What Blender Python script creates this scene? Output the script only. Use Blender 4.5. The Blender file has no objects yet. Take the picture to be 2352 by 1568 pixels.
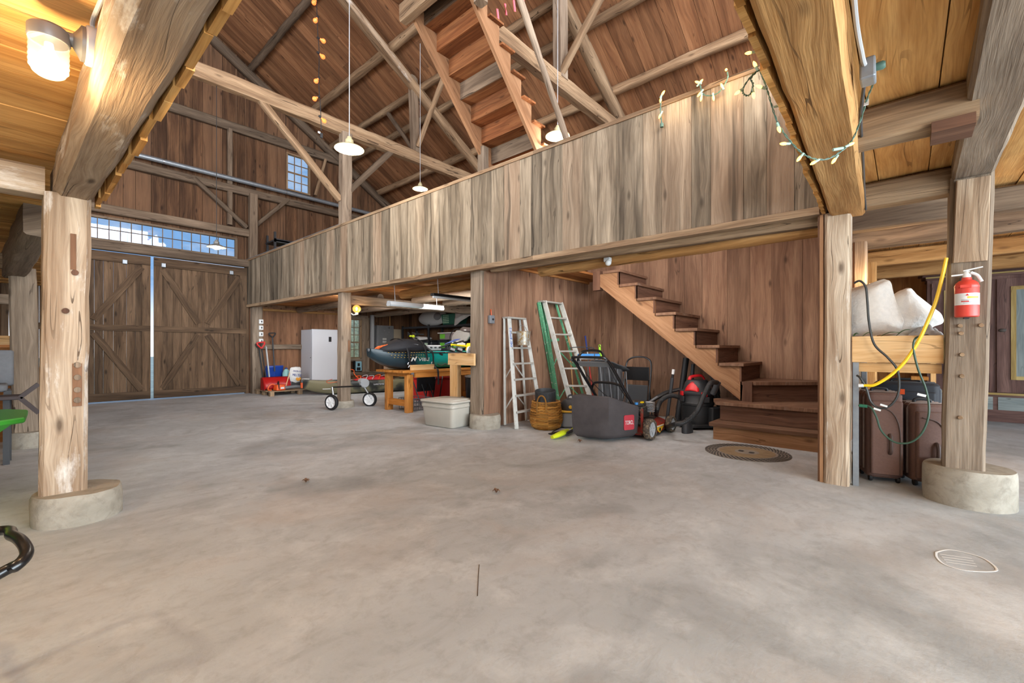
import bpy, math, random
from mathutils import Vector, Matrix, noise
C = bpy.context.scene
COL = C.collection
PI = math.pi
V = Vector
R = math.radians
# ---------------------------------------------------------------- camera, sky, lights, exposure
CAM_H = 1.25
FPX = 1011.0
YAW = math.atan(1131.0 / FPX)
cam = bpy.data.objects.new('camera', bpy.data.cameras.new('camera'))
COL.objects.link(cam)
cam.data.sensor_width = 36.0
cam.data.lens = FPX / 2352 * 36.0
cam.data.shift_y = 16.0 / 2352
cam.data.clip_start = 0.05
cam.location = (0, 0, CAM_H)
cam.rotation_euler = (PI / 2, 0, -YAW)
C.camera = cam
C.view_settings.view_transform = 'Standard'
C.view_settings.look = 'None'
C.view_settings.gamma = 1
C.view_settings.use_curve_mapping = False
C.view_settings.exposure = 0.68
C.cycles.max_bounces = 5
C.cycles.diffuse_bounces = 3
C.cycles.glossy_bounces = 2
C.cycles.transmission_bounces = 4
C.cycles.transparent_max_bounces = 6
C.cycles.caustics_reflective = False
C.cycles.caustics_refractive = False
C.cycles.use_denoising = True
C.cycles.use_adaptive_sampling = True
C.cycles.adaptive_threshold = 0.12
C.cycles.sample_clamp_indirect = 6.0


def s2l(c):
    """sRGB 0-255 triple to linear rgba"""
    o = []
    for x in c:
        x /= 255.0
        o.append(x / 12.92 if x <= 0.04045 else ((x + 0.055) / 1.055) ** 2.4)
    return (o[0], o[1], o[2], 1.0)


def make_world():
    w = bpy.data.worlds.new('sky')
    C.world = w
    w.use_nodes = True
    t = w.node_tree
    N = t.nodes
    L = t.links
    bg = N['Background']
    tc = N.new('ShaderNodeTexCoord')
    mp = N.new('ShaderNodeMapping')
    mp.inputs['Scale'].default_value = (1, 1, 2.6)
    mp.inputs['Location'].default_value = (3.3, 1.7, 0.4)
    L.new(tc.outputs['Generated'], mp.inputs['Vector'])
    n = N.new('ShaderNodeTexNoise')
    n.inputs['Scale'].default_value = 4.5
    n.inputs['Detail'].default_value = 7
    n.inputs['Roughness'].default_value = 0.55
    L.new(mp.outputs['Vector'], n.inputs['Vector'])
    r = N.new('ShaderNodeValToRGB')
    e = r.color_ramp.elements
    e[0].position = 0.46
    e[0].color = (0.27, 0.52, 0.92, 1)
    e[1].position = 0.66
    e[1].color = (1.0, 1.0, 1.02, 1)
    L.new(n.outputs['Fac'], r.inputs['Fac'])
    sx = N.new('ShaderNodeSeparateXYZ')
    L.new(tc.outputs['Generated'], sx.inputs[0])
    ab = N.new('ShaderNodeMath')
    ab.operation = 'ABSOLUTE'
    L.new(sx.outputs[2], ab.inputs[0])
    hr = N.new('ShaderNodeMapRange')
    hr.inputs['From Min'].default_value = 0.02
    hr.inputs['From Max'].default_value = 0.12
    hr.inputs['To Min'].default_value = 1.0
    hr.inputs['To Max'].default_value = 0.0
    L.new(ab.outputs[0], hr.inputs['Value'])
    mh = N.new('ShaderNodeMix')
    mh.data_type = 'RGBA'
    L.new(hr.outputs[0], mh.inputs['Factor'])
    L.new(r.outputs['Color'], mh.inputs['A'])
    mh.inputs['B'].default_value = (1.5, 1.55, 1.6, 1)
    L.new(mh.outputs['Result'], bg.inputs['Color'])
    bg.inputs['Strength'].default_value = 0.58


make_world()


def area(name, loc, aim, size, size_y, power, col=(1, 1, 1), spread=180):
    d = bpy.data.lights.new(name, 'AREA')
    d.shape = 'RECTANGLE'
    d.size = size
    d.size_y = size_y
    d.energy = power
    d.color = col
    d.spread = R(spread)
    o = bpy.data.objects.new(name, d)
    o.location = loc
    o.rotation_euler = (V(aim) - V(loc)).to_track_quat('-Z', 'Y').to_euler()
    COL.objects.link(o)
    return o


# daylight through the wide open doorway behind the camera; the gable and side panels are added fill
area('doorway_daylight', (1.2, -4.2, 1.6), (3.0, 4.0, 1.0), 6.0, 3.0, 320, (0.8, 0.92, 1.0))
area('yard_daylight', (3.0, -15.0, 1.7), (3.0, 4.0, 1.4), 14.0, 3.0, 1500, (0.8, 0.92, 1.0))
area('gable_fill', (2.2, -3.8, 6.2), (4.5, 7.0, 5.0), 7.0, 4.5, 900, (0.96, 0.97, 1.0))
area('side_fill', (-4.0, 5.5, 5.2), (5.0, 6.0, 4.5), 8.0, 4.0, 560, (0.92, 0.96, 1.0))
# added fill panels, no fixtures there, lifting the stair nook, storage bays and aisle
area('nook_fill', (5.62, 2.7, 2.5), (7.9, 2.7, 1.0), 3.4, 0.3, 30, (1.0, 0.96, 0.92))
area('storage_fill', (5.9, 6.9, 2.12), (8.5, 7.9, 0.8), 3.0, 0.25, 36, (1.0, 0.96, 0.92))
area('aisle_fill', (5.7, -1.7, 2.4), (9.5, -0.4, 0.9), 0.3, 1.6, 22, (1.0, 0.95, 0.9))
area('storage_end_fill', (6.1, 10.2, 2.42), (6.1, 13.6, 0.9), 2.0, 0.25, 26, (1.0, 0.96, 0.92))


def lamp(name, loc, power, col=(1, 0.72, 0.42), r=0.04):
    d = bpy.data.lights.new(name, 'POINT')
    d.energy = power
    d.color = col
    d.shadow_soft_size = r
    o = bpy.data.objects.new(name, d)
    o.location = loc
    COL.objects.link(o)
    return o


# ---------------------------------------------------------------- photo point -> place (used once, to measure)
FV = (math.sin(YAW), math.cos(YAW))
RV = (math.cos(YAW), -math.sin(YAW))


def _ray(px, py):
    u = (px - 1176.0) / FPX
    v = (800.0 - py) / FPX
    return (FV[0] + u * RV[0], FV[1] + u * RV[1], v)


def fl(px, py, z=0.0):
    d = _ray(px, py)
    t = (z - CAM_H) / d[2]
    return V((d[0] * t, d[1] * t, z))


def pX(px, py, X):
    d = _ray(px, py)
    t = X / d[0]
    return V((X, d[1] * t, CAM_H + d[2] * t))


def pY(px, py, Y):
    d = _ray(px, py)
    t = Y / d[1]
    return V((d[0] * t, Y, CAM_H + d[2] * t))


def pD(px, py, D):
    d = _ray(px, py)
    return V((d[0] * D, d[1] * D, CAM_H + d[2] * D))


# ---------------------------------------------------------------- mesh collector
rng = random.Random(7)
OFFS = {}          # where a part's own coordinates start


class MB:
    def __init__(s):
        s.v = []
        s.f = []
        s.uv = []
        s.tone = []
        s.mi = []
        s.cur = 0

    def face(s, idx, uvs, tone):
        s.f.append(tuple(idx))
        s.uv.extend(uvs)
        s.tone.append(tone)
        s.mi.append(s.cur)

    def hexa(s, p, axis=2, tone=None, off=None):
        """p: 8 corners ordered by bits x + 2y + 4z of a box; axis = grain"""
        tone = rng.random() if tone is None else tone
        off = (rng.uniform(0, 50), rng.uniform(0, 50)) if off is None else off
        b = len(s.v)
        p = [V(q) for q in p]
        s.v.extend(p)
        dims = [(p[1] - p[0]).length, (p[2] - p[0]).length, (p[4] - p[0]).length]
        quads = [((0, 4, 6, 2), 0), ((1, 3, 7, 5), 0), ((0, 1, 5, 4), 1), ((2, 6, 7, 3), 1), ((0, 2, 3, 1), 2), ((4, 5, 7, 6), 2)]
        for q, nx in quads:
            uvs = []
            axs = [a for a in (0, 1, 2) if a != nx]
            if axis in axs:
                va = axis
                ua = [a for a in axs if a != axis][0]
            else:
                ua, va = axs
            for i in q:
                uvs.append((off[0] + ((i >> ua) & 1) * dims[ua] + nx * 0.37, off[1] + ((i >> va) & 1) * dims[va]))
            s.face([b + i for i in q], uvs, tone)
        return s

    def box(s, c, d, axis=None, rot=None, tone=None):
        """c centre, d full size"""
        if axis is None:
            axis = max(range(3), key=lambda i: d[i])
        h = [x / 2 for x in d]
        pts = [V(((1 if i & 1 else -1) * h[0], (1 if i & 2 else -1) * h[1], (1 if i & 4 else -1) * h[2])) for i in range(8)]
        if rot is not None:
            pts = [rot @ q for q in pts]
        return s.hexa([q + V(c) for q in pts], axis, tone)

    def box2(s, a, b, axis=None, tone=None):
        a = V(a)
        b = V(b)
        return s.box((a + b) / 2, [abs(b[i] - a[i]) for i in range(3)], axis, None, tone)

    def bar(s, p0, p1, w, h, up=(0, 0, 1), tone=None):
        """square bar between two points; w sideways, h along 'up'"""
        p0 = V(p0)
        p1 = V(p1)
        d = (p1 - p0).normalized()
        up = V(up)
        if abs(d.dot(up)) > 0.99:
            up = V((0, 1, 0))
        side = d.cross(up).normalized()
        u = side.cross(d).normalized()
        pts = []
        for i in range(8):
            e = p1 if i & 1 else p0
            pts.append(e + side * (w / 2 if i & 2 else -w / 2) + u * (-h / 2 if i & 4 else h / 2))
        return s.hexa(pts, 0, tone)

    def loft(s, rings, caps=True, closed=True, tone=None, uvs=1.0):
        """rings: list of equal-length point lists, joined by quads"""
        tone = rng.random() if tone is None else tone
        o = (rng.uniform(0, 50), rng.uniform(0, 50))
        b = len(s.v)
        n = len(rings[0])
        for r in rings:
            s.v.extend([V(q) for q in r])
        vv = [0.0]
        for k in range(1, len(rings)):
            vv.append(vv[-1] + (V(rings[k][0]) - V(rings[k - 1][0])).length * uvs)
        big = max(rings, key=lambda r: (V(r[0]) - V(r[len(r) // 2])).length)
        uu = [0.0]
        for i in range(1, n + 1):
            uu.append(uu[-1] + (V(big[i % n]) - V(big[i - 1])).length * uvs)
        m = n if closed else n - 1
        for k in range(len(rings) - 1):
            for i in range(m):
                j = (i + 1) % n
                s.face([b + k * n + i, b + k * n + j, b + (k + 1) * n + j, b + (k + 1) * n + i],
                       [(o[0] + uu[i], o[1] + vv[k]), (o[0] + uu[i + 1], o[1] + vv[k]), (o[0] + uu[i + 1], o[1] + vv[k + 1]), (o[0] + uu[i], o[1] + vv[k + 1])], tone)
        if caps:
            for k, rev in ((0, True), (len(rings) - 1, False)):
                idx = [b + k * n + i for i in range(n)]
                pts = [V(rings[k][i]) for i in range(n)]
                c = sum(pts, V()) / n
                ax = pts[0] - c
                if ax.length < 1e-6:
                    continue
                ax.normalize()
                nr = (pts[0] - c).cross(pts[n // 3] - c)
                if nr.length < 1e-9:
                    continue
                ay = nr.normalized().cross(ax)
                uvp = [(o[0] + (q - c).dot(ax), o[1] + (q - c).dot(ay)) for q in pts]
                if rev:
                    idx = idx[::-1]
                    uvp = uvp[::-1]
                s.face(idx, uvp, tone)
        return s

    def tube(s, pts, r, n=8, caps=True, tone=None, flat=None):
        """round tube along points; r number or list; flat=(a,b) scales the section"""
        pts = [V(p) for p in pts]
        m = len(pts)
        rr = r if isinstance(r, (list, tuple)) else [r] * m
        t0 = (pts[1] - pts[0]).normalized()
        ref = V((0, 0, 1)) if abs(t0.z) < 0.9 else V((1, 0, 0))
        nx = t0.cross(ref).normalized()
        rings = []
        for k in range(m):
            if k == 0:
                t = pts[1] - pts[0]
            elif k == m - 1:
                t = pts[-1] - pts[-2]
            else:
                t = (pts[k + 1] - pts[k]).normalized() + (pts[k] - pts[k - 1]).normalized()
            if t.length < 1e-9:
                t = t0
            t = t.normalized()
            nx = nx - t * nx.dot(t)
            if nx.length < 1e-6:
                nx = t.orthogonal()
            nx.normalize()
            ny = t.cross(nx)
            fa, fb = flat or (1, 1)
            rings.append([pts[k] + (nx * math.cos(2 * PI * i / n) * fa + ny * math.sin(2 * PI * i / n) * fb) * rr[k] for i in range(n)])
        return s.loft(rings, caps, True, tone)

    def lathe(s, prof, c=(0, 0, 0), n=24, rot=None, tone=None, caps=True, sx=1, sy=1):
        """prof: (radius, height) pairs turned about +Z, moved to c"""
        rings = []
        for r, h in prof:
            ring = [V((max(r, 1e-4) * math.cos(2 * PI * i / n) * sx, max(r, 1e-4) * math.sin(2 * PI * i / n) * sy, h)) for i in range(n)]
            if rot is not None:
                ring = [rot @ q for q in ring]
            rings.append([q + V(c) for q in ring])
        return s.loft(rings, caps, True, tone)

    def prism(s, poly, vec, tone=None):
        """flat polygon pushed along vec"""
        a = [V(p) for p in poly]
        return s.loft([a, [p + V(vec) for p in a]], True, True, tone)

    def plate(s, poly, vec, gdir, tone=None):
        """flat board cut to any outline, pushed along vec; grain runs along gdir"""
        tone = rng.random() if tone is None else tone
        o = (rng.uniform(0, 50), rng.uniform(0, 50))
        P = [V(p) for p in poly]
        vec = V(vec)
        g = V(gdir).normalized()
        c = vec.normalized().cross(g)
        n = len(P)
        b = len(s.v)
        s.v.extend(P + [p + vec for p in P])
        nrm = V((0, 0, 0))
        for i in range(n):
            nrm += P[i].cross(P[(i + 1) % n])
        fwd = nrm.dot(vec) > 0
        uv_ = lambda q: (o[0] + q.dot(c), o[1] + q.dot(g))
        idx = list(range(n))
        lo = idx[::-1] if fwd else idx
        s.face([b + i for i in lo], [uv_(P[i]) for i in lo], tone)
        hi = idx if fwd else idx[::-1]
        s.face([b + n + i for i in hi], [uv_(P[i]) for i in hi], tone)
        for i in range(n):
            j = (i + 1) % n
            q = [b + i, b + j, b + n + j, b + n + i]
            uvs = [(o[0] + .3, o[1] + P[i].dot(g)), (o[0] + .3, o[1] + P[j].dot(g)), (o[0] + .3 + vec.length, o[1] + P[j].dot(g)), (o[0] + .3 + vec.length, o[1] + P[i].dot(g))]
            if not fwd:
                q, uvs = q[::-1], uvs[::-1]
            s.face(q, uvs, tone)
        return s

    def sheet(s, grid, tone=None, thick=None):
        """grid of points [rows][cols] as one surface"""
        tone = rng.random() if tone is None else tone
        o = (rng.uniform(0, 50), rng.uniform(0, 50))
        b = len(s.v)
        m = len(grid[0])
        us = [0.0]
        for i in range(1, m):
            us.append(us[-1] + (V(grid[0][i]) - V(grid[0][i - 1])).length)
        vs = [0.0]
        for k in range(1, len(grid)):
            vs.append(vs[-1] + (V(grid[k][0]) - V(grid[k - 1][0])).length)
        for row in grid:
            s.v.extend([V(q) for q in row])
        for k in range(len(grid) - 1):
            for i in range(m - 1):
                s.face([b + k * m + i, b + k * m + i + 1, b + (k + 1) * m + i + 1, b + (k + 1) * m + i],
                       [(o[0] + us[i], o[1] + vs[k]), (o[0] + us[i + 1], o[1] + vs[k]), (o[0] + us[i + 1], o[1] + vs[k + 1]), (o[0] + us[i], o[1] + vs[k + 1])], tone)
        return s

    def ball(s, c, r, n=16, m=10, rot=None, tone=None):
        """ellipsoid; r number or triple"""
        rx, ry, rz = r if isinstance(r, (list, tuple)) else (r, r, r)
        rings = []
        for k in range(m + 1):
            a = -PI / 2 + PI * k / m
            a = max(-PI / 2 + 0.02, min(PI / 2 - 0.02, a))
            ring = [V((rx * math.cos(a) * math.cos(2 * PI * i / n), ry * math.cos(a) * math.sin(2 * PI * i / n), rz * math.sin(a))) for i in range(n)]
            if rot is not None:
                ring = [rot @ q for q in ring]
            rings.append([q + V(c) for q in ring])
        return s.loft(rings, True, True, tone)

    def build(s, name, mat, parent=None, world=True, smooth=35, bevel=0, seg=1, solid=0, sub=0):
        me = bpy.data.meshes.new(name)
        off = V((0, 0, 0))
        if parent is not None and world:
            off = OFFS.get(parent.name, None)
            off = V(off) if off is not None else V(parent.location)
        me.from_pydata([tuple(p - off) for p in s.v], [], s.f)
        uvl = me.uv_layers.new(name='UVMap')
        flat = []
        for u in s.uv:
            flat.extend(u)
        uvl.data.foreach_set('uv', flat)
        at = me.attributes.new('tone', 'FLOAT', 'FACE')
        at.data.foreach_set('value', s.tone)
        mats = mat if isinstance(mat, (list, tuple)) else [mat]
        for m_ in mats:
            me.materials.append(m_)
        if len(mats) > 1:
            me.polygons.foreach_set('material_index', s.mi)
        if smooth:
            me.polygons.foreach_set('use_smooth', [True] * len(me.polygons))
            me.set_sharp_from_angle(angle=R(smooth))
        me.update()
        o = bpy.data.objects.new(name, me)
        COL.objects.link(o)
        if parent is not None:
            o.parent = parent
            OFFS[o.name] = off if world else V((0, 0, 0))
        if sub:
            md = o.modifiers.new('sub', 'SUBSURF')
            md.levels = sub
            md.render_levels = sub
        if solid:
            md = o.modifiers.new('solid', 'SOLIDIFY')
            md.thickness = solid
        if bevel:
            md = o.modifiers.new('bevel', 'BEVEL')
            md.width = bevel
            md.segments = seg
            md.limit_method = 'ANGLE'
            md.angle_limit = R(40)
        return o


def tag(o, label, cat, group=None, kind=None):
    o['label'] = label
    o['category'] = cat
    if group:
        o['group'] = group
    if kind:
        o['kind'] = kind
    return o


def struct(o):
    o['kind'] = 'structure'
    return o


def thing(name, label, cat, loc=(0, 0, 0), rotz=0, group=None):
    o = bpy.data.objects.new(name, None)
    o.empty_display_size = 0.1
    COL.objects.link(o)
    o.location = loc
    o.rotation_euler = (0, 0, rotz)
    return tag(o, label, cat, group)


def copy_tree(o, parent=None):
    c = o.copy()
    COL.objects.link(c)
    if parent is not None:
        c.parent = parent
    for ch in [q for q in bpy.data.objects if q.parent == o]:
        copy_tree(ch, c)
    return c


def rotm(axis, ang):
    return Matrix.Rotation(ang, 3, axis)


def hewn(mb, p0, p1, w, h, jit=0.008, ch=0.02, up=(0, 0, 1), step=0.18, bow=(0, 0), taper=1.0, rnd=0, tone=None):
    """a hand-hewn timber (or a log when rnd>0) between two points, with a wavy surface"""
    p0 = V(p0)
    p1 = V(p1)
    L = (p1 - p0).length
    d = (p1 - p0).normalized()
    up = V(up)
    if abs(d.dot(up)) > 0.95:
        up = V((0, 1, 0))
    side = d.cross(up).normalized()
    u = side.cross(d).normalized()
    if rnd:
        prof = [(math.cos(2 * PI * i / rnd) * w / 2, math.sin(2 * PI * i / rnd) * h / 2) for i in range(rnd)]
    else:
        a = w / 2
        b = h / 2
        c = min(ch, a * 0.6, b * 0.6)
        prof = [(-a + c, -b), (0, -b), (a - c, -b), (a, -b + c), (a, 0), (a, b - c), (a - c, b), (0, b), (-a + c, b), (-a, b - c), (-a, 0), (-a, -b + c)]
    n = max(2, int(L / step))
    sd = rng.uniform(0, 90)
    rings = []
    for k in range(n + 1):
        t = k / n
        c0 = p0 + d * (L * t) + side * (bow[0] * math.sin(PI * t)) + u * (bow[1] * math.sin(PI * t))
        sc = 1 + (taper - 1) * t
        ring = []
        for i, (x, y) in enumerate(prof):
            q = c0 + side * x * sc + u * y * sc
            nz = noise.noise(V((x * 4 + sd, y * 4, L * t * 2.2))) + 0.6 * noise.noise(V((x * 9 + sd + 7, y * 9, L * t * 6.0)))
            rad = (side * x + u * y)
            rad = rad.normalized() if rad.length > 1e-6 else side
            if 0 < k < n:
                q = q + rad * (nz * jit)
            else:
                q = q + rad * (nz * jit * 0.6)
            ring.append(q)
        rings.append(ring)
    return mb.loft(rings, True, True, tone)


# ---------------------------------------------------------------- materials
M = {}


def newmat(name):
    m = bpy.data.materials.new(name)
    m.use_nodes = True
    t = m.node_tree
    return m, t.nodes, t.links, t.nodes['Principled BSDF']


def flat(name, c, rough=0.5, metal=0.0, spec=0.5, alpha=None, var=0.0, scale=6.0, bump=0.0, trans=0.0, wear=None, wearamt=0.5):
    """plain surface with an optional mottled variation and worn patches"""
    m, N, L, b = newmat(name)
    col = s2l(c)
    b.inputs['Roughness'].default_value = rough
    b.inputs['Metallic'].default_value = metal
    b.inputs['Specular IOR Level'].default_value = spec
    b.inputs['Base Color'].default_value = col
    if trans:
        b.inputs['Transmission Weight'].default_value = trans
    if var or wear or bump:
        tc = N.new('ShaderNodeTexCoord')
        n = N.new('ShaderNodeTexNoise')
        n.inputs['Scale'].default_value = scale
        n.inputs['Detail'].default_value = 6
        n.inputs['Roughness'].default_value = 0.6
        L.new(tc.outputs['Object'], n.inputs['Vector'])
        last = None
        if var:
            r = N.new('ShaderNodeValToRGB')
            r.color_ramp.elements[0].position = 0.3
            r.color_ramp.elements[1].position = 0.7
            r.color_ramp.elements[0].color = tuple(x * (1 - var) for x in col[:3]) + (1,)
            r.color_ramp.elements[1].color = tuple(min(1, x * (1 + var)) for x in col[:3]) + (1,)
            L.new(n.outputs['Fac'], r.inputs['Fac'])
            last = r.outputs['Color']
        if wear:
            n2 = N.new('ShaderNodeTexNoise')
            n2.inputs['Scale'].default_value = scale * 2.3
            n2.inputs['Detail'].default_value = 8
            n2.inputs['Roughness'].default_value = 0.7
            L.new(tc.outputs['Object'], n2.inputs['Vector'])
            r2 = N.new('ShaderNodeValToRGB')
            r2.color_ramp.elements[0].position = 0.62 - wearamt * 0.22
            r2.color_ramp.elements[1].position = 0.66 - wearamt * 0.2
            L.new(n2.outputs['Fac'], r2.inputs['Fac'])
            mx = N.new('ShaderNodeMix')
            mx.data_type = 'RGBA'
            L.new(r2.outputs['Color'], mx.inputs['Factor'])
            if last:
                L.new(last, mx.inputs['A'])
            else:
                mx.inputs['A'].default_value = col
            mx.inputs['B'].default_value = s2l(wear)
            last = mx.outputs['Result']
        if last:
            L.new(last, b.inputs['Base Color'])
        if bump:
            bp = N.new('ShaderNodeBump')
            bp.inputs['Strength'].default_value = bump
            bp.inputs['Distance'].default_value = 0.01
            L.new(n.outputs['Fac'], bp.inputs['Height'])
            L.new(bp.outputs['Normal'], b.inputs['Normal'])
    M[name] = m
    return m


def emit(name, c, strength):
    m, N, L, b = newmat(name)
    b.inputs['Base Color'].default_value = s2l(c)
    b.inputs['Emission Color'].default_value = s2l(c)
    b.inputs['Emission Strength'].default_value = strength
    M[name] = m
    return m


def wood(name, dark, mid, light, tonevar=0.5, knots=0.6, rough=0.8, bump=0.35, fine=1.0, wash=None, washamt=0.4, alt=None, streak=0.0, cracks=0.5):
    """weathered boards: grain runs along V of the uv map, 'tone' differs board by board"""
    m, N, L, b = newmat(name)

    def math_(op, a, c=None, val=None):
        q = N.new('ShaderNodeMath')
        q.operation = op
        for i, x in enumerate((a, c)):
            if x is None:
                continue
            if isinstance(x, (int, float)):
                q.inputs[i].default_value = x
            else:
                L.new(x, q.inputs[i])
        return q.outputs[0]

    def mix(f, a, c, mode='MIX'):
        q = N.new('ShaderNodeMix')
        q.data_type = 'RGBA'
        q.blend_type = mode
        for k, x in (('Factor', f), ('A', a), ('B', c)):
            if isinstance(x, (int, float)):
                q.inputs[k].default_value = x
            elif isinstance(x, tuple):
                q.inputs[k].default_value = x
            else:
                L.new(x, q.inputs[k])
        return q.outputs['Result']

    def nz(vec, scale, detail=4, rough_=0.55, dist=0.0):
        q = N.new('ShaderNodeTexNoise')
        q.inputs['Scale'].default_value = scale
        q.inputs['Detail'].default_value = detail
        q.inputs['Roughness'].default_value = rough_
        q.inputs['Distortion'].default_value = dist
        L.new(vec, q.inputs['Vector'])
        return q.outputs['Fac']

    def ramp(f, p0, p1, c0=(0, 0, 0, 1), c1=(1, 1, 1, 1)):
        q = N.new('ShaderNodeValToRGB')
        q.color_ramp.elements[0].position = p0
        q.color_ramp.elements[1].position = p1
        q.color_ramp.elements[0].color = c0
        q.color_ramp.elements[1].color = c1
        L.new(f, q.inputs['Fac'])
        return q.outputs['Color']

    def mapv(vec, sc):
        q = N.new('ShaderNodeMapping')
        q.inputs['Scale'].default_value = sc
        L.new(vec, q.inputs['Vector'])
        return q.outputs['Vector']

    uv = N.new('ShaderNodeUVMap').outputs['UV']
    at = N.new('ShaderNodeAttribute')
    at.attribute_name = 'tone'
    tone = at.outputs['Fac']
    # knots bend the grain
    vo = N.new('ShaderNodeTexVoronoi')
    vo.inputs['Scale'].default_value = 1.0
    vo.voronoi_dimensions = '2D'
    L.new(mapv(uv, (3.4, 1.25, 1)), vo.inputs['Vector'])
    kd = vo.outputs['Distance']
    bend = math_('MULTIPLY', ramp(kd, 0.0, 0.32, (1, 1, 1, 1), (0, 0, 0, 1)), 0.035)
    sep = N.new('ShaderNodeSeparateXYZ')
    L.new(uv, sep.inputs[0])
    comb = N.new('ShaderNodeCombineXYZ')
    lowbend = math_('MULTIPLY', nz(mapv(uv, (1.6, 0.8, 1)), 1.0, 2), 0.07)
    L.new(math_('ADD', math_('ADD', sep.outputs[0], bend), lowbend), comb.inputs[0])
    L.new(sep.outputs[1], comb.inputs[1])
    guv = comb.outputs[0]
    g1 = nz(mapv(guv, (26 * fine, 1.1, 1)), 1.0, 5, 0.62)
    g2 = nz(mapv(guv, (95 * fine, 3.0, 1)), 1.0, 3, 0.6)
    g3 = nz(mapv(guv, (6, 0.55, 1)), 1.0, 4, 0.6, 0.4)
    base = mix(ramp(g1, 0.3, 0.7), s2l(dark), s2l(mid))
    base = mix(ramp(g3, 0.42, 0.72), base, s2l(light))
    base = mix(math_('MULTIPLY', ramp(g2, 0.42, 0.7), 0.5), base, s2l(dark))
    cr = nz(mapv(guv, (7.5, 0.42, 1)), 1.0, 2, 0.5, 0.15)
    crk = math_('LESS_THAN', math_('ABSOLUTE', math_('SUBTRACT', cr, 0.5)), 0.0055)
    crk = math_('MULTIPLY', crk, ramp(nz(mapv(uv, (2.3, 0.7, 1)), 1.0, 2), 0.5, 0.56))
    base = mix(math_('MULTIPLY', crk, cracks), base, tuple(x * 0.35 for x in s2l(dark)[:3]) + (1,))
    if alt:
        base = mix(ramp(tone, 0.55, 0.95), base, s2l(alt), 'MIX') if False else mix(math_('MULTIPLY', ramp(tone, 0.62, 0.8), 0.55), base, s2l(alt))
    if wash:
        wn = nz(mapv(uv, (5, 1.3, 1)), 1.0, 7, 0.68)
        base = mix(math_('MULTIPLY', ramp(wn, 0.62 - washamt * 0.3, 0.74 - washamt * 0.25), 0.8), base, s2l(wash))
    if streak:
        sn = nz(mapv(guv, (9, 0.35, 1)), 1.0, 3, 0.55)
        base = mix(math_('MULTIPLY', ramp(sn, 0.55, 0.7), streak), base, tuple(x * 0.45 for x in s2l(dark)[:3]) + (1,))
    if knots:
        kn = ramp(kd, 0.03, 0.1, (1, 1, 1, 1), (0, 0, 0, 1))
        sc_ = N.new('ShaderNodeSeparateColor')
        L.new(vo.outputs['Color'], sc_.inputs[0])
        kn = math_('MULTIPLY', kn, ramp(sc_.outputs[0], 0.6, 0.66))
        base = mix(math_('MULTIPLY', kn, knots), base, tuple(x * 0.4 for x in s2l(dark)[:3]) + (1,))
    tv = math_('ADD', math_('MULTIPLY', tone, tonevar), 1 - tonevar * 0.5)
    vm = N.new('ShaderNodeVectorMath')
    vm.operation = 'SCALE'
    L.new(base, vm.inputs[0])
    L.new(tv, vm.inputs['Scale'])
    L.new(vm.outputs[0], b.inputs['Base Color'])
    b.inputs['Roughness'].default_value = rough
    b.inputs['Specular IOR Level'].default_value = 0.25
    if bump:
        bp = N.new('ShaderNodeBump')
        bp.inputs['Strength'].default_value = bump
        bp.inputs['Distance'].default_value = 0.008
        L.new(math_('ADD', g1, math_('MULTIPLY', g2, 0.6)), bp.inputs['Height'])
        L.new(bp.outputs['Normal'], b.inputs['Normal'])
    M[name] = m
    return m


wood('gable_boards', (70, 49, 36), (111, 79, 55), (138, 101, 72), 0.7, 0.8, alt=(106, 80, 60), streak=0.6)
wood('door_boards', (60, 46, 34), (100, 77, 56), (124, 99, 76), 0.55, 0.8)
wood('roof_boards', (104, 70, 48), (148, 102, 68), (166, 120, 84), 0.6, 0.8, streak=0.35)
wood('brown_boards', (106, 78, 62), (148, 112, 88), (168, 132, 106), 0.4, 0.8)
wood('storage_boards', (108, 76, 56), (150, 108, 78), (168, 124, 94), 0.5, 0.8)
wood('grey_boards', (92, 80, 66), (150, 133, 111), (184, 167, 143), 0.85, 0.6, alt=(122, 98, 78), streak=0.75, bump=0.6)
wood('pale_post', (124, 98, 76), (172, 148, 122), (200, 180, 156), 0.25, 0.8, wash=(228, 222, 214), washamt=0.2, bump=0.6, cracks=0.85)
wood('light_post', (146, 118, 94), (210, 186, 158), (230, 212, 188), 0.25, 0.8, wash=(232, 226, 216), washamt=0.1, bump=0.6, cracks=0.85)
wood('grey_post', (100, 84, 70), (148, 130, 111), (172, 154, 134), 0.35, 0.55, bump=0.5, cracks=0.85)
wood('beam_wood', (104, 82, 62), (158, 128, 98), (184, 156, 124), 0.45, 0.55, bump=0.5, cracks=0.85)
wood('dark_beam', (80, 66, 54), (122, 104, 86), (146, 126, 106), 0.45, 0.5, bump=0.5, cracks=0.85)
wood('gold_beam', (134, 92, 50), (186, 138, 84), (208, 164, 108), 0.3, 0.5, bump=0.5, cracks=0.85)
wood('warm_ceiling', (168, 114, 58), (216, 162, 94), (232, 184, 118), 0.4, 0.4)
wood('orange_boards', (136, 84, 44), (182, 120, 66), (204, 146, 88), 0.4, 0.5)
wood('stair_side', (126, 88, 60), (162, 120, 86), (180, 138, 102), 0.2, 0.7)
wood('stair_under', (104, 60, 34), (156, 98, 58), (180, 124, 80), 0.7, 0.6, streak=0.5)
wood('stair_dark', (80, 54, 42), (110, 78, 60), (128, 94, 74), 0.4, 0.3)
wood('stair_tread', (94, 66, 50), (128, 94, 72), (142, 110, 88), 0.3, 0.3, wash=(140, 126, 112), washamt=0.12)
wood('pine', (196, 146, 90), (226, 184, 130), (238, 204, 156), 0.2, 0.6)
wood('orange_pine', (158, 94, 34), (204, 132, 58), (222, 156, 84), 0.2, 0.7, rough=0.45)
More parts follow.
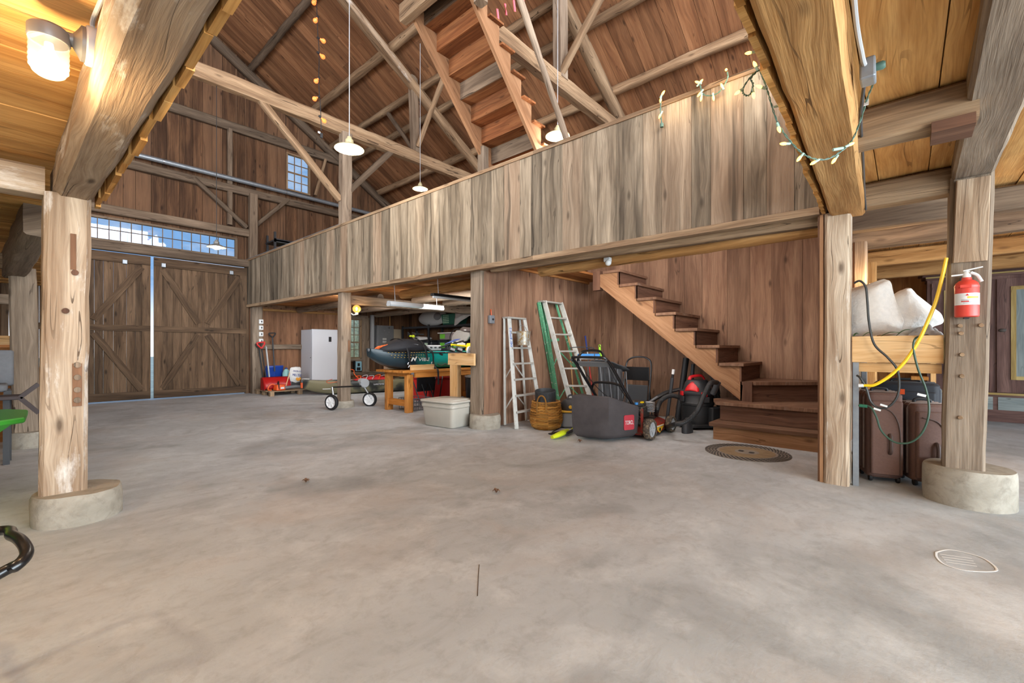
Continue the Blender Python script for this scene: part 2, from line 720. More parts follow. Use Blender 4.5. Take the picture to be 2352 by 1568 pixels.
wood('pallet_wood', (130, 106, 82), (172, 146, 116), (192, 168, 140), 0.4, 0.4)
wood('splinter', (160, 104, 44), (214, 156, 84), (236, 190, 122), 0.4, 0.2)


def concrete(name, c0, c1, c2, floor=False):
    m, N, L, b = newmat(name)
    tc = N.new('ShaderNodeTexCoord')

    def nz(scale, detail, rough_, dist=0, vec=None):
        q = N.new('ShaderNodeTexNoise')
        q.inputs['Scale'].default_value = scale
        q.inputs['Detail'].default_value = detail
        q.inputs['Roughness'].default_value = rough_
        q.inputs['Distortion'].default_value = dist
        L.new(vec or tc.outputs['Object'], q.inputs['Vector'])
        return q.outputs['Fac']

    def ramp(f, p0, p1, c0=(0, 0, 0, 1), c1=(1, 1, 1, 1)):
        q = N.new('ShaderNodeValToRGB')
        q.color_ramp.elements[0].position = p0
        q.color_ramp.elements[1].position = p1
        q.color_ramp.elements[0].color = c0
        q.color_ramp.elements[1].color = c1
        L.new(f, q.inputs['Fac'])
        return q.outputs['Color']

    def mix(f, a, c):
        q = N.new('ShaderNodeMix')
        q.data_type = 'RGBA'
        if isinstance(f, float):
            q.inputs['Factor'].default_value = f
        else:
            L.new(f, q.inputs['Factor'])
        for k, x in (('A', a), ('B', c)):
            if isinstance(x, tuple):
                q.inputs[k].default_value = x
            else:
                L.new(x, q.inputs[k])
        return q.outputs['Result']

    big = nz(0.45 if floor else 3, 5, 0.6, 0.8)
    mid = nz(2.2 if floor else 12, 6, 0.65, 0.5)
    fin = nz(38, 5, 0.7)
    base = ramp(big, 0.32, 0.68, s2l(c0), s2l(c1))
    base = mix(ramp(mid, 0.5, 0.78), base, s2l(c2))
    f2 = N.new('ShaderNodeMath')
    f2.operation = 'MULTIPLY'
    L.new(ramp(fin, 0.5, 0.75), f2.inputs[0])
    f2.inputs[1].default_value = 0.34
    base = mix(f2.outputs[0], base, s2l(c0))
    if floor:
        md_ = nz(8.5, 7, 0.72, 0.4)
        fm = N.new('ShaderNodeMath')
        fm.operation = 'MULTIPLY'
        L.new(ramp(md_, 0.5, 0.7), fm.inputs[0])
        fm.inputs[1].default_value = 0.35
        base = mix(fm.outputs[0], base, s2l((138, 136, 133)))
        mp = N.new('ShaderNodeMapping')
        mp.inputs['Scale'].default_value = (1.0, 2.6, 1)
        mp.inputs['Rotation'].default_value = (0, 0, 0.9)
        L.new(tc.outputs['Object'], mp.inputs['Vector'])
        sw = nz(1.3, 6, 0.65, 1.2, mp.outputs['Vector'])
        f3 = N.new('ShaderNodeMath')
        f3.operation = 'MULTIPLY'
        L.new(ramp(sw, 0.48, 0.72), f3.inputs[0])
        f3.inputs[1].default_value = 0.22
        base = mix(f3.outputs[0], base, s2l((122, 122, 122)))
        st = nz(0.8, 4, 0.55, 0.3)
        f4 = N.new('ShaderNodeMath')
        f4.operation = 'MULTIPLY'
        L.new(ramp(st, 0.58, 0.74), f4.inputs[0])
        f4.inputs[1].default_value = 0.6
        base = mix(f4.outputs[0], base, s2l((98, 98, 98)))
        pw = nz(1.7, 8, 0.75, 0.6)
        f5 = N.new('ShaderNodeMath')
        f5.operation = 'MULTIPLY'
        L.new(ramp(pw, 0.64, 0.72), f5.inputs[0])
        f5.inputs[1].default_value = 0.5
        base = mix(f5.outputs[0], base, s2l((206, 206, 204)))
        # broad worn and damp looking patches
        dp = nz(0.55, 6, 0.62, 1.4)
        f6 = N.new('ShaderNodeMath')
        f6.operation = 'MULTIPLY'
        L.new(ramp(dp, 0.5, 0.66), f6.inputs[0])
        f6.inputs[1].default_value = 0.42
        base = mix(f6.outputs[0], base, s2l((120, 120, 119)))
        tn = nz(0.9, 5, 0.6, 0.8)
        f7 = N.new('ShaderNodeMath')
        f7.operation = 'MULTIPLY'
        L.new(ramp(tn, 0.5, 0.7), f7.inputs[0])
        f7.inputs[1].default_value = 0.35
        base = mix(f7.outputs[0], base, s2l((190, 176, 164)))
        sp = nz(60, 2, 0.5)
        base = mix(ramp(sp, 0.77, 0.8), base, s2l((84, 74, 68)))
    L.new(base, b.inputs['Base Color'])
    b.inputs['Roughness'].default_value = 0.62 if floor else 0.9
    b.inputs['Specular IOR Level'].default_value = 0.3
    bp = N.new('ShaderNodeBump')
    bp.inputs['Strength'].default_value = 0.22 if floor else 0.5
    bp.inputs['Distance'].default_value = 0.01
    L.new(mid if not floor else fin, bp.inputs['Height'])
    L.new(bp.outputs['Normal'], b.inputs['Normal'])
    M[name] = m
    return m


concrete('floor_concrete', (172, 177, 180), (200, 205, 208), (212, 216, 218), True)
concrete('footing_concrete', (146, 138, 124), (176, 168, 154), (128, 120, 108))

flat('black_rubber', (26, 26, 28), 0.6)
flat('black_metal', (20, 20, 22), 0.3, 0.0, 0.6)
flat('dark_grey', (58, 59, 62), 0.6)
flat('mid_grey', (112, 114, 118), 0.5)
flat('light_grey', (176, 178, 180), 0.5)
flat('steel', (168, 170, 172), 0.35, 0.9)
flat('galvanised', (150, 156, 162), 0.45, 0.6, var=0.12, scale=14)
flat('white_paint', (226, 226, 226), 0.4)
flat('white_plastic', (222, 222, 220), 0.45)
flat('red', (196, 34, 30), 0.4)
flat('deep_red', (168, 22, 22), 0.35)
flat('orange', (226, 84, 30), 0.45)
flat('yellow', (240, 200, 20), 0.45)
flat('lime', (196, 214, 20), 0.4)
flat('blue', (26, 62, 150), 0.35)
flat('lead', (70, 62, 56), 0.7)
m_, N_, L_, b_ = newmat('glass')
b_.inputs['Base Color'].default_value = (1, 1, 1, 1)
b_.inputs['Roughness'].default_value = 0.0
b_.inputs['Transmission Weight'].default_value = 1.0
b_.inputs['IOR'].default_value = 1.02
M['glass'] = m_
emit('bulb_warm', (255, 214, 140), 9.0)
emit('bulb_white', (255, 244, 220), 6.0)
emit('bulb_edison', (255, 120, 60), 1.6)
emit('bulb_mini', (255, 186, 70), 6.0)
for m_ in ('bulb_warm', 'bulb_white', 'bulb_edison', 'bulb_mini'):
    M[m_].cycles.emission_sampling = 'NONE'
# clear window glass: mostly see-through with a faint reflection
m_, N_, L_, b_ = newmat('pane_glass')
tr_ = N_.new('ShaderNodeBsdfTransparent')
tr_.inputs['Color'].default_value = (0.96, 0.98, 0.99, 1)
gl_ = N_.new('ShaderNodeBsdfGlossy')
gl_.inputs['Roughness'].default_value = 0.02
mx_ = N_.new('ShaderNodeMixShader')
mx_.inputs[0].default_value = 0.05
L_.new(tr_.outputs[0], mx_.inputs[1])
L_.new(gl_.outputs[0], mx_.inputs[2])
L_.new(mx_.outputs[0], N_['Material Output'].inputs['Surface'])
M['pane_glass'] = m_
# ---------------------------------------------------------------- the barn's shell
GY = 13.75                     # inner face of the far gable wall
EX = 9.42                      # inner face of the eave wall
RX, RZ = 2.6, 9.98             # ridge


def roofz(x):
    return RZ - 0.6 * abs(x - RX)


def PXs(y):                    # parapet front face, a little out of square like the old barn itself
    t = (y - 0.5) / 13.2
    return 4.99 - 0.77 * t


def PZb(y):
    return 2.52 - 0.11 * (y - 0.5) / 13.2


def PZt(y):
    return 4.11 - 0.39 * (y - 0.5) / 13.2


fb = MB()
fb.hexa([(-6, -7, -0.2), (14, -7, -0.2), (-6, 14.1, -0.2), (14, 14.1, -0.2), (-6, -7, 0), (14, -7, 0), (-6, 14.1, 0), (14, 14.1, 0)])
struct(fb.build('floor', M['floor_concrete'], smooth=0))
gb = MB()
gb.hexa([(-40, 14.1, -0.4), (60, 14.1, -0.4), (-40, 90, -0.4), (60, 90, -0.4), (-40, 14.1, -0.08), (60, 14.1, -0.08), (-40, 90, -0.08), (60, 90, -0.08)])
flat('outdoor_grass', (232, 226, 200), 0.95, var=0.3, scale=1.5)
struct(gb.build('ground_outside', M['outdoor_grass'], smooth=0))

# gable wall: vertical boards with openings left for the doors and the three windows
OPEN = [(-0.15, 4.2, 0.0, 3.52), (-0.1, 4.0, 3.72, 4.28), (5.28, 5.98, 5.96, 7.1), (7.02, 7.72, 0.9, 2.24)]
wb = MB()
x = -4.2
edges = [x]
while x < EX:
    x += rng.uniform(0.2, 0.36)
    edges.append(x)
edges = sorted(set([e for e in edges if e < EX] + [EX] + [o for q in OPEN for o in q[:2]]))
for a, b in zip(edges[:-1], edges[1:]):
    if b - a < 0.015:
        continue
    tone = rng.random()
    mid = (a + b) / 2
    segs = [[0.0, None]]
    cuts = sorted([(q[2], q[3]) for q in OPEN if q[0] < mid < q[1]])
    spans = []
    z = 0.0
    for c0, c1 in cuts:
        if c0 > z:
            spans.append((z, c0, c0))
        z = c1
    spans.append((z, roofz(a) + .21, roofz(b) + .21))
    dz = rng.uniform(0, 0.012)
    for z0, za, zb in spans:
        g = 0.003
        wb.hexa([(a + g, GY + dz, z0), (b - g, GY + dz, z0), (a + g, GY + 0.05, z0), (b - g, GY + 0.05, z0),
                 (a + g, GY + dz, za), (b - g, GY + dz, zb), (a + g, GY + 0.05, za), (b - g, GY + 0.05, zb)], 2, tone)
struct(wb.build('wall_gable', M['gable_boards'], smooth=0))
# backing behind the board joints
bk = MB()
for a, b, z0, z1 in [(-4.2, -0.15, 0, 5.9), (4.2, 7.02, 0, 5.9), (7.72, EX, 0, 5.8), (7.02, 7.72, 0, 0.9), (7.02, 7.72, 2.24, 5.8), (-0.15, 4.2, 3.52, 3.72), (-0.15, 4.2, 4.28, 5.9), (4.0, 4.2, 3.7, 4.3)]:
    bk.box2((a, GY + 0.05, z0), (b, GY + 0.09, z1))
struct(bk.build('wall_gable_backing', M['lead'], smooth=0))


def board_wall(name, p0, p1, z0, z1, mat, thick=0.03, wmin=0.2, wmax=0.34, normal=None, lay=0.008, ztop=None):
    """upright boards side by side from p0 to p1 (x,y); thickness goes away from the seen face"""
    p0 = V((p0[0], p0[1], 0))
    p1 = V((p1[0], p1[1], 0))
    d = (p1 - p0)
    L = d.length
    d.normalize()
    nrm = V(normal).normalized()
    mb = MB()
    t = 0.0
    while t < L - 1e-4:
        w = min(rng.uniform(wmin, wmax), L - t)
        if L - t - w < 0.06:
            w = L - t
        a = p0 + d * (t + 0.002)
        b = p0 + d * (t + w - 0.002)
        o = nrm * rng.uniform(0, lay)
        e = nrm * thick
        za = z1 if ztop is None else ztop(t)
        zb = z1 if ztop is None else ztop(t + w)
        Z0 = V((0, 0, z0))
        mb.hexa([a + o + Z0, b + o + Z0, a + e + Z0, b + e + Z0,
                 a + o + V((0, 0, za)), b + o + V((0, 0, zb)), a + e + V((0, 0, za)), b + e + V((0, 0, zb))], 2)
        t += w
    mb.hexa([p0 + nrm * thick + V((0, 0, z0)), p1 + nrm * thick + V((0, 0, z0)), p0 + nrm * (thick + .01) + V((0, 0, z0)), p1 + nrm * (thick + .01) + V((0, 0, z0)),
             p0 + nrm * thick + V((0, 0, z1)), p1 + nrm * thick + V((0, 0, z1)), p0 + nrm * (thick + .01) + V((0, 0, z1)), p1 + nrm * (thick + .01) + V((0, 0, z1))], 2, 0.1)
    return struct(mb.build(name, mat, smooth=0))


board_wall('wall_storage_gable', (4.3, GY - 0.012), (7.0, GY - 0.012), 0.0, 2.44, M['storage_boards'], 0.012, 0.3, 0.5, (0, 1, 0), 0.004)
board_wall('wall_stair', (7.9, 4.95), (7.9, 0.55), 0.0, 4.4, M['brown_boards'], 0.04, 0.3, 0.44, (1, 0, 0))
board_wall('wall_partition', (4.86, 4.93), (7.9, 4.93), 0.0, 2.6, M['brown_boards'], 0.05, 0.24, 0.4, (0, 1, 0))
board_wall('wall_stair_loft', (5.7, 0.64), (7.9, 0.64), 2.66, 4.2, M['brown_boards'], 0.04, 0.24, 0.4, (0, -1, 0))
board_wall('wall_stair_side', (5.02, 0.62), (7.9, 0.62), 0.0, 2.6, M['brown_boards'], 0.06, 0.24, 0.4, (0, -1, 0))
board_wall('wall_eave', (EX, GY + .05), (EX, 4.98), 0.0, 6.08, M['gable_boards'], 0.05, 0.2, 0.34, (1, 0, 0))
board_wall('wall_eave_loft', (EX, 4.98), (EX, -4.0), 2.7, 6.08, M['gable_boards'], 0.05, 0.2, 0.34, (1, 0, 0))
board_wall('wall_far_aisle', (12.2, 0.6), (12.2, -4.5), 0.0, 2.9, M['orange_boards'], 0.05, 0.4, 0.6, (1, 0, 0))
board_wall('wall_side_aisle', (7.9, 0.54), (12.2, 0.54), 0.0, 2.9, M['brown_boards'], 0.04, 0.3, 0.5, (0, 1, 0))
board_wall('wall_left', (-4.2, 1.0), (-4.2, GY), 0.0, 2.7, M['gable_boards'], 0.05, 0.2, 0.34, (-1, 0, 0))

# roof boards, running down the slope
rb = MB()
y = -4.0
while y < GY:
    w = rng.uniform(0.24, 0.36)
    y1 = min(y + w, GY + 0.05)
    for sgn in (1, -1):
        xe = RX + sgn * (EX + 0.25 - RX)
        za = RZ + 0.2
        zb = RZ - 0.6 * (EX + 0.25 - RX) + 0.2
        dz = rng.uniform(0, 0.012)
        nseg = 2
        cut = rng.uniform(0.35, 0.65)
        for t0, t1 in ((0, cut), (cut, 1)):
            q0 = (RX + (xe - RX) * t0, za + (zb - za) * t0)
            q1 = (RX + (xe - RX) * t1, za + (zb - za) * t1)
            rb.hexa([(q0[0], y + .003, q0[1] + dz), (q1[0], y + .003, q1[1] + dz), (q0[0], y1 - .003, q0[1] + dz), (q1[0], y1 - .003, q1[1] + dz),
                     (q0[0], y + .003, q0[1] + .04), (q1[0], y + .003, q1[1] + .04), (q0[0], y1 - .003, q0[1] + .04), (q1[0], y1 - .003, q1[1] + .04)], 0)
    y = y1
struct(rb.build('roof', M['roof_boards'], smooth=0))
rs = MB()
for sgn in (1, -1):
    xe = RX + sgn * (EX + 0.25 - RX)
    zb = RZ - 0.6 * (EX + 0.25 - RX)
    rs.hexa([(RX, -4, RZ + .25), (xe, -4, zb + .25), (RX, GY + .1, RZ + .25), (xe, GY + .1, zb + .25),
             (RX, -4, RZ + .28), (xe, -4, zb + .28), (RX, GY + .1, RZ + .28), (xe, GY + .1, zb + .28)], 0, 0.1)
struct(rs.build('roof_covering', M['lead'], smooth=0))


def board_floor(name, x0, x1, y0, y1, z, mat, along='x', wmin=0.22, wmax=0.36, th=0.035, parts=1):
    """boards of a low ceiling / loft floor"""
    mb = MB()
    a0, a1 = (y0, y1) if along == 'x' else (x0, x1)
    t = a0
    while t < a1 - 1e-4:
        w = min(rng.uniform(wmin, wmax), a1 - t)
        dz = rng.uniform(0, 0.01)
        if along == 'x':
            cuts = [x0] + sorted(rng.uniform(x0, x1) for _ in range(parts - 1)) + [x1]
            for c0, c1 in zip(cuts[:-1], cuts[1:]):
                mb.box2((c0 + .002, t + .003, z + dz), (c1 - .002, t + w - .003, z + th), 0)
        else:
            mb.box2((t + .003, y0, z + dz), (t + w - .003, y1, z + th), 1)
        t += w
    mb.box2((x0, y0, z + th), (x1, y1, z + th + .02), 0, 0.1)
    return struct(mb.build(name, mat, smooth=0))


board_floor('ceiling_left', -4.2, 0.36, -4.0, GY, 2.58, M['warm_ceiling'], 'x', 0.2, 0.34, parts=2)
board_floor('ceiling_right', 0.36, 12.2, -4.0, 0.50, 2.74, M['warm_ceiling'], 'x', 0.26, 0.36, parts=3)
# loft floor over the storage bays (open above the stair)
mb = MB()
y = 4.9
while y < GY:
    w = min(rng.uniform(0.2, 0.32), GY - y)
    x0 = PXs(y) + 0.06
    zz = PZb(y) + 0.10
    mb.hexa([(x0, y + .002, zz), (EX, y + .002, zz), (x0, y + w - .002, zz), (EX, y + w - .002, zz),
             (x0, y + .002, zz + .04), (EX, y + .002, zz + .04), (x0, y + w - .002, zz + .04), (EX, y + w - .002, zz + .04)], 0)
    y += w
y = 0.5
while y < 4.9:
    w = min(rng.uniform(0.2, 0.32), 4.9 - y)
    x0 = PXs(y) + 0.06
    x1 = 6.0 if y < 4.2 else 7.88
    mb.box2((x0, y + .002, 2.62), (x1, y + w - .002, 2.66), 0)
    mb.box2((7.96, y + .002, 2.62), (EX, y + w - .002, 2.66), 0)
    y += w
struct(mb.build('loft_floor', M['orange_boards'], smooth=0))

# ---------------------------------------------------------------- windows of the gable
def window_grid(name, x0, x1, z0, z1, nx, nz, fr, mat, mun=0.016, mid=None):
    f = MB()
    yy = GY + 0.02
    f.box2((x0 - fr, GY - 0.03, z0 - fr), (x1 + fr, GY + 0.07, z0), 0)
    f.box2((x0 - fr, GY - 0.03, z1), (x1 + fr, GY + 0.07, z1 + fr), 0)
    f.box2((x0 - fr, GY - 0.03, z0), (x0, GY + 0.07, z1), 2)
    f.box2((x1, GY - 0.03, z0), (x1 + fr, GY + 0.07, z1), 2)
    root = struct(f.build(name, mat, smooth=0))
    m = MB()
    for i in range(1, nx):
        xx = x0 + (x1 - x0) * i / nx
        m.box2((xx - mun / 2, yy - .012, z0), (xx + mun / 2, yy + .012, z1), 2)
    for k in range(1, nz):
        zz = z0 + (z1 - z0) * k / nz
        t = mun * (2.2 if mid == k else 1)
        m.box2((x0, yy - .014, zz - t / 2), (x1, yy + .014, zz + t / 2), 0)
    m.build('muntins', mat, root, smooth=0)
    g = MB()
    g.box2((x0, yy - .002, z0), (x1, yy + .002, z1), 2)
    g.build('glass', M['pane_glass'], root, smooth=0)
    return root


window_grid('window_1', 0.0, 3.95, 3.77, 4.24, 20, 2, 0.05, M['dark_beam'])
window_grid('window_2', 5.33, 5.95, 6.02, 7.05, 3, 4, 0.045, M['beam_wood'], 0.02, 2)
window_grid('window_3', 7.08, 7.66, 0.96, 2.2, 3, 5, 0.05, M['beam_wood'], 0.02, 2)
tm = MB()
tm.box2((7.72, GY - 0.06, 0.45), (7.98, GY - 0.005, 2.3), 2)
tm.box2((7.0, GY - 0.05, 2.24), (7.95, GY - 0.005, 2.36), 0)
tm.box2((6.95, GY - 0.09, 0.82), (7.75, GY - 0.005, 0.9), 0)
tm.box2((7.0, GY - 0.07, 0.35), (9.3, GY - 0.012, 0.46), 0)
struct(tm.build('trim_1', M['grey_post'], smooth=0))

# ---------------------------------------------------------------- the two big sliding doors
def barn_door(name, x0, x1, lean=0.0):
    zt = 3.48
    yb = GY - 0.02
    mb = MB()
    t = x0
    while t < x1 - 1e-3:
        w = min(rng.uniform(0.13, 0.24), x1 - t)
        if x1 - t - w < 0.05:
            w = x1 - t
        mb.box2((t + .002, yb - .03 + rng.uniform(0, .006), 0.03), (t + w - .002, yb, zt), 2)
        t += w
    root = struct(mb.build(name, M['door_boards'], smooth=0))
    f = MB()
    y0, y1 = yb - .062, yb - .032
    f.box2((x0, y0, 0.04), (x1, y1, 0.22), 0)
    f.box2((x0, y0, 1.66), (x1, y1, 1.8), 0)
    f.box2((x0, y0 - .006, 3.26), (x1, y1, 3.48), 0)
    f.box2((x0, y0 + .002, 0.2), (x0 + .16, y1, 3.3), 2)
    f.box2((x1 - .16, y0 + .002, 0.2), (x1, y1, 3.3), 2)
    f.build('door_frame', M['door_boards'], root, smooth=0)
    xm = (x0 + x1) / 2
    for (xa, za), (xb, zb) in (((x0 + .17, 3.2), (xm - .1, 1.9)), ((x1 - .17, 3.2), (xm + .1, 1.9)), ((x0 + .17, 0.26), (xm - .1, 1.6)), ((x1 - .17, 0.26), (xm + .1, 1.6))):
        b = MB()
        b.bar((xa, y0 + .012, za), (xb, y0 + .012, zb), 0.028, 0.14, (1, 0, 0.3))
        b.build('door_brace', M['door_boards'], root, smooth=0)
    return root


barn_door('door_1', -0.1, 2.12)
barn_door('door_2', 2.185, 4.2)
tr = MB()
tr.box2((4.2, GY - 0.05, 0), (4.27, GY, 3.6), 2)
tr.box2((-0.25, GY - 0.05, 0), (-0.15, GY, 3.6), 2)
struct(tr.build('trim_2', M['door_boards'], smooth=0))
for px, py in ((287, 601), (376, 609), (532, 626), (354, 574)):
    p = pY(px, py, GY - 0.1)
    b = MB()
    b.box(p, (0.09, 0.03, 0.1))
    b.box(p + V((0, 0.04, 0.0)), (0.03, 0.06, 0.03))
    tag(b.build('door_track_bracket', M['galvanised'], smooth=0, bevel=0.008), {287: 'small pale metal track bracket above the half hidden door', 376: 'pale metal track bracket just beside the bright door gap', 532: 'pale metal track bracket near the outer top corner of the far door', 354: 'small pale bracket on the header beam under the strip window'}[px], 'bracket', 'barn door track brackets')

# ---------------------------------------------------------------- outdoors, seen through the windows
for i, (x, y, r) in enumerate(((12.7, 26, 1.5), (17.5, 27.5, 1.8), (15.4, 29.5, 2.3), (20.5, 30, 2.2), (11.5, 29, 2.1))):
    b = MB()
    b.ball((x, y, r * 0.75), (r, r, r * 0.95), 28, 18)
    for k in range(len(b.v)):
        p = b.v[k]
        b.v[k] = p + (p - V((x, y, r * 0.75))).normalized() * (noise.noise(p * 1.6) * 0.5 + noise.noise(p * 4.5) * 0.3)
    if 'bush' not in M:
        flat('bush', (206, 200, 158), 0.95, var=0.5, scale=5)
    tag(b.build('bush', M['bush'], smooth=60), 'pale green bush outdoors beyond the small paned storage window', 'bush', 'bushes outside the storage window')

# ---------------------------------------------------------------- timbers
def timber(name, label, cat, p0, p1, w, h, mat, group=None, **k):
    b = MB()
    hewn(b, p0, p1, w, h, **k)
    return tag(b.build(name, M[mat], smooth=30), label, cat, group)


def footing(c, r, h, label, top=0.93, n=40):
    b = MB()
    pr = [(r * 0.99, -0.01), (r * 1.0, h * 0.3), (r * 0.99, h * 0.7), (r * 0.98, h - 0.02), (r * 0.95, h), (0.01, h + .002)]
    b.lathe(pr, (c[0], c[1], 0), n)
    for k in range(len(b.v)):
        p = b.v[k]
        q = V((p.x - c[0], p.y - c[1], 0))
        if q.length > r * 0.5:
            b.v[k] = p + q.normalized() * (noise.noise(p * 9) * 0.012) + V((0, 0, noise.noise(p * 6) * 0.008 if p.z > h * .8 else 0))
    return tag(b.build('concrete_footing', M['footing_concrete'], smooth=50), label, 'footing', 'round concrete post footings')


footing((0.29, 4.58), 0.25, 0.21, 'round concrete footing under the tall pale hewn post with the peg holes')
footing((5.16, -0.38), 0.275, 0.29, 'round concrete footing under the post that carries the fire extinguisher')
footing((4.93, 4.98), 0.25, 0.21, 'round concrete footing at the end of the brown partition wall beside the stepladder')
footing((4.62, 8.95), 0.21, 0.14, 'concrete footing behind the kayak cart wheels')
footing((0.1, 8.35), 0.22, 0.2, 'concrete footing behind the tall pale post at the plywood counter')

# posts
p = timber('timber_post', 'tall pale hewn post with a mortise slot and peg holes on a round footing', 'post', (0.21, 4.62, 0.2), (0.235, 4.62, 2.36), 0.245, 0.235, 'pale_post', jit=0.012, ch=0.025)
# slots and pegs on its face
b = MB()
b.box2((0.255, 4.494, 0.83), (0.305, 4.515, 1.14), 2, 0.1)
b.build('mortise', M['storage_boards'], p, smooth=0)
b = MB()
b.box2((0.245, 4.49, 1.82), (0.275, 4.515, 2.08), 2, 0.1)
b.build('mortise', M['storage_boards'], p, smooth=0)
for z in (1.13, 1.04, 0.95, 0.875):
    b = MB()
    b.lathe([(0.021, 0), (0.02, 0.012)], (0.28, 4.497, z), 14, rotm('X', PI / 2))
    b.build('wooden_peg', M['dark_beam'], p)
for x_, z in ((0.22, 1.52), (0.268, 1.8)):
    b = MB()
    b.lathe([(0.02, 0), (0.02, 0.012)], (x_, 4.498, z), 14, rotm('X', PI / 2))
    b.build('peg_hole', M['stair_dark'], p)
p = timber('timber_post', 'narrow pale hewn post against the edge of the stair nook beside the steel shelf leg', 'post', (5.09, 0.475, 0.0), (5.09, 0.465, 2.5), 0.22, 0.19, 'light_post', jit=0.01, ch=0.02)
b = MB()
b.box2((5.0, 0.572, 0.0), (5.03, 0.60, 2.5), 2)
b.build('edge_board', M['stair_side'], p, smooth=0)
p = timber('timber_post', 'thick grey hewn post that carries the fire extinguisher', 'post', (5.11, -0.345, 0.28), (5.11, -0.39, 2.62), 0.235, 0.245, 'grey_post', jit=0.01, ch=0.02, up=(0, 1, 0))
b = MB()
hewn(b, (4.975, -0.375, 1.93), (4.975, -0.395, 2.58), 0.03, 0.19, 0.004, 0.006, up=(0, 1, 0))
b.build('scarf_patch', M['pale_post'], p, smooth=0)
for yy, z in ((-0.34, 1.53), (-0.325, 1.43), (-0.33, 1.37), (-0.335, 1.2), (-0.335, 1.03), (-0.325, 0.7), (-0.44, 1.43)):
    b = MB()
    b.lathe([(0.016, 0), (0.014, 0.014)], (4.99, yy, z), 12, rotm('Y', -PI / 2))
    b.build('wooden_peg', M['beam_wood'], p)
timber('timber_post', 'hewn post at the end of the brown partition under the grey parapet', 'post', (4.9, 5.07, 0.2), (4.9, 5.07, 2.5), 0.2, 0.26, 'grey_post', jit=0.008, up=(0, 1, 0))
p = timber('timber_post', 'tall grey post rising from behind the kayak cart through the parapet to the tie beam', 'post', (4.62, 8.95, 0.12), (4.66, 8.95, 5.85), 0.22, 0.2, 'grey_post', jit=0.008)
b = MB()
b.box2((4.66, 8.842, 1.18), (4.7, 8.86, 1.42), 2, 0.2)
b.build('mortise', M['storage_boards'], p, smooth=0)
timber('timber_post', 'post rising above the parapet between the rafter foot and the loft stair', 'post', (5.2, 5.3, 2.7), (5.2, 5.3, 4.62), 0.15, 0.15, 'grey_post')
timber('timber_post', 'grey corner post at the gable beside the snow shovels', 'post', (4.42, 13.55, 0.0), (4.42, 13.55, 2.42), 0.26, 0.2, 'grey_post')
timber('timber_post', 'dark gable post standing above the far end of the parapet', 'post', (4.35, 13.6, 2.6), (4.35, 13.6, 5.55), 0.2, 0.2, 'dark_beam')
timber('timber_post', 'dark gable stud running up beside the upper window', 'post', (3.8, 13.66, 4.6), (3.8, 13.66, 7.2), 0.12, 0.12, 'dark_beam')
p = timber('timber_post', 'shorter paint flecked post on a footing behind the tall pale post', 'post', (0.06, 8.35, 0.2), (0.02, 8.35, 2.26), 0.24, 0.22, 'grey_post', jit=0.012)
hb = MB()
hewn(hb, (-0.05, 8.4, 2.3), (0.12, 6.0, 2.46), 0.2, 0.34, 0.02)
tag(hb.build('timber_beam', M['grey_post'], smooth=50), 'grey bowed beam end resting on the paint flecked post', 'beam')

# the two heavy low beams and their sisters
p = timber('timber_beam', 'massive pale hewn beam above the tall post with raw plank ends along it', 'beam', (0.262, 4.74, 2.46), (0.381, -1.0, 2.46), 0.22, 0.24, 'pale_post', jit=0.012, ch=0.04)
p2 = timber('timber_beam', 'massive glossy hewn beam over the string lights at the stair corner', 'beam', (5.15, 0.40, 2.605), (-1.0, 0.2, 2.605), 0.25, 0.27, 'gold_beam', jit=0.012, ch=0.02)
p3 = timber('timber_beam', 'grey hewn beam over the fire extinguisher post', 'beam', (5.3, -0.4, 2.73), (-1.0, -0.3, 2.73), 0.24, 0.26, 'grey_post', jit=0.012, ch=0.02)


def plank_edge(name, label, x0, x1, y0, y1, z0, z1, axis, mat):
    """loft front boards whose sawn lower ends hang just below the beam"""
    mb = MB()
    t, e = (x0, x1) if axis == 'x' else (y0, y1)
    while t < e:
        w = min(rng.uniform(0.16, 0.3), e - t)
        zz = z0 + rng.uniform(-0.012, 0.012)
        o = rng.uniform(-0.006, 0.006)
        if axis == 'x':
            sk = (4.98 - t) * 0.034
            mb.box2((t + .002, y0 + o - sk, zz), (t + w - .002, y1 + o - sk, z1), 2)
        else:
            sk = (4.74 - t) * 0.017
            mb.box2((x0 + o + sk, t + .002, zz), (x1 + o + sk, t + w - .002, z1), 2)
        t += w
    return tag(mb.build(name, M[mat], smooth=0), label, 'parapet')


plank_edge('loft_parapet', 'raw orange plank ends hanging along the beam over the tall post', 0.39, 0.42, 1.2, 4.78, 2.36, 3.5, 'y', 'splinter')
plank_edge('loft_parapet', 'raw splintered plank ends hanging along the glossy beam by the string lights', 1.0, 4.98, 0.552, 0.58, 2.5, 3.7, 'x', 'splinter')
# ---------------------------------------------------------------- the grey plank parapet of the loft
root = thing('loft_parapet', 'long weathered grey plank parapet along the loft above the storage bays', 'parapet', (4.99, 0.5, 0))
mb = MB()
y = 0.6
Y1 = GY - 0.02
while y < Y1:
    w = min(rng.uniform(0.17, 0.34), Y1 - y)
    a, b_ = y + .002, y + w - .002
    o = rng.uniform(0, 0.01)
    pts = []
    for z in (0, 1):
        for th in (0, 1):
            for yy in (a, b_):
                zz = (PZb(yy) + 0.03) if z == 0 else PZt(yy) - 0.03
                pts.append((PXs(yy) + o + (0.028 if th else 0), yy, zz))
    # order bits: x -> y direction, y -> thickness, z -> height
    mb.hexa([pts[0], pts[1], pts[2], pts[3], pts[4], pts[5], pts[6], pts[7]], 2)
    y += w
mb.build('planks', M['grey_boards'], root, smooth=0)


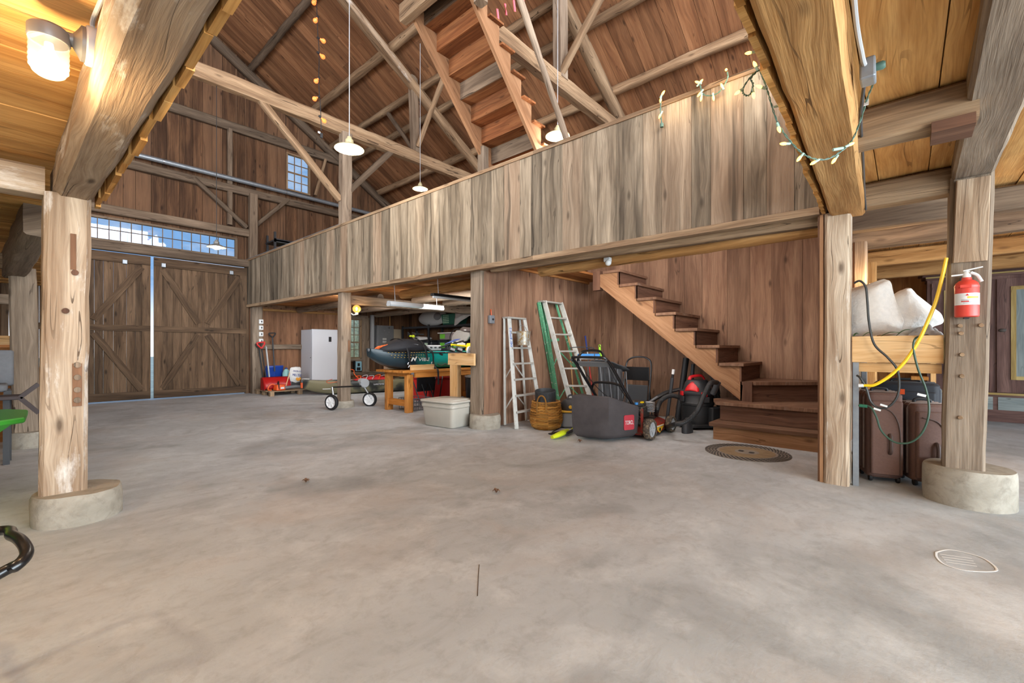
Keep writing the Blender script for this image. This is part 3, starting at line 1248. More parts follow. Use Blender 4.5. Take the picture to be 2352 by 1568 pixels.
def along(y0, y1, dx0, dx1, dz0, dz1, base, tone=None, m=None):
    m = m or MB()
    n = max(1, int((y1 - y0) / 3.2))
    for k in range(n):
        a = y0 + (y1 - y0) * k / n
        b = y0 + (y1 - y0) * (k + 1) / n
        m.hexa([(PXs(a) + dx0, a, base(a) + dz0), (PXs(a) + dx1, a, base(a) + dz0), (PXs(b) + dx0, b, base(b) + dz0), (PXs(b) + dx1, b, base(b) + dz0),
                (PXs(a) + dx0, a, base(a) + dz1), (PXs(a) + dx1, a, base(a) + dz1), (PXs(b) + dx0, b, base(b) + dz1), (PXs(b) + dx1, b, base(b) + dz1)], 1)
    return m


along(0.6, Y1, -0.012, 0.07, -0.05, 0.0, PZt).build('cap_rail', M['beam_wood'], root, smooth=0)
along(0.6, Y1, -0.014, 0.16, -0.015, 0.055, PZb).build('bottom_board', M['beam_wood'], root, smooth=0)
along(8.9, Y1, -0.02, 0.075, 0.0, 0.008, PZt).build('metal_capping', M['galvanised'], root, smooth=0)
b = MB()
# parapet girder just behind the planks
hewn(b, (PXs(0.6) + 0.18, 0.62, 2.5), (PXs(4.8) + 0.18, 4.8, 2.5), 0.12, 0.14, 0.008)
tag(b.build('timber_beam', M['beam_wood'], smooth=50), 'squared joist tucked behind the foot of the grey parapet over the stair nook', 'beam')

# ---------------------------------------------------------------- roof timbers
def on_roof(x, d=0.1):
    return roofz(x) - d


for k, (X, d, txt) in enumerate(((4.3, .17, 'round purlin pole nearest the ridge with the gable end dark behind it'), (5.72, .17, 'pale roof purlin, second below the ridge'), (6.6, .15, 'long roof purlin resting on the two queen posts'), (7.15, .15, 'slim roof purlin just below the queen posts'), (8.3, .17, 'lowest long roof purlin just above the parapet'))):
    b = MB()
    z = on_roof(X, 0.0) + 0.08
    y0 = {0: 9.2, 1: 4.0, 2: 1.0, 3: 0.6, 4: 0.6}[k]
    hewn(b, (X, GY - 0.02, z), (X, y0, z), d, d, 0.016, 0.03, rnd=10 if k == 0 else 0)
    tag(b.build('roof_purlin', M[('dark_beam', 'beam_wood', 'beam_wood', 'beam_wood', 'beam_wood')[k]], smooth=50), txt, 'purlin')
for Y, m_, x1, txt in ((GY - 0.1, 'dark_beam', EX - .05, 'dark rafter against the far gable wall'), (8.92, 'beam_wood', EX - .3, 'pale rafter over the tie beam that the two pendants hang by'), (4.62, 'beam_wood', EX - .3, 'stout rafter with squared cut beside the loft stair'), (0.95, 'beam_wood', EX - .3, 'rafter hidden mostly above the glossy beam')):
    b = MB()
    hewn(b, (RX, Y, RZ - .09), (x1, Y, roofz(x1) - .09), 0.19, 0.2, 0.01, 0.02, up=(0.5, 0, 1))
    tag(b.build('roof_rafter', M[m_], smooth=50), txt, 'rafter')
b = MB()
hewn(b, (4.45, 8.75, roofz(4.45) - .2), (6.2, 8.75, roofz(6.2) - .22), 0.06, 0.12, 0.006, 0.01)
tag(b.build('rafter_splint', M['pale_post'], smooth=50), 'whitish board nailed along the rafter above the first queen post', 'brace')
timber('tie_beam', 'long weathered tie beam crossing the hall above the tall post', 'beam', (0.4, 9.0, 6.0), (EX - .05, 9.0, 5.93), 0.2, 0.27, 'beam_wood', jit=0.018, ch=0.03)
timber('tie_beam', 'pale tie beam running down behind the open loft stair to the parapet', 'beam', (4.75, 4.62, 6.02), (8.9, 4.62, 5.95), 0.2, 0.26, 'beam_wood', jit=0.012, ch=0.03)
timber('queen_post', 'dark queen post standing on the tie beam under the purlin', 'post', (6.5, 9.0, 6.05), (6.42, 9.0, 7.9), 0.2, 0.17, 'dark_beam')
timber('queen_post', 'queen post by the loft stair reaching up to the ridge side of the roof', 'post', (6.45, 4.6, 6.05), (6.43, 4.6, 7.75), 0.22, 0.2, 'grey_post')
for p0, p1, w, m_, txt in (
        ((3.0, 9.0, 5.9), (4.56, 9.0, 4.42), 0.13, 'beam_wood', 'long diagonal brace from the tie beam down to the tall post on its door side'),
        ((4.72, 9.0, 4.62), (5.85, 9.0, 5.92), 0.14, 'dark_beam', 'diagonal brace from the tall post up to the tie beam on the parapet side'),
        ((6.5, 7.9, 7.5), (6.5, 8.9, 6.2), 0.1, 'beam_wood', 'light brace leaning from the purlin to the dark queen post'),
        ((6.5, 10.2, 7.45), (6.5, 9.1, 6.2), 0.1, 'dark_beam', 'dark brace on the far side of the dark queen post'),
        ((6.4, 3.7, 7.1), (6.4, 4.55, 6.12), 0.11, 'beam_wood', 'light brace leaning onto the queen post by the loft stair'),
        ((2.98, GY - .12, 5.62), (4.2, GY - .12, 4.6), 0.12, 'dark_beam', 'dark gable brace under the pipe above the strip window'),
        ((4.42, GY - .12, 4.7), (5.3, GY - .12, 5.66), 0.12, 'dark_beam', 'gable brace rising from the gable post toward the upper window'),
        ((6.1, GY - .14, 5.98), (6.42, GY - .14, 7.2), 0.08, 'beam_wood', 'thin upright brace beside the upper gable window')):
    b = MB()
    hewn(b, p0, p1, w, w * 0.9, 0.008, 0.012)
    tag(b.build('timber_brace', M[m_], smooth=50), txt, 'brace')
b = MB()
hewn(b, (5.3, 3.6, 4.1), (4.15, 3.6, 5.66), 0.085, 0.085, 0.012, rnd=10)
tag(b.build('leaning_pole', M['grey_post'], smooth=60), 'round bark stripped pole leaning up from behind the parapet past the loft stair', 'pole')

# girts and header beams of the gable wall
timber('gable_girt', 'dark upper girt across the gable wall above the pipe', 'beam', (0.3, GY - .08, 7.27), (7.3, GY - .08, 7.3), 0.12, 0.24, 'dark_beam', jit=0.008)
timber('gable_girt', 'dark girt right under the long pipe on the gable wall', 'beam', (-0.5, GY - .09, 5.6), (EX - .1, GY - .09, 5.58), 0.15, 0.2, 'dark_beam', jit=0.008)
timber('gable_girt', 'grey beam just above the strip window over the big doors', 'beam', (-0.5, GY - .08, 4.44), (4.28, GY - .08, 4.46), 0.14, 0.2, 'dark_beam', jit=0.006)
timber('gable_girt', 'header beam between the strip window and the big sliding doors', 'beam', (-0.5, GY - .1, 3.6), (4.3, GY - .1, 3.6), 0.16, 0.2, 'dark_beam', jit=0.006)
timber('gable_girt', 'low rail on the storage gable wall behind the blue snow shovel', 'beam', (4.55, GY - .07, 1.3), (6.9, GY - .07, 1.3), 0.08, 0.14, 'grey_post', jit=0.006)
b = MB()
b.tube([(0.6, GY - .2, 5.82), (3.0, GY - .2, 5.83), (6.2, GY - .2, 5.83), (8.2, GY - .2, 5.82)], 0.06, 14)
p = tag(b.build('metal_pipe', M['galvanised']), 'long grey metal pipe across the gable wall under the upper window', 'pipe')
for x in (2.35, 5.2, 7.2):
    b = MB()
    b.lathe([(0.066, -0.012), (0.066, 0.012)], (x, GY - .2, 5.83), 14, rotm('Y', PI / 2))
    b.box((x, GY - .1, 5.83), (0.02, 0.16, 0.03))
    b.build('pipe_clip', M['steel'], p)

# joists over the storage bays and the stair nook
b = MB()
hewn(b, (5.45, 4.25, 2.47), (5.3, 0.62, 2.46), 0.2, 0.2, 0.012, rnd=12)
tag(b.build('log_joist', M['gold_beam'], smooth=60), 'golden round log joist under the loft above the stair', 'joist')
b = MB()
hewn(b, (5.45, 8.0, 2.4), (5.45, 5.05, 2.42), 0.2, 0.19, 0.012, rnd=12)
tag(b.build('log_joist', M['gold_beam'], smooth=60), 'golden round log joist over the strip lights of the storage bay', 'joist')
for X, a, b1, txt in ((6.35, 8.85, 5.0, 'second log joist over the storage shelves'), (7.3, 8.85, 5.0, 'third log joist above the panel boxes'), (8.3, 8.85, 5.0, 'log joist nearest the eave wall in the shelf bay'), (5.6, 13.6, 9.1, 'log joist over the white freezer'), (6.9, 13.6, 9.1, 'log joist in front of the small storage window'), (8.2, 13.6, 9.1, 'log joist in the dark far corner of the storage')):
    b = MB()
    hewn(b, (X, a, 2.4), (X, b1, 2.43), 0.17, 0.17, 0.012, rnd=12)
    tag(b.build('log_joist', M['grey_post'], smooth=60), txt, 'joist')
timber('storage_girder', 'weathered cross girder behind the kayak cart post under the loft', 'beam', (4.74, 8.98, 2.3), (EX - .02, 8.98, 2.3), 0.2, 0.2, 'grey_post')
timber('storage_girder', 'pale lath along the top of the storage gable wall', 'beam', (4.5, GY - .06, 2.36), (7.0, GY - .06, 2.36), 0.05, 0.06, 'gold_beam')
# low aisle joists beside the extinguisher post
for X, m_, txt in ((5.12, 'beam_wood', 'first low joist from the stair corner post to the grey beam'), (6.0, 'dark_beam', 'second low joist above the pillow sacks'), (7.1, 'dark_beam', 'third low joist above the pillow sacks'), (8.7, 'gold_beam', 'fourth low joist in front of the tall painted wardrobe'), (10.3, 'gold_beam', 'last low joist just before the tall painted wardrobe'), (3.55, 'beam_wood', 'short notched joist between the glossy beam and the grey beam')):
    b = MB()
    y0, y1 = (0.5, -3.2) if X > 5.5 else ((0.32, -0.3) if X < 5 else (0.6, -0.3))
    zc = 2.605 if X > 5.5 else 2.62
    hewn(b, (X, y0, zc), (X, y1, zc), 0.17, 0.21, 0.008, 0.015)
    p = tag(b.build('timber_joist', M[m_], smooth=30), txt, 'joist')
    if X < 5:
        b = MB()
        b.box2((3.44, -0.285, 2.47), (3.66, -0.11, 2.53), 1)
        b.build('notch_block', M['stair_dark'], p, smooth=0)
timber('timber_joist', 'pale squared timber joining the tall post from the low aisle', 'joist', (-2.5, 4.64, 2.44), (0.12, 4.64, 2.44), 0.2, 0.2, 'pale_post', jit=0.01)
timber('timber_joist', 'grey squared timber joining the paint flecked post from the low aisle', 'joist', (-2.5, 8.4, 2.34), (-0.04, 8.4, 2.34), 0.2, 0.19, 'beam_wood', jit=0.01)
timber('timber_joist', 'old pole rail above the plywood counter by the paint flecked post', 'joist', (-2.5, 9.6, 1.95), (0.0, 9.6, 1.95), 0.14, 0.14, 'grey_post', jit=0.01)

# ---------------------------------------------------------------- stair in the nook
root = thing('staircase', 'brown wooden staircase rising across the plank nook under the loft', 'stairs', (6.8, 2.0, 0))
XS, XW = 6.83, 7.88
RI = 0.26


def ysn(k):            # y of the nosing of step k (k>=3)
    return 1.70 + (k - 4) * 0.32


b = MB()
poly = []
for k in range(4, 12):
    poly.append((XS, ysn(k) + 0.035, (k - 1) * RI + 0.0))
    poly.append((XS, ysn(k) + 0.035, k * RI - 0.045))
    if k == 11:
        break
top_y = 4.02
poly = [(XS, 1.73, 0.5)]
for k in range(4, 11):
    poly.append((XS, ysn(k) + 0.035, (k - 1) * RI - 0.045))
    poly.append((XS, ysn(k) + 0.035, k * RI - 0.045))
poly.append((XS, top_y, 10 * RI - 0.045))
poly.append((XS, top_y, 2.34))
low = [(XS, 1.73, 0.5)]
sb = MB()
pl_ = [(XS, 1.735, 0.5)]
for k in range(4, 12):
    y1 = ysn(k) + 0.035 if k < 11 else top_y
    zt = (k - 1) * RI - 0.045
    if k > 4:
        pl_.append((XS, ysn(k - 1) + 0.035, zt))
    else:
        pl_.append((XS, 1.72, zt))
    pl_.append((XS, y1, zt))
pl_.append((XS, top_y, 2.34))
sb.plate(pl_, (0.04, 0, 0), (0, top_y - 1.73, 1.84), 0.5)
sb.build('stringer', M['stair_side'], root, smooth=0)
for k in range(4, 11):
    yn = ysn(k)
    b = MB()
    b.box2((XS - 0.03, yn, k * RI - 0.045), (XW, yn + 0.33, k * RI), 0)
    b.build('tread', M['stair_tread'], root, smooth=0, bevel=0.004)
    b = MB()
    b.box2((XS - 0.004, yn + 0.035, (k - 1) * RI), (XW, yn + 0.06, k * RI - 0.045), 0)
    b.build('riser', M['stair_dark'], root, smooth=0)
# turning step 3 and the two bottom steps that face the hall
b = MB()
b.prism([(6.86, 1.70, 0.735), (7.88, 1.96, 0.735), (7.88, 0.66, 0.735), (7.72, 0.66, 0.735), (6.86, 1.56, 0.735)][::-1], (0, 0, 0.045), 0.5)
b.build('tread', M['stair_tread'], root, smooth=0)
b = MB()
b.hexa([(6.88, 1.62, 0.5), (7.76, 0.68, 0.5), (6.90, 1.66, 0.5), (7.78, 0.72, 0.5), (6.88, 1.62, 0.735), (7.76, 0.68, 0.735), (6.90, 1.66, 0.735), (7.78, 0.72, 0.735)], 0)
b.box2((XS, 1.6, 0.5), (XS + .03, 1.75, 0.78), 2)
b.build('riser', M['stair_dark'], root, smooth=0)
for (xf, xb, y0, y1, z, dx) in ((6.39, 6.83, 0.66, 1.98, 0.235, 0.04), (6.62, 7.88, 0.66, 1.96, 0.5, 0.035)):
    b = MB()
    if z < 0.3:
        b.box2((xf - dx - .02, y0, z - 0.05), (xb, y1 + 0.04, z), 1)
    else:
        b.prism([(xf - dx, y0, z - 0.05), (xb, y0, z - .05), (xb, 1.74, z - .05), (6.95, 2.15, z - .05), (xf - dx - .02, y1 + 0.04, z - .05)], (0, 0, 0.05))
    b.build('tread', M['stair_tread'], root, smooth=0, bevel=0.004)
    b = MB()
    b.box2((xf, y0, z - 0.26 if z > .3 else 0.0), (xf + .03, y1, z - 0.05), 1)
    b.build('riser', M['stair_side' if z < 0.3 else 'stair_dark'], root, smooth=0)
    b = MB()
    b.box2((xf + .03, y1 - .03, z - 0.26 if z > .3 else 0.0), (xb, y1, z - 0.05), 0)
    b.build('side_board', M['stair_side'], root, smooth=0)
b = MB()
b.box2((XS - .01, 4.02, 2.28), (XS + .1, 4.16, 2.62), 2)
b.build('newel_block', M['stair_dark'], root, smooth=0)
b = MB()
b.box2((XS + .1, 4.05, 2.36), (XW, 4.14, 2.62), 0)
b.build('landing_joist', M['stair_dark'], root, smooth=0)

# ---------------------------------------------------------------- open stair from the loft to the roof space
root = thing('loft_staircase', 'steep light brown open stair climbing from the loft into the roof', 'stairs', (6.5, 4.7, 2.66))
YL, YR = 5.28, 4.22
sl = (5.87 - 4.40) / (3.91 - 5.20)         # slope of the underside
xb0, zb0 = 5.2, 4.40


def zund(x):
    return zb0 + (x - xb0) * sl


runs = 0.235
rise = -sl * runs
x_top, n_st = 3.75, 13
for Y, th in ((YL, 0.05), (YR, 0.05)):
    b = MB()
    top_, bot_ = [], []
    for k in range(n_st):
        xa = x_top + k * runs
        xc = xa + runs
        if zund(xc) < 2.7:
            break
        zt = zund(xa) + 0.22
        top_ += [(xa, Y, zt), (xc, Y, zt)]
        xl_ = xc
    b.plate(top_ + [(xl_, Y, zund(xl_)), (x_top, Y, zund(x_top))], (0, th, 0), (1, 0, sl), 0.5)
    b.build('stringer', M['stair_side'], root, smooth=0)
for k in range(n_st):
    xa = x_top + k * runs
    zt = zund(xa) + 0.22
    if zt < 3.0:
        break
    b = MB()
    b.box2((xa - 0.0, YR - .06, zt), (xa + runs + 0.03, YL + .05, zt + 0.03), 1)
    b.build('tread', M['stair_under'], root, smooth=0)
    b = MB()
    b.box2((xa + runs - .02, YR + .05, zt - rise), (xa + runs, YL, zt), 1)
    b.build('riser', M['stair_under' if k % 3 else 'dark_beam'], root, smooth=0)
timber('header_beam', 'grey header beam at the top of the open loft stair', 'beam', (3.72, 5.45, 6.1), (3.72, 3.4, 6.1), 0.14, 0.26, 'beam_wood')
timber('header_beam', 'sawn post stub hanging beside the top of the open loft stair', 'post', (3.98, 4.1, 5.72), (3.94, 4.1, 6.9), 0.15, 0.15, 'grey_post')
b = MB()
y = 3.3
while y < 5.4:
    b.box2((1.5, y + .002, 6.25), (3.78, y + .24, 6.28), 0)
    y += 0.245
struct(b.build('ceiling_attic', M['roof_boards'], smooth=0))
# ---------------------------------------------------------------- helpers for small things
def text(name, s, c, right, up, height, mat, parent=None, ext=0.0015, width=None, slant=0.0):
    """raised lettering centred at c"""
    cu = bpy.data.curves.new('t', 'FONT')
    cu.body = s
    cu.align_x = 'CENTER'
    cu.align_y = 'CENTER'
    cu.extrude = ext
    cu.shear = slant
    tmp = bpy.data.objects.new('t', cu)
    me = bpy.data.meshes.new_from_object(tmp)
    bpy.data.objects.remove(tmp)
    bpy.data.curves.remove(cu)
    xs = [v.co.x for v in me.vertices]
    ys = [v.co.y for v in me.vertices]
    hx, hy = max(xs) - min(xs), max(ys) - min(ys)
    cx, cy = (max(xs) + min(xs)) / 2, (max(ys) + min(ys)) / 2
    k = height / hy
    kx = k if width is None else width / hx
    right = V(right).normalized()
    up = V(up).normalized()
    nr = right.cross(up)
    c = V(c)
    off = V(parent.location) if parent is not None else V((0, 0, 0))
    for v in me.vertices:
        v.co = c + right * ((v.co.x - cx) * kx) + up * ((v.co.y - cy) * k) + nr * v.co.z - off
    me.name = name
    me.materials.append(mat)
    o = bpy.data.objects.new(name, me)
    COL.objects.link(o)
    if parent is not None:
        o.parent = parent
    return o


def smooth_path(pts, n=8):
    """Catmull-Rom through the points"""
    pts = [V(p) for p in pts]
    out = []
    for i in range(len(pts) - 1):
        p0 = pts[max(i - 1, 0)]
        p1, p2 = pts[i], pts[i + 1]
        p3 = pts[min(i + 2, len(pts) - 1)]
        for k in range(n):
            t = k / n
            out.append(0.5 * ((2 * p1) + (p2 - p0) * t + (2 * p0 - 5 * p1 + 4 * p2 - p3) * t * t + (3 * p1 - p0 - 3 * p2 + p3) * t ** 3))
    out.append(pts[-1])
    return out


def rbox(mb, c, d, r, rot=None, n=4, tone=None, top=1.0):
    """upright box with rounded vertical corners; top scales the upper outline"""
    hx, hy, hz = d[0] / 2, d[1] / 2, d[2] / 2
    ring = []
    for sx, sy, a0 in ((1, 1, 0), (-1, 1, 90), (-1, -1, 180), (1, -1, 270)):
        for k in range(n + 1):
            a = R(a0 + 90 * k / n)
            ring.append((sx * (hx - r) + r * math.cos(a), sy * (hy - r) + r * math.sin(a)))
    e = min(r * 0.4, hz * 0.4)
    rings = []
    for z, s, ins in ((-hz, 1, e), (-hz + e, 1, 0), (hz - e, top, 0), (hz, top, e)):
        rr = []
        for x, y in ring:
            q = V((x * s * (1 - ins / hx), y * s * (1 - ins / hy), z))
            if rot is not None:
                q = rot @ q
            rr.append(q + V(c))
        rings.append(rr)
    return mb.loft(rings, True, True, tone)


# ---------------------------------------------------------------- lamps
root = thing('jar_lamp', 'lit ribbed glass jar lamp fixed to the side of the massive pale beam', 'lamp', (0.2, 2.45, 2.46))
b = MB()
b.lathe([(0.075, 0), (0.075, 0.045), (0.07, 0.05)], (0.225, 2.45, 2.465), 20, rotm('Y', -PI / 2))
b.build('mounting_box', M['light_grey'], root)
b = MB()
b.lathe([(0.066, 0.05), (0.066, 0.062), (0.05, 0.07), (0.026, 0.085), (0.02, 0.12)], (0.225, 2.45, 2.465), 20, rotm('Y', -PI / 2))
flat('lamp_grey', (120, 116, 112), 0.45, 0.3)
b.build('wall_plate', M['lamp_grey'], root)
b = MB()
b.tube(smooth_path([(0.12, 2.45, 2.465), (0.10, 2.45, 2.475), (0.085, 2.45, 2.47)], 4), 0.02, 12)
b.lathe([(0.058, 0), (0.06, 0.004), (0.06, 0.045), (0.05, 0.056), (0.002, 0.06)], (0.075, 2.45, 2.425), 24)
b.build('lamp_cap', M['lamp_grey'], root)
m_, N_, L_, b_ = newmat('jar_glass')
b_.inputs['Base Color'].default_value = (1, 0.93, 0.78, 1)
b_.inputs['Roughness'].default_value = 0.12
b_.inputs['Alpha'].default_value = 0.22
b_.inputs['Emission Color'].default_value = s2l((255, 216, 150))
b_.inputs['Emission Strength'].default_value = 0.5
M['jar_glass'] = m_
b = MB()
pr = []
for k in range(15):
    z = 0.0 - 0.13 * k / 14
    rr = 0.055 if k < 11 else 0.055 - 0.02 * ((k - 10) / 4) ** 2
    pr.append((rr + (0.0022 if k % 2 else -0.001), z))
b.lathe(pr, (0.075, 2.45, 2.425), 28)
b.build('glass_jar', M['jar_glass'], root, smooth=60)
b = MB()
b.lathe([(0.012, 0), (0.014, -0.02), (0.032, -0.055), (0.034, -0.075), (0.022, -0.1), (0.002, -0.107)], (0.075, 2.45, 2.42), 18)
b.build('bulb', M['bulb_white'], root)
lamp('jar_light', (0.02, 2.45, 2.24), 20, (1, 0.74, 0.42), 0.05)
lamp('rear_fill', (2.2, -1.6, 2.2), 28, (1, 0.88, 0.68), 0.06)  # added fill out of view, no lamp there, brightens the low right ceiling
lamp('rear_fill', (-1.6, 3.2, 2.2), 40, (1, 0.86, 0.64), 0.06)  # second added fill, out of view, for the low left ceiling
b = MB()
b.tube(smooth_path([(0.2, 2.44, 2.53), (0.195, 2.42, 2.56), (0.21, 2.2, 2.57), (0.24, 1.6, 2.57)], 6), 0.008, 8)
tag(b.build('cable', M['light_grey']), 'pale cable running back along the beam from the jar lamp', 'cable')


def pendant(name, label, p, r, z_top, matshade, glow, power, cordmat='light_grey', parent_bulb='bulb_white'):
    x, y, z = p
    root = thing(name, label, 'lamp', (x, y, z), 0, 'shallow shade pendant lamps')
    b = MB()
    b.tube([(x, y, z + r * 0.75), (x, y, z_top)], 0.006 if r > 0.15 else 0.005, 6)
    b.build('cord', M[cordmat], root)
    b = MB()
    pr = [(r, 0), (r * 1.0, 0.006), (r * 0.9, r * 0.1), (r * 0.55, r * 0.26), (r * 0.3, r * 0.38), (r * 0.26, r * 0.44), (r * 0.24, r * 0.44), (r * 0.28, r * 0.36), (r * 0.53, r * 0.22), (r * 0.88, r * 0.07), (r * 0.985, 0)]
    b.lathe(pr, (x, y, z), 32, caps=False)
    b.build('lamp_shade', M[matshade], root)
    b = MB()
    b.lathe([(r * 0.27, r * 0.4), (r * 0.29, r * 0.5), (r * 0.27, r * 0.66), (r * 0.17, r * 0.72), (r * 0.15, r * 0.86), (r * 0.05, r * 0.92), (0.002, r * 0.93)], (x, y, z), 20)
    b.build('socket_cap', M[matshade], root)
    b = MB()
    rb_ = r * 0.42
    b.lathe([(rb_ * 0.35, r * 0.36), (rb_ * 0.8, r * 0.2), (rb_, r * 0.02), (rb_ * 0.9, -r * 0.12), (rb_ * 0.5, -r * 0.24), (0.002, -r * 0.27)], (x, y, z), 20)
    b.build('bulb', M[parent_bulb], root)
    if power:
        lamp(name + '_light', (x, y, z - r * 1.1), power, (1, 0.93, 0.82), 0.05)
    return root


flat('cream_enamel', (184, 174, 136), 0.4)
flat('grey_enamel', (96, 94, 90), 0.4)
pendant('pendant_lamp', 'large cream pendant lamp hanging mid hall in front of the tall post', (3.18, 6.0, 4.13), 0.205, roofz(3.18), 'cream_enamel', 1, 60)
pendant('pendant_lamp', 'small grey pendant lamp hanging before the strip window of the big doors', (2.3, 9.0, 3.02), 0.15, 5.85, 'grey_enamel', 1, 12, 'black_rubber')
pendant('pendant_lamp', 'cream pendant lamp peeking over the parapet beside the open loft stair', (5.6, 4.05, 4.56), 0.19, roofz(5.6), 'cream_enamel', 1, 25)
pendant('pendant_lamp', 'small cream pendant lamp peeking over the parapet under the far tie beam', (6.0, 8.13, 4.83), 0.17, 8.1, 'cream_enamel', 1, 14)

# string of amber bulbs hanging from the roof
root = thing('string_light', 'hanging cord of amber filament bulbs above the big doors', 'lights', (3.2, 7.0, 6.0))
pts = [(726, -60), (729, 60), (733, 120), (732, 190), (736, 245), (738, 300)]
b = MB()
b.tube(smooth_path([pY(x_, y_, 7.0) for x_, y_ in pts] , 5), 0.006, 6)
b.build('cord', M['black_rubber'], root)
flat('amber_glass', (240, 120, 60), 0.1, alpha=0.4)
M['amber_glass'].node_tree.nodes['Principled BSDF'].inputs['Emission Color'].default_value = s2l((255, 110, 50))
M['amber_glass'].node_tree.nodes['Principled BSDF'].inputs['Emission Strength'].default_value = 1.3
for bx, by, cx_ in ((722, 5, 728), (725, 46, 729), (741, 93, 731), (740, 129, 733), (727, 185, 732), (724, 226, 735), (743, 276, 737)):
    c = pY(bx, by, 7.0)
    a = pY(cx_, by - 6, 7.0)
    d = (c - a).normalized()
    q = d.to_track_quat('Z', 'X').to_matrix()
    b = MB()
    b.lathe([(0.013, -0.055), (0.014, -0.03), (0.03, -0.005), (0.036, 0.015), (0.028, 0.036), (0.012, 0.047), (0.002, 0.05)], c, 14, q)
    o = b.build('bulb', M['amber_glass'], root)
    b = MB()
    b.lathe([(0.015, -0.09), (0.016, -0.05), (0.013, -0.045)], c, 10, q)
    b.build('socket', M['black_rubber'], o)
b = MB()
b.box(pY(738, 311, 7.0), (0.04, 0.02, 0.075))
b.build('plug', M['black_rubber'], root, smooth=0)
b = MB()
b.box(pY(733, 304, 7.0), (0.04, 0.004, 0.03))
b.build('tag', M['white_plastic'], root, smooth=0)

# string of small warm lights from the outlet box to the parapet
root = thing('string_light', 'green wired mini lights strung from the outlet box along the parapet end', 'lights', (2.3, 0.55, 2.4))
flat('green_wire', (74, 104, 92), 0.5)
flat('pale_green', (150, 178, 164), 0.5)


def at(x_, y_):
    if x_ < 1672:
        return pX(x_, y_, 4.86)
    return pD(x_, y_, 2.35)


segs = [[(1997, 165), (2005, 190), (1992, 225), (1975, 280), (1955, 325), (1925, 352), (1895, 366), (1862, 362), (1835, 345), (1810, 318), (1788, 285), (1775, 250), (1765, 215), (1755, 185), (1745, 160)],
        [(1745, 160), (1728, 172), (1708, 200), (1708, 216), (1722, 218), (1730, 195), (1725, 180), (1740, 163)],
        [(1670, 165), (1671, 180), (1655, 208), (1635, 219), (1615, 216), (1608, 195), (1602, 188)],
        [(1522, 213), (1518, 232), (1517, 262), (1520, 284)]]
for sgm in segs:
    for s_ in (0, 1):
        P_ = smooth_path([at(*q) for q in sgm], 6)
        rr = 0.0032 if sgm[0][0] > 1700 else 0.005
        P_ = [q + V((0, math.cos(k * 1.3 + s_ * PI), math.sin(k * 1.3 + s_ * PI))) * rr for k, q in enumerate(P_)]
        b = MB()
        b.tube(P_, rr * 0.8, 5)
        b.build('wire', M['green_wire'], root)
mini = [(1717, 122, 1730, 120, 1), (1733, 146, 1740, 160, 1), (1692, 214, 1706, 204, 1), (1731, 221, 1729, 208, 1), (1742, 198, 1754, 202, 1), (1795, 241, 1780, 245, 1), (1797, 330, 1810, 330, 1), (1834, 366, 1842, 356, 1), (1866, 375, 1880, 367, 1), (1914, 371, 1922, 360, 1), (1957, 330, 1948, 334, 1), (1790, 299, 1787, 290, 1),
        (1668, 160, 1676, 162, 1), (1657, 195, 1660, 201, 1), (1639, 227, 1638, 220, 1), (1605, 218, 1610, 212, 1), (1610, 228, 1612, 217, 1), (1611, 186, 1606, 192, 1), (1600, 188, 1606, 190, 1), (1524, 212, 1519, 220, 1), (1517, 232, 1518, 225, 1), (1515, 268, 1518, 262, 1)]
for bx, by, cx_, cy_, _ in mini:
    tip, a = at(bx, by), at(cx_, cy_)
    k = 1.0 if bx > 1672 else 1.5
    d = (tip - a)
    d.normalize()
    q = d.to_track_quat('Z', 'X').to_matrix()
    b = MB()
    b.lathe([(0.0065 * k, 0), (0.0085 * k, 0.010 * k), (0.0075 * k, 0.02 * k), (0.004 * k, 0.029 * k), (0.0005, 0.033 * k)], tip - d * 0.018 * k, 10, q)
    o = b.build('bulb', M['bulb_mini'], root)
    b = MB()
    b.lathe([(0.006 * k, -0.024 * k), (0.0075 * k, 0.0)], tip - d * 0.018 * k, 8, q)
    b.build('socket', M['pale_green'], o)
b = MB()
b.tube([at(1913, 344), at(1936, 340)], 0.008, 8)
b.build('fuse_socket', M['pale_green'], root)
b = MB()
b.tube([at(1520, 284), at(1520, 292)], 0.02, 8)
b.build('plug', M['green_wire'], root)
b = MB()
b.box(at(1990, 235), (0.004, 0.02, 0.05), rot=rotm('Y', 0.6))
b.build('tag', M['white_plastic'], root, smooth=0)
for q, pw in (((4.7, 1.35, 3.95), 3.0), ((4.7, 1.9, 3.95), 1.5), ((2.2, 0.72, 2.55), 1.2)):
    lamp('mini_glow', q, pw, (1, 0.72, 0.3), 0.05)

# outlet box on the glossy beam with its pipe and plug
root = thing('outlet_box', 'metal outlet box with green plug on the side of the glossy beam', 'outlet', (2.73, 0.18, 2.58))
b = MB()
b.box((2.73, 0.135, 2.585), (0.1, 0.06, 0.1))
b.build('box', M['galvanised'], root, smooth=0, bevel=0.008, seg=2)
b = MB()
b.lathe([(0.018, 0), (0.02, 0.025), (0.014, 0.035)], (2.74, 0.105, 2.6), 12, rotm('X', PI / 2))
b.build('plug', M['green_wire'], root)
b = MB()
b.tube(smooth_path([(2.68, 0.145, 2.6), (2.6, 0.15, 2.61), (2.3, 0.155, 2.64), (1.6, 0.13, 2.66), (0.9, 0.11, 2.66)], 6), 0.01, 8)
b.build('cable', M['light_grey'], root)
b = MB()
b.tube(smooth_path([(2.78, 0.15, 2.57), (3.2, 0.19, 2.56), (3.9, 0.22, 2.56), (4.7, 0.255, 2.55), (5.0, 0.262, 2.48)], 6), 0.008, 8)
b.build('dark_cable', M['dark_grey'], root)

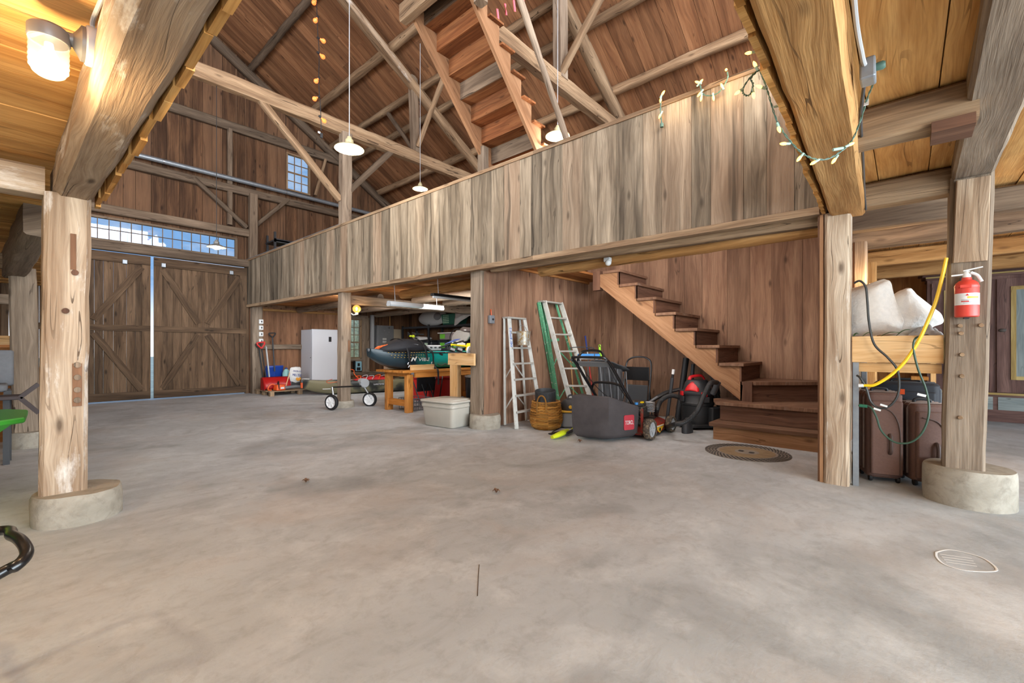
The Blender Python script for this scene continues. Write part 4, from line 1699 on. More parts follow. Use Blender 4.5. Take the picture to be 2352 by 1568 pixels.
# small things on walls and posts
root = thing('switch_box', 'small grey switch box with orange cable on the brown partition', 'switch', (4.98, 4.92, 1.71))
b = MB()
b.box((4.985, 4.895, 1.71), (0.1, 0.06, 0.13))
b.build('box', M['mid_grey'], root, smooth=0, bevel=0.01, seg=2)
b = MB()
b.lathe([(0.016, 0), (0.016, 0.012)], (4.99, 4.866, 1.71), 14, rotm('X', PI / 2))
b.build('knob', M['black_rubber'], root)
b = MB()
b.tube(smooth_path([(4.99, 4.9, 1.77), (4.985, 4.9, 1.82), (5.0, 4.92, 1.87)], 4), 0.007, 6)
b.build('orange_cable', M['orange'], root)
for z, txt in ((2.0, 'top'), (1.83, 'second'), (1.65, 'third'), (1.46, 'lowest')):
    root = thing('wall_outlet', {'top': 'topmost', 'second': 'second from the top', 'third': 'third from the top', 'lowest': 'lowest'}[txt] + ' of the white outlet plates on the gable corner post', 'outlet', (4.57, 13.44, z), 0, 'white outlet plates on the corner post')
    b = MB()
    b.box((4.5, 13.43, z), (0.11, 0.03, 0.12))
    b.build('plate', M['white_plastic'], root, smooth=0, bevel=0.006)
    b = MB()
    b.box((4.51, 13.413, z), (0.03, 0.012, 0.045))
    b.build('toggle', M['dark_grey'], root, smooth=0)
root = thing('sensor_light', 'small white globe sensor on the log joist above the stair', 'lamp', (5.26, 2.93, 2.4))
b = MB()
b.box((5.26, 2.98, 2.44), (0.07, 0.09, 0.06))
b.build('base', M['white_plastic'], root, smooth=0, bevel=0.01, seg=2)
b = MB()
b.ball((5.24, 2.96, 2.395), 0.042, 18, 12)
b.build('globe', M['white_plastic'], root)

root = thing('globe_lamp', 'glowing round amber globe bulb on the tall post behind the kayak cart', 'lamp', (4.78, 8.8, 2.1))
b = MB()
b.ball((4.83, 8.8, 2.1), 0.085, 24, 16)
m_, N_, L_, b_ = newmat('globe_glass')
b_.inputs['Base Color'].default_value = s2l((255, 190, 100))
b_.inputs['Roughness'].default_value = 0.05
b_.inputs['Alpha'].default_value = 0.35
b_.inputs['Emission Color'].default_value = s2l((255, 176, 80))
b_.inputs['Emission Strength'].default_value = 0.7
M['globe_glass'] = m_
b.build('globe', M['globe_glass'], root)
b = MB()
b.ball((4.83, 8.8, 2.1), (0.018, 0.018, 0.04), 12, 8)
b.build('filament', M['bulb_white'], root)
b = MB()
b.lathe([(0.03, -0.12), (0.032, -0.09), (0.022, -0.075)], (4.83, 8.8, 2.1), 14)
b.tube([(4.83, 8.8, 1.98), (4.76, 8.82, 1.97), (4.73, 8.84, 2.0)], 0.012, 8)
b.build('holder', M['white_plastic'], root)
lamp('globe_glow', (4.95, 8.7, 2.02), 5, (1, 0.66, 0.32), 0.05)

root = thing('bare_bulb', 'small lit bare bulb behind the white pillow sacks', 'lamp', (6.5, 0.31, 1.95))
b = MB()
b.ball((6.5, 0.3, 1.955), (0.032, 0.032, 0.042), 14, 10)
b.build('bulb', M['bulb_warm'], root)
b = MB()
b.tube([(6.5, 0.3, 1.9), (6.5, 0.3, 1.86), (6.53, 0.35, 1.84), (6.56, 0.4, 1.84)], 0.02, 8)
b.build('socket', M['black_rubber'], root)
lamp('bare_bulb_glow', (6.38, 0.2, 1.99), 14, (1, 0.68, 0.34), 0.04)

for (X0, X1, Y, z, dark, lab) in ((4.85, 6.2, 7.6, 2.13, 0, 'hanging white strip light under the loft nearer the kayak'), (4.98, 6.2, 6.4, 2.2, 1, 'hanging strip light with a dark housing close to the partition post')):
    root = thing('strip_light', lab, 'lamp', ((X0 + X1) / 2, Y, z), 0, 'hanging strip lights')
    b = MB()
    if dark:
        b.box(((X0 + X1) / 2, Y, z + 0.03), (X1 - X0, 0.1, 0.05))
        b.build('housing', M['black_metal'], root, smooth=0, bevel=0.01)
        b = MB()
        b.tube([(X0 + .03, Y, z - 0.01), (X1 - .03, Y, z - 0.01)], 0.024, 12)
        b.build('tube', M['white_paint'], root)
    else:
        b.prism([(X0, Y - .065, z - .01), (X0, Y - .035, z + .055), (X0, Y + .035, z + .055), (X0, Y + .065, z - .01), (X0, Y + .04, z - .04), (X0, Y - .04, z - .04)], (X1 - X0, 0, 0))
        b.build('housing', M['white_paint'], root, smooth=20)
        b = MB()
        for xx in (X0 - .008, X1 - .008):
            b.prism([(xx, Y - .07, z - .012), (xx, Y - .038, z + .06), (xx, Y + .038, z + .06), (xx, Y + .07, z - .012), (xx, Y + .043, z - .045), (xx, Y - .043, z - .045)], (0.016, 0, 0))
        b.build('end_caps', M['light_grey'], root, smooth=0)
    for xx in (X0 + .15, X1 - .15):
        b = MB()
        b.tube([(xx, Y, z + .05), (xx - .03, Y, 2.66)], 0.006, 5)
        b.build('hanging_cord', M['light_grey'], root)

for k, (x0_, y0_) in enumerate(((1142, 20), (1160, 8), (1180, 0), (1201, -12))):
    c = pY(x0_, y0_, 4.45)
    e = pY(x0_ + 3, y0_ + 27, 4.45)
    b = MB()
    g = []
    for i in range(9):
        t = i / 8
        p = c + (e - c) * t
        tw = 0.5 + (1.2 if k == 1 else 0.25) * math.sin(t * 3.0)
        w = 0.016 * (0.35 if (k == 1 and 0.3 < t < 0.55) else 1)
        g.append([p - V((math.cos(tw), -math.sin(tw), 0)) * w, p + V((math.cos(tw), -math.sin(tw), 0)) * w])
    b.sheet(g)
    if 'pink' not in M:
        flat('pink', (250, 112, 124), 0.6)
    tag(b.build('ribbon', M['pink'], solid=0.002), ('first pink ribbon, lowest one beside the top of the loft stair', 'pink ribbon twisted narrow in the middle', 'third pink ribbon just before the leaning pole', 'last pink ribbon hanging beyond the leaning pole')[k], 'ribbon', 'pink ribbons by the loft stair')

# ---------------------------------------------------------------- fire extinguisher
root = thing('fire_extinguisher', 'red fire extinguisher with white label hung on the thick grey post', 'extinguisher', (4.9, -0.35, 1.5))
cx_, cy_ = 4.905, -0.355
b = MB()
b.lathe([(0.002, 1.492), (0.062, 1.494), (0.069, 1.5), (0.069, 1.735), (0.064, 1.755), (0.045, 1.775), (0.03, 1.782), (0.028, 1.8), (0.002, 1.801)], (cx_, cy_, 0), 32)
flat('extinguisher_red', (206, 62, 48), 0.4)
b.build('cylinder', M['extinguisher_red'], root)
b = MB()
b.lathe([(0.0705, 1.735), (0.0705, 1.722), (0.0705, 1.72)], (cx_, cy_, 0), 32, caps=False)
b.box((cx_ - .07, cy_ + .01, 1.727), (0.012, 0.06, 0.022))
b.build('strap', M['extinguisher_red'], root, smooth=30)
b = MB()
ring = []
b2 = []
for z in (1.585, 1.675):
    b2.append([V((cx_ + 0.0698 * math.cos(R(a)), cy_ + 0.0698 * math.sin(R(a)), z)) for a in range(100, 285, 8)])
b.sheet(b2)
lb = b.build('label', M['white_plastic'], root)
b = MB()
b.sheet([[V((cx_ + 0.0702 * math.cos(R(a)), cy_ + 0.0702 * math.sin(R(a)), z)) for a in range(178, 240, 6)] for z in (1.634, 1.65)])
flat('label_yellow', (232, 186, 60), 0.5)
b.build('label_band', M['label_yellow'], lb)
b = MB()
for z, a0, a1 in ((1.664, 190, 250), (1.658, 190, 240), (1.624, 150, 240), (1.618, 150, 236), (1.606, 160, 215), (1.6, 160, 205), (1.594, 160, 240)):
    b.sheet([[V((cx_ + 0.0703 * math.cos(R(a)), cy_ + 0.0703 * math.sin(R(a)), zz)) for a in range(a0, a1, 6)] for zz in (z, z + .0022)])
b.build('label_lines', M['mid_grey'], lb)
b = MB()
b.sheet([[V((cx_ + 0.0704 * math.cos(R(a)), cy_ + 0.0704 * math.sin(R(a)), z)) for a in range(150, 190, 6)] for z in (1.607, 1.615)])
b.prism([V((cx_ - .071, cy_ + .012, 1.655)), V((cx_ - .071, cy_ - .008, 1.655)), V((cx_ - .071, cy_ + .002, 1.67))], (-0.0006, 0, 0))
b.build('label_marks', M['red'], lb)
b = MB()
b.lathe([(0.024, 1.80), (0.026, 1.83), (0.016, 1.85), (0.002, 1.855)], (cx_, cy_, 0), 16)
b.bar((cx_ - .01, cy_ + .02, 1.852), (cx_ - .015, cy_ - .085, 1.872), 0.02, 0.008)
b.bar((cx_ - .01, cy_ - .01, 1.842), (cx_ - .015, cy_ - .06, 1.815), 0.018, 0.008)
b.tube(smooth_path([(cx_ - .02, cy_ - .02, 1.835), (cx_ - .02, cy_ - .055, 1.81), (cx_ - .02, cy_ - .078, 1.76)], 5), [0.011] * 10 + [0.012], 8)
b.tube([(cx_ - .01, cy_ + .02, 1.825), (cx_ - .02, cy_ + .085, 1.82)], 0.006, 8)
b.build('valve_handle', M['white_plastic'], root)
b = MB()
b.box((4.98, cy_, 1.72), (0.012, 0.06, 0.2))
b.box((4.94, cy_, 1.487), (0.08, 0.03, 0.008))
b.build('bracket', M['dark_grey'], root, smooth=0)

# ---------------------------------------------------------------- shelf between the two posts
root = thing('storage_bench', 'light pine storage shelf on a galvanised leg between the two posts', 'shelf', (5.4, 0.05, 0))
b = MB()
b.box2((5.06, -0.235, 1.125), (5.1, 0.365, 1.36), 1)
b.build('front_board', M['pine'], root, smooth=0, bevel=0.004)
b = MB()
b.box2((5.105, -0.225, 1.04), (5.14, 0.36, 1.12), 1)
b.build('lower_rail', M['pine'], root, smooth=0)
b = MB()
b.box2((5.1, -0.235, 1.3), (6.2, 0.365, 1.33), 0)
b.build('shelf_board', M['pine'], root, smooth=0)
for x_ in (5.075, 6.15):
    b = MB()
    b.box2((x_, 0.315, 0.0), (x_ + .004, 0.362, 1.125), 2)
    b.box2((x_, 0.358, 0.0), (x_ + .045, 0.362, 1.125), 2)
    b.build('leg', M['galvanised'], root, smooth=0)
b = MB()
b.box2((6.15, -0.23, 0.0), (6.19, -0.19, 1.3), 2)
b.build('leg', M['pine'], root, smooth=0)


def sack(name, label, c, r, rot, mat, sd, cat='pillow', group=None, pinch=0.35):
    b = MB()
    n, m = 36, 26
    b.ball((0, 0, 0), 1.0, n, m)
    for k, p in enumerate(b.v):
        q = p.copy()
        sq = lambda t: math.copysign(abs(t) ** 0.5, t)
        q = V((sq(q.x), q.y * (1 - pinch * (abs(q.x) ** 4) * 0.8) , sq(q.z)))
        q.y *= (1.0 - 0.9 * max(abs(q.x), abs(q.z)) ** 4) * 1.25
        qx, qz = q.x, q.z
        q.x *= 1 - 0.16 * (1 - qz * qz)
        q.z *= 1 - 0.16 * (1 - qx * qx)
        q = V((q.x * r[0], q.y * r[1], q.z * r[2]))
        nn = p.normalized()
        w = noise.noise(V((p.x * 2 + sd, p.y * 2, p.z * 2))) * 0.02 + abs(noise.noise(V((p.x * 4 + sd, p.y * 4, p.z * 7)))) * 0.014
        q += nn * w
        b.v[k] = rot @ q + V(c)
    return tag(b.build(name, M[mat], smooth=80, sub=1), label, cat, group)


flat('sherpa_white', (232, 228, 222), 0.95, var=0.06, scale=30, bump=0.8)
flat('pale_cloth', (176, 174, 174), 0.9, var=0.1, scale=10, bump=0.4)
sack('pillow', 'white fluffy pillow leaning on the narrow post on the pine shelf', (5.4, 0.27, 1.61), (0.27, 0.13, 0.29), rotm('Z', 1.25) @ rotm('Y', 0.22), 'sherpa_white', 3, 'pillow', 'white pillows on the pine shelf')
sack('pillow', 'second white fluffy pillow slumped beside the grey cloth on the pine shelf', (5.5, 0.03, 1.545), (0.25, 0.12, 0.24), rotm('Z', 1.6) @ rotm('X', 0.25) @ rotm('Y', 0.62), 'sherpa_white', 9, 'pillow', 'white pillows on the pine shelf')


def cloth_heap(name, label, c, rx, ry, h, mat, sd, cat):
    b = MB()
    g = []
    for i in range(25):
        row = []
        for k in range(25):
            u_, v_ = -1 + i / 12, -1 + k / 12
            d = max(0, 1 - (abs(u_) ** 2.5 + abs(v_) ** 2.5) * 0.6)
            z = h * d * (0.55 + 0.6 * abs(noise.noise(V((u_ * 2.2 + sd, v_ * 2.2, sd)))) + 0.25 * noise.noise(V((u_ * 5 + sd, v_ * 5, 1))))
            row.append(V(c) + V((u_ * rx, v_ * ry, max(z, 0.006))))
        g.append(row)
    b.sheet(g)
    return tag(b.build(name, M[mat], smooth=70, solid=0.006), label, cat)


cloth_heap('folded_cloth', 'crumpled pale grey cloth on the pine shelf beside the extinguisher post', (5.38, -0.13, 1.332), 0.2, 0.11, 0.13, 'pale_cloth', 4, 'cloth')
flat('leaf_green', (58, 96, 48), 0.5, var=0.2)
flat('teal_green', (40, 110, 84), 0.5)


def leaf(mb, base, tip, w, curl=0.02, up=(0, 0, 1)):
    base, tip = V(base), V(tip)
    d = tip - base
    s_ = d.cross(V(up)).normalized()
    g = []
    for i in range(8):
        t = i / 7
        ww = w * math.sin(PI * min(0.97, max(0.03, t)) ** 0.8)
        c = base + d * t + V(up) * (curl * math.sin(PI * t))
        g.append([c - s_ * ww, c + V(up) * 0.004, c + s_ * ww])
    mb.sheet(g)


root = thing('artificial_leaves', 'green artificial leaves poking out from under the white pillows', 'leaves', (5.15, 0.1, 1.34))
for a, e, w in (((5.13, 0.17, 1.355), (5.1, 0.04, 1.385), 0.02), ((5.13, 0.3, 1.35), (5.12, 0.22, 1.39), 0.018), ((5.12, 0.06, 1.36), (5.1, -0.03, 1.41), 0.022), ((5.14, 0.36, 1.36), (5.12, 0.32, 1.38), 0.015)):
    b = MB()
    leaf(b, a, e, w)
    b.build('leaf', M['leaf_green'], root, solid=0.001)
b = MB()
b.tube([(5.14, 0.36, 1.335), (5.12, 0.1, 1.35), (5.13, -0.05, 1.345)], 0.005, 6)
b.build('stem', M['leaf_green'], root)
b = MB()
for k in range(9):
    a = V((5.45, -0.1 + 0.01 * k, 1.42))
    leaf(b, a, a + V((rng.uniform(-.03, .03), rng.uniform(-.06, .06), rng.uniform(0.02, .06))), 0.012)
b.tube([(5.45, -0.1, 1.335), (5.45, -0.06, 1.44)], 0.006, 6)
tag(b.build('artificial_garland', M['teal_green'], solid=0.001), 'teal green garland lying on top of the grey cloth', 'garland')

# suitcases under the shelf
flat('brown_fabric', (112, 84, 74), 0.8, var=0.08, scale=60, bump=0.2)
flat('brown_trim', (78, 58, 50), 0.6)
flat('grey_brown', (128, 110, 100), 0.75, var=0.15, scale=20)


def suitcase(label, c, w, d, h, rz, mats, group):
    root = thing('suitcase', label, 'suitcase', (c[0], c[1], 0), rz, group)
    body, trim, gus = mats
    b = MB()
    rbox(b, (0, 0, 0.045 + h / 2), (w, d, h), 0.05)
    b.build('body', M[body], root, world=False)
    # front pocket panel (local -y is the front)
    b = MB()
    rbox(b, (0, -d / 2 - 0.012, 0.06 + h * 0.46), (w * 0.88, 0.05, h * 0.86), 0.02)
    b.build('front_pocket', M[body], root, world=False)
    for s_ in (-1, 1):
        b = MB()
        pts = [V((s_ * w * 0.34, -d / 2 - 0.04, 0.09)), V((s_ * w * 0.34, -d / 2 - 0.04, h * 0.62)), V((s_ * w * 0.12, -d / 2 - 0.04, h * 0.84)), V((-s_ * w * 0.3, -d / 2 - 0.04, h * 0.9))]
        if s_ > 0:
            b.tube(smooth_path(pts, 6), 0.006, 6)
            b.build('piping', M[trim], root, world=False)
    b = MB()
    b.tube(smooth_path([(0.02, -d / 2 - .035, h * 0.36), (0.02, -d / 2 - .06, h * 0.4), (0.02, -d / 2 - .06, h * 0.54), (0.02, -d / 2 - .035, h * 0.58)], 5), 0.016, 8)
    b.build('side_handle', M[trim], root, world=False)
    for yy in (-d * 0.22, d * 0.02, d * 0.26):
        b = MB()
        P_ = []
        for sx, sz in ((1, 0.08), (1, 0.93), (-1, 0.93), (-1, 0.08)):
            P_.append(V((sx * (w / 2 + 0.003), yy, 0.045 + h * sz)))
        P_.insert(2, V((w * 0.42, yy, 0.045 + h + 0.003)))
        P_.insert(3, V((-w * 0.42, yy, 0.045 + h + 0.003)))
        b.tube(P_, 0.012, 6)
        b.build('zip_band', M[gus], root, world=False)
    b = MB()
    b.tube(smooth_path([(-w * 0.22, 0, h + 0.04), (-w * 0.18, 0, h + 0.075), (w * 0.18, 0, h + 0.075), (w * 0.22, 0, h + 0.04)], 5), 0.014, 8)
    b.build('top_handle', M['black_rubber'], root, world=False)
    for sx in (-1, 1):
        for sy in (-1, 1):
            b = MB()
            b.lathe([(0.0, -0.012), (0.03, -0.012), (0.033, 0), (0.03, 0.012), (0.0, 0.012)], (sx * w * 0.38, sy * d * 0.36, 0.033), 14, rotm('Y', PI / 2))
            b.build('wheel', M['black_rubber'], root, world=False)
    return root


suitcase('brown fabric suitcase standing next to the galvanised shelf leg', (5.52, 0.19), 0.27, 0.34, 0.79, -1.25, ('brown_fabric', 'brown_trim', 'grey_brown'), 'brown suitcases under the pine shelf')
suitcase('brown fabric suitcase with the corner wheel showing beside the round footing', (5.6, -0.115), 0.27, 0.34, 0.7, -1.2, ('brown_fabric', 'brown_trim', 'grey_brown'), 'brown suitcases under the pine shelf')
flat('navy_black', (34, 36, 42), 0.7, var=0.1, scale=40)
r_ = suitcase('black suitcase behind the two brown ones with an orange tag', (6.0, 0.0), 0.5, 0.24, 0.86, -1.57, ('navy_black', 'black_rubber', 'dark_grey'), None)
b = MB()
b.box((5.72, 0.03, 0.83), (0.012, 0.05, 0.05))
tag(b.build('luggage_tag', M['orange'], smooth=0), 'orange luggage tag between the brown and the black suitcase', 'tag')
b = MB()
b.box2((5.6, -0.16, 0.955), (5.75, -0.04, 0.985))
tag(b.build('wood_offcut', M['orange_pine'], smooth=0), 'orange wooden offcut lying on the black suitcase', 'wood')


def cord(label, pts, r, mat, D=None, extra=None):
    root = thing('extension_cord', label, 'cord', tuple(pts[0]))
    b = MB()
    b.tube(smooth_path(pts, 7), r, 8)
    b.build('cable', M[mat], root)
    return root


PL = lambda x_, y_, X=4.985: pX(x_, y_, X)
flat('cord_yellow', (240, 196, 24), 0.4)
flat('cord_green', (44, 70, 54), 0.45)
flat('cord_black', (44, 44, 42), 0.45)
r_ = cord('thick yellow extension cord slanting across the pine shelf', [PL(2174, 592), PL(2163, 640), PL(2150, 690), PL(2132, 735), PL(2110, 782), PL(2080, 828), PL(2045, 862), PL(2010, 883), PL(1992, 885), PL(1978, 884)], 0.013, 'cord_yellow')
b = MB()
b.tube([PL(1984, 885), PL(1972, 885)], 0.016, 10)
b.build('plug', M['white_plastic'], r_)
r_ = cord('black extension cord looping down in front of the brown suitcases', [PL(1962, 650, 5.0), PL(1975, 645), PL(1988, 658), PL(1992, 690), PL(1996, 740), PL(2008, 790), PL(2040, 822), PL(2062, 852), PL(2064, 900), PL(2046, 930), PL(2020, 937), PL(2000, 922), PL(1990, 892), PL(1976, 868), PL(1968, 862, 5.0)], 0.009, 'cord_black')
for x_, y_ in ((2015, 940), (2030, 931)):
    b = MB()
    b.box(PL(x_, y_, 4.97), (0.003, 0.05, 0.016), rot=rotm('X', 0.3))
    b.build('tag', M['white_plastic'], r_, smooth=0)
r_ = cord('dark green extension cord hanging in a deep loop over the brown suitcases', [PL(1972, 931, 4.99), PL(1998, 934, 4.97), PL(2012, 955, 4.96), PL(2025, 990, 4.95), PL(2055, 1015, 4.94), PL(2092, 1015, 4.94), PL(2120, 990, 4.94), PL(2134, 945, 4.94), PL(2127, 895, 4.96), PL(2108, 845, 4.97), PL(2098, 800, 4.98), PL(2102, 778, 4.99), PL(2115, 771, 5.08)], 0.008, 'cord_green')
b = MB()
b.tube([PL(1974, 931, 4.985), PL(1992, 933, 4.975)], 0.014, 8)
b.build('plug', M['teal_green'], r_)
b = MB()
b.box(PL(2117, 907, 4.95), (0.003, 0.055, 0.02), rot=rotm('X', 0.25))
b.build('tag', M['white_plastic'], r_, smooth=0)
# posts farther back in the low aisle
timber('timber_post', 'slim post behind the white pillows holding the bare bulb', 'post', (6.62, 0.4, 0.0), (6.62, 0.4, 2.5), 0.13, 0.13, 'grey_post')
timber('timber_post', 'golden post glowing in the light of the bare bulb', 'post', (8.3, 0.38, 0.0), (8.3, 0.38, 2.5), 0.14, 0.14, 'gold_beam')

# ---------------------------------------------------------------- tall painted wardrobe
root = thing('wardrobe', 'tall antique painted wardrobe with grey panels in the far low aisle', 'wardrobe', (11.5, -1.15, 0))
wood('old_paint', (66, 44, 40), (104, 74, 66), (126, 96, 86), 0.2, 0.2, rough=0.6, bump=0.15)
wood('grey_paint', (98, 106, 106), (136, 146, 146), (160, 166, 160), 0.2, 0.0, rough=0.6, bump=0.15)
wood('gilt_paint', (134, 110, 62), (178, 152, 92), (200, 178, 122), 0.2, 0.0, rough=0.6, bump=0.15)
YA, YB = -0.3, -2.0
b = MB()
b.box2((11.22, YB, 0.12), (11.8, YA, 2.5), 2)
b.build('carcass', M['old_paint'], root, smooth=0)
b = MB()
for x_, z0, z1, e in ((11.2, 2.5, 2.56, 0.02), (11.14, 2.56, 2.62, 0.07), (11.08, 2.62, 2.68, 0.12)):
    b.box2((x_, YB - e, z0), (11.82, YA + e, z1), 1)
b.build('cornice', M['old_paint'], root, smooth=0, bevel=0.012, seg=2)
b = MB()
b.box2((11.16, YB - .02, 2.535), (11.2, YA + .02, 2.56), 1)
b.build('gilt_line', M['gilt_paint'], root, smooth=0)
for y0, y1 in ((YA - .06, -1.13), (-1.17, YB + .06)):
    d = MB()
    d.box2((11.18, y1, 0.5), (11.22, y0, 2.44), 2)
    dr = d.build('door', M['old_paint'], root, smooth=0)
    f = MB()
    ya, yb = y0 - .16, y1 + .16
    for q in (((11.165, ya, .72), (11.185, ya - .06, 2.3)), ((11.165, yb + .06, .72), (11.185, yb, 2.3)), ((11.165, ya - .06, .72), (11.185, yb + .06, .78)), ((11.165, ya - .06, 2.24), (11.185, yb + .06, 2.3))):
        f.box2(*q)
    f.build('door_moulding', M['gilt_paint'], dr, smooth=0)
    f = MB()
    f.box2((11.172, ya - .06, .78), (11.184, yb + .06, 2.24), 2)
    f.build('door_panel', M['grey_paint'], dr, smooth=0)
b = MB()
b.ball((11.165, -1.235, 1.56), (0.015, 0.045, 0.03), 14, 8)
b.build('door_knob', M['lead'], dr)
b = MB()
b.box2((11.15, YB - .02, 0.1), (11.82, YA + .02, 0.46), 1)
b.build('base', M['old_paint'], root, smooth=0)
for y0, y1 in ((YA - .08, -1.12), (-1.18, YB + .08)):
    b = MB()
    b.box2((11.14, y1, 0.2), (11.16, y0, 0.42), 1)
    b.build('drawer_panel', M['grey_paint'], root, smooth=0)
b = MB()
b.box2((11.14, YB - .03, 0.455), (11.2, YA + .03, 0.49), 1)
b.build('base_line', M['gilt_paint'], root, smooth=0)
b = MB()
b.box2((11.12, YB - .04, 0.0), (11.84, YA + .04, 0.1), 1)
b.build('plinth', M['old_paint'], root, smooth=0)
# ---------------------------------------------------------------- stepladders
flat('ladder_white', (196, 196, 190), 0.6, var=0.12, scale=9, wear=(150, 140, 124), wearamt=0.02)
flat('ladder_green', (96, 168, 128), 0.55, var=0.15, scale=9, wear=(206, 206, 196), wearamt=0.15)
flat('ladder_grey', (162, 158, 150), 0.6, var=0.12, scale=10)
flat('ladder_blue', (86, 112, 168), 0.5, wear=(210, 210, 206), wearamt=0.6, scale=30)


def stepladder(name, label, fl_b, fr_b, fl_t, fr_t, rl_b, rr_b, rl_t, rr_t, nstep, mats, wid=0.075, top=True, sticker=False):
    P = [V(q) for q in (fl_b, fr_b, fl_t, fr_t, rl_b, rr_b, rl_t, rr_t)]
    root = thing(name, label, 'ladder', tuple((P[0] + P[1]) / 2 * 1.0))
    side = (P[3] - P[2]).normalized()
    nrm = (P[2] - P[0]).cross(P[1] - P[0]).normalized()
    for a, t in ((P[0], P[2]), (P[1], P[3])):
        b = MB()
        b.bar(a, t, wid, 0.022, nrm)
        b.build('front_rail', M[mats[0]], root, smooth=0, bevel=0.003)
    for a, t in ((P[4], P[6]), (P[5], P[7])):
        b = MB()
        b.bar(a, t, 0.04, 0.024, nrm)
        b.build('rear_rail', M[mats[1]], root, smooth=0, bevel=0.003)
    for k in range(1, nstep + 1):
        t = k / (nstep + 1)
        b = MB()
        b.bar(P[0].lerp(P[2], t), P[1].lerp(P[3], t), 0.075, 0.03, (0, 0, 1))
        b.build('step', M[mats[2]], root, smooth=0, bevel=0.003)
    for k in (1, 3):
        t0, t1 = k / (nstep + 1), (k + 1) / (nstep + 1)
        for A, B in (((P[4], P[6]), (P[5], P[7])), ((P[5], P[7]), (P[4], P[6]))):
            b = MB()
            m = (A[0].lerp(A[1], t1) + B[0].lerp(B[1], t1)) / 2
            b.bar(A[0].lerp(A[1], t0), m, 0.018, 0.012, nrm)
            b.build('rear_brace', M[mats[1]], root, smooth=0)
    if top:
        b = MB()
        c = (P[2] + P[3] + P[6] + P[7]) / 4
        L = (P[3] - P[2]).length + 0.07
        b.bar(c - side * L / 2, c + side * L / 2, 0.14, 0.03, (0, 0, 1))
        b.build('top_cap', M[mats[2]], root, smooth=0, bevel=0.004)
    if sticker:
        b = MB()
        q0, q1 = P[0].lerp(P[2], 0.72), P[0].lerp(P[2], 0.9)
        b.bar(q0 - nrm * 0.0, q1, 0.05, 0.026, nrm)
        b.build('sticker', M['ladder_blue'], root, smooth=0)
    return root


stepladder('stepladder', 'shorter folded white stepladder with a wire bucket leaning on the partition', (5.14, 4.5, 0), (5.8, 4.5, 0), (5.3, 4.8, 1.76), (5.68, 4.8, 1.76), (5.2, 4.8, 0.02), (5.76, 4.82, 0.02), (5.27, 4.88, 1.74), (5.66, 4.88, 1.74), 6, ('ladder_white', 'ladder_white', 'ladder_grey'), 0.08, True, True)
root = thing('bucket', 'paint stained metal bucket hanging between the rails of the shorter stepladder', 'bucket', (5.48, 4.72, 1.4))
flat('bucket_metal', (170, 166, 156), 0.4, 0.4, var=0.2, scale=12, wear=(150, 120, 70), wearamt=0.5)
b = MB()
b.lathe([(0.095, 1.3), (0.1, 1.305), (0.118, 1.52), (0.124, 1.525), (0.12, 1.53), (0.112, 1.52), (0.094, 1.31)], (5.49, 4.66, 0), 24)
b.build('pail', M['bucket_metal'], root)
b = MB()
b.tube(smooth_path([(5.375, 4.66, 1.52), (5.42, 4.68, 1.6), (5.49, 4.7, 1.63), (5.56, 4.68, 1.6), (5.605, 4.66, 1.52)], 5), 0.004, 6)
b.build('bail', M['steel'], root)

F = fl
stepladder('stepladder', 'tall green and white stepladder leaning on the partition behind the mower', F(1322, 966), F(1374, 972), (6.27, 4.83, 2.1), (6.78, 4.83, 2.1), F(1290, 955), F(1355, 960), (6.2, 4.88, 2.08), (6.7, 4.88, 2.08), 6, ('ladder_white', 'ladder_green', 'ladder_grey'), 0.09)
b = MB()
q = [pY(1237, 694, 4.9), pY(1278, 925, 4.9)]
b.bar(q[1], q[0], 0.06, 0.03, (0, 1, 0))
b.bar(pY(1285, 935, 4.9), pY(1247, 694, 4.9), 0.05, 0.03, (0, 1, 0))
b.bar(pY(1283, 780, 4.9), pY(1266, 781, 4.9), 0.05, 0.03, (0, 1, 0))
tag(b.build('ladder_section', M['ladder_green'], smooth=0), 'green ladder section standing behind the tall white rails', 'ladder')

# ---------------------------------------------------------------- wicker basket with rolled black mat
wood('wicker', (120, 72, 24), (184, 128, 54), (216, 166, 88), 0.9, 0.0, rough=0.55, bump=0.2, fine=0.5)
root = thing('wicker_basket', 'round golden wicker basket with two loop handles between the ladders', 'basket', (5.5, 4.18, 0))
bc = V((5.5, 4.2, 0))


def basket_r(z):
    t = z / 0.42
    pts = [(0, 0.17), (0.08, 0.215), (0.3, 0.25), (0.5, 0.245), (0.75, 0.228), (1.0, 0.21)]
    for (a, ra), (b__, rb_) in zip(pts[:-1], pts[1:]):
        if t <= b__ + 1e-6:
            k = (t - a) / (b__ - a)
            return ra + (rb_ - ra) * k
    return 0.21


b = MB()
for i in range(20):
    z = 0.012 + 0.4 * i / 19
    n = 64
    P_ = []
    for k in range(n + 1):
        a = 2 * PI * k / n
        r_ = basket_r(z) + 0.006 * math.sin(k * PI * 0.5 + (PI if i % 2 else 0)) + rng.uniform(-.001, .001)
        P_.append(bc + V((r_ * math.cos(a), r_ * math.sin(a), z + rng.uniform(-.002, .002))))
    for s_ in range(0, n, 8):
        b.tube(P_[s_:s_ + 9], 0.0105, 6)
b.build('weave', M['wicker'], root)
b = MB()
b.tube([bc + V((0.212 * math.cos(2 * PI * k / 40), 0.212 * math.sin(2 * PI * k / 40), 0.42)) for k in range(41)], 0.016, 8)
b.build('rim', M['wicker'], root)
b = MB()
b.lathe([(basket_r(0.42 * k / 10) - 0.01, 0.003 + 0.417 * k / 10) for k in range(11)], bc, 32, caps=True)
flat('basket_lining', (86, 58, 30), 0.9)
b.build('inner_wall', M['basket_lining'], root)
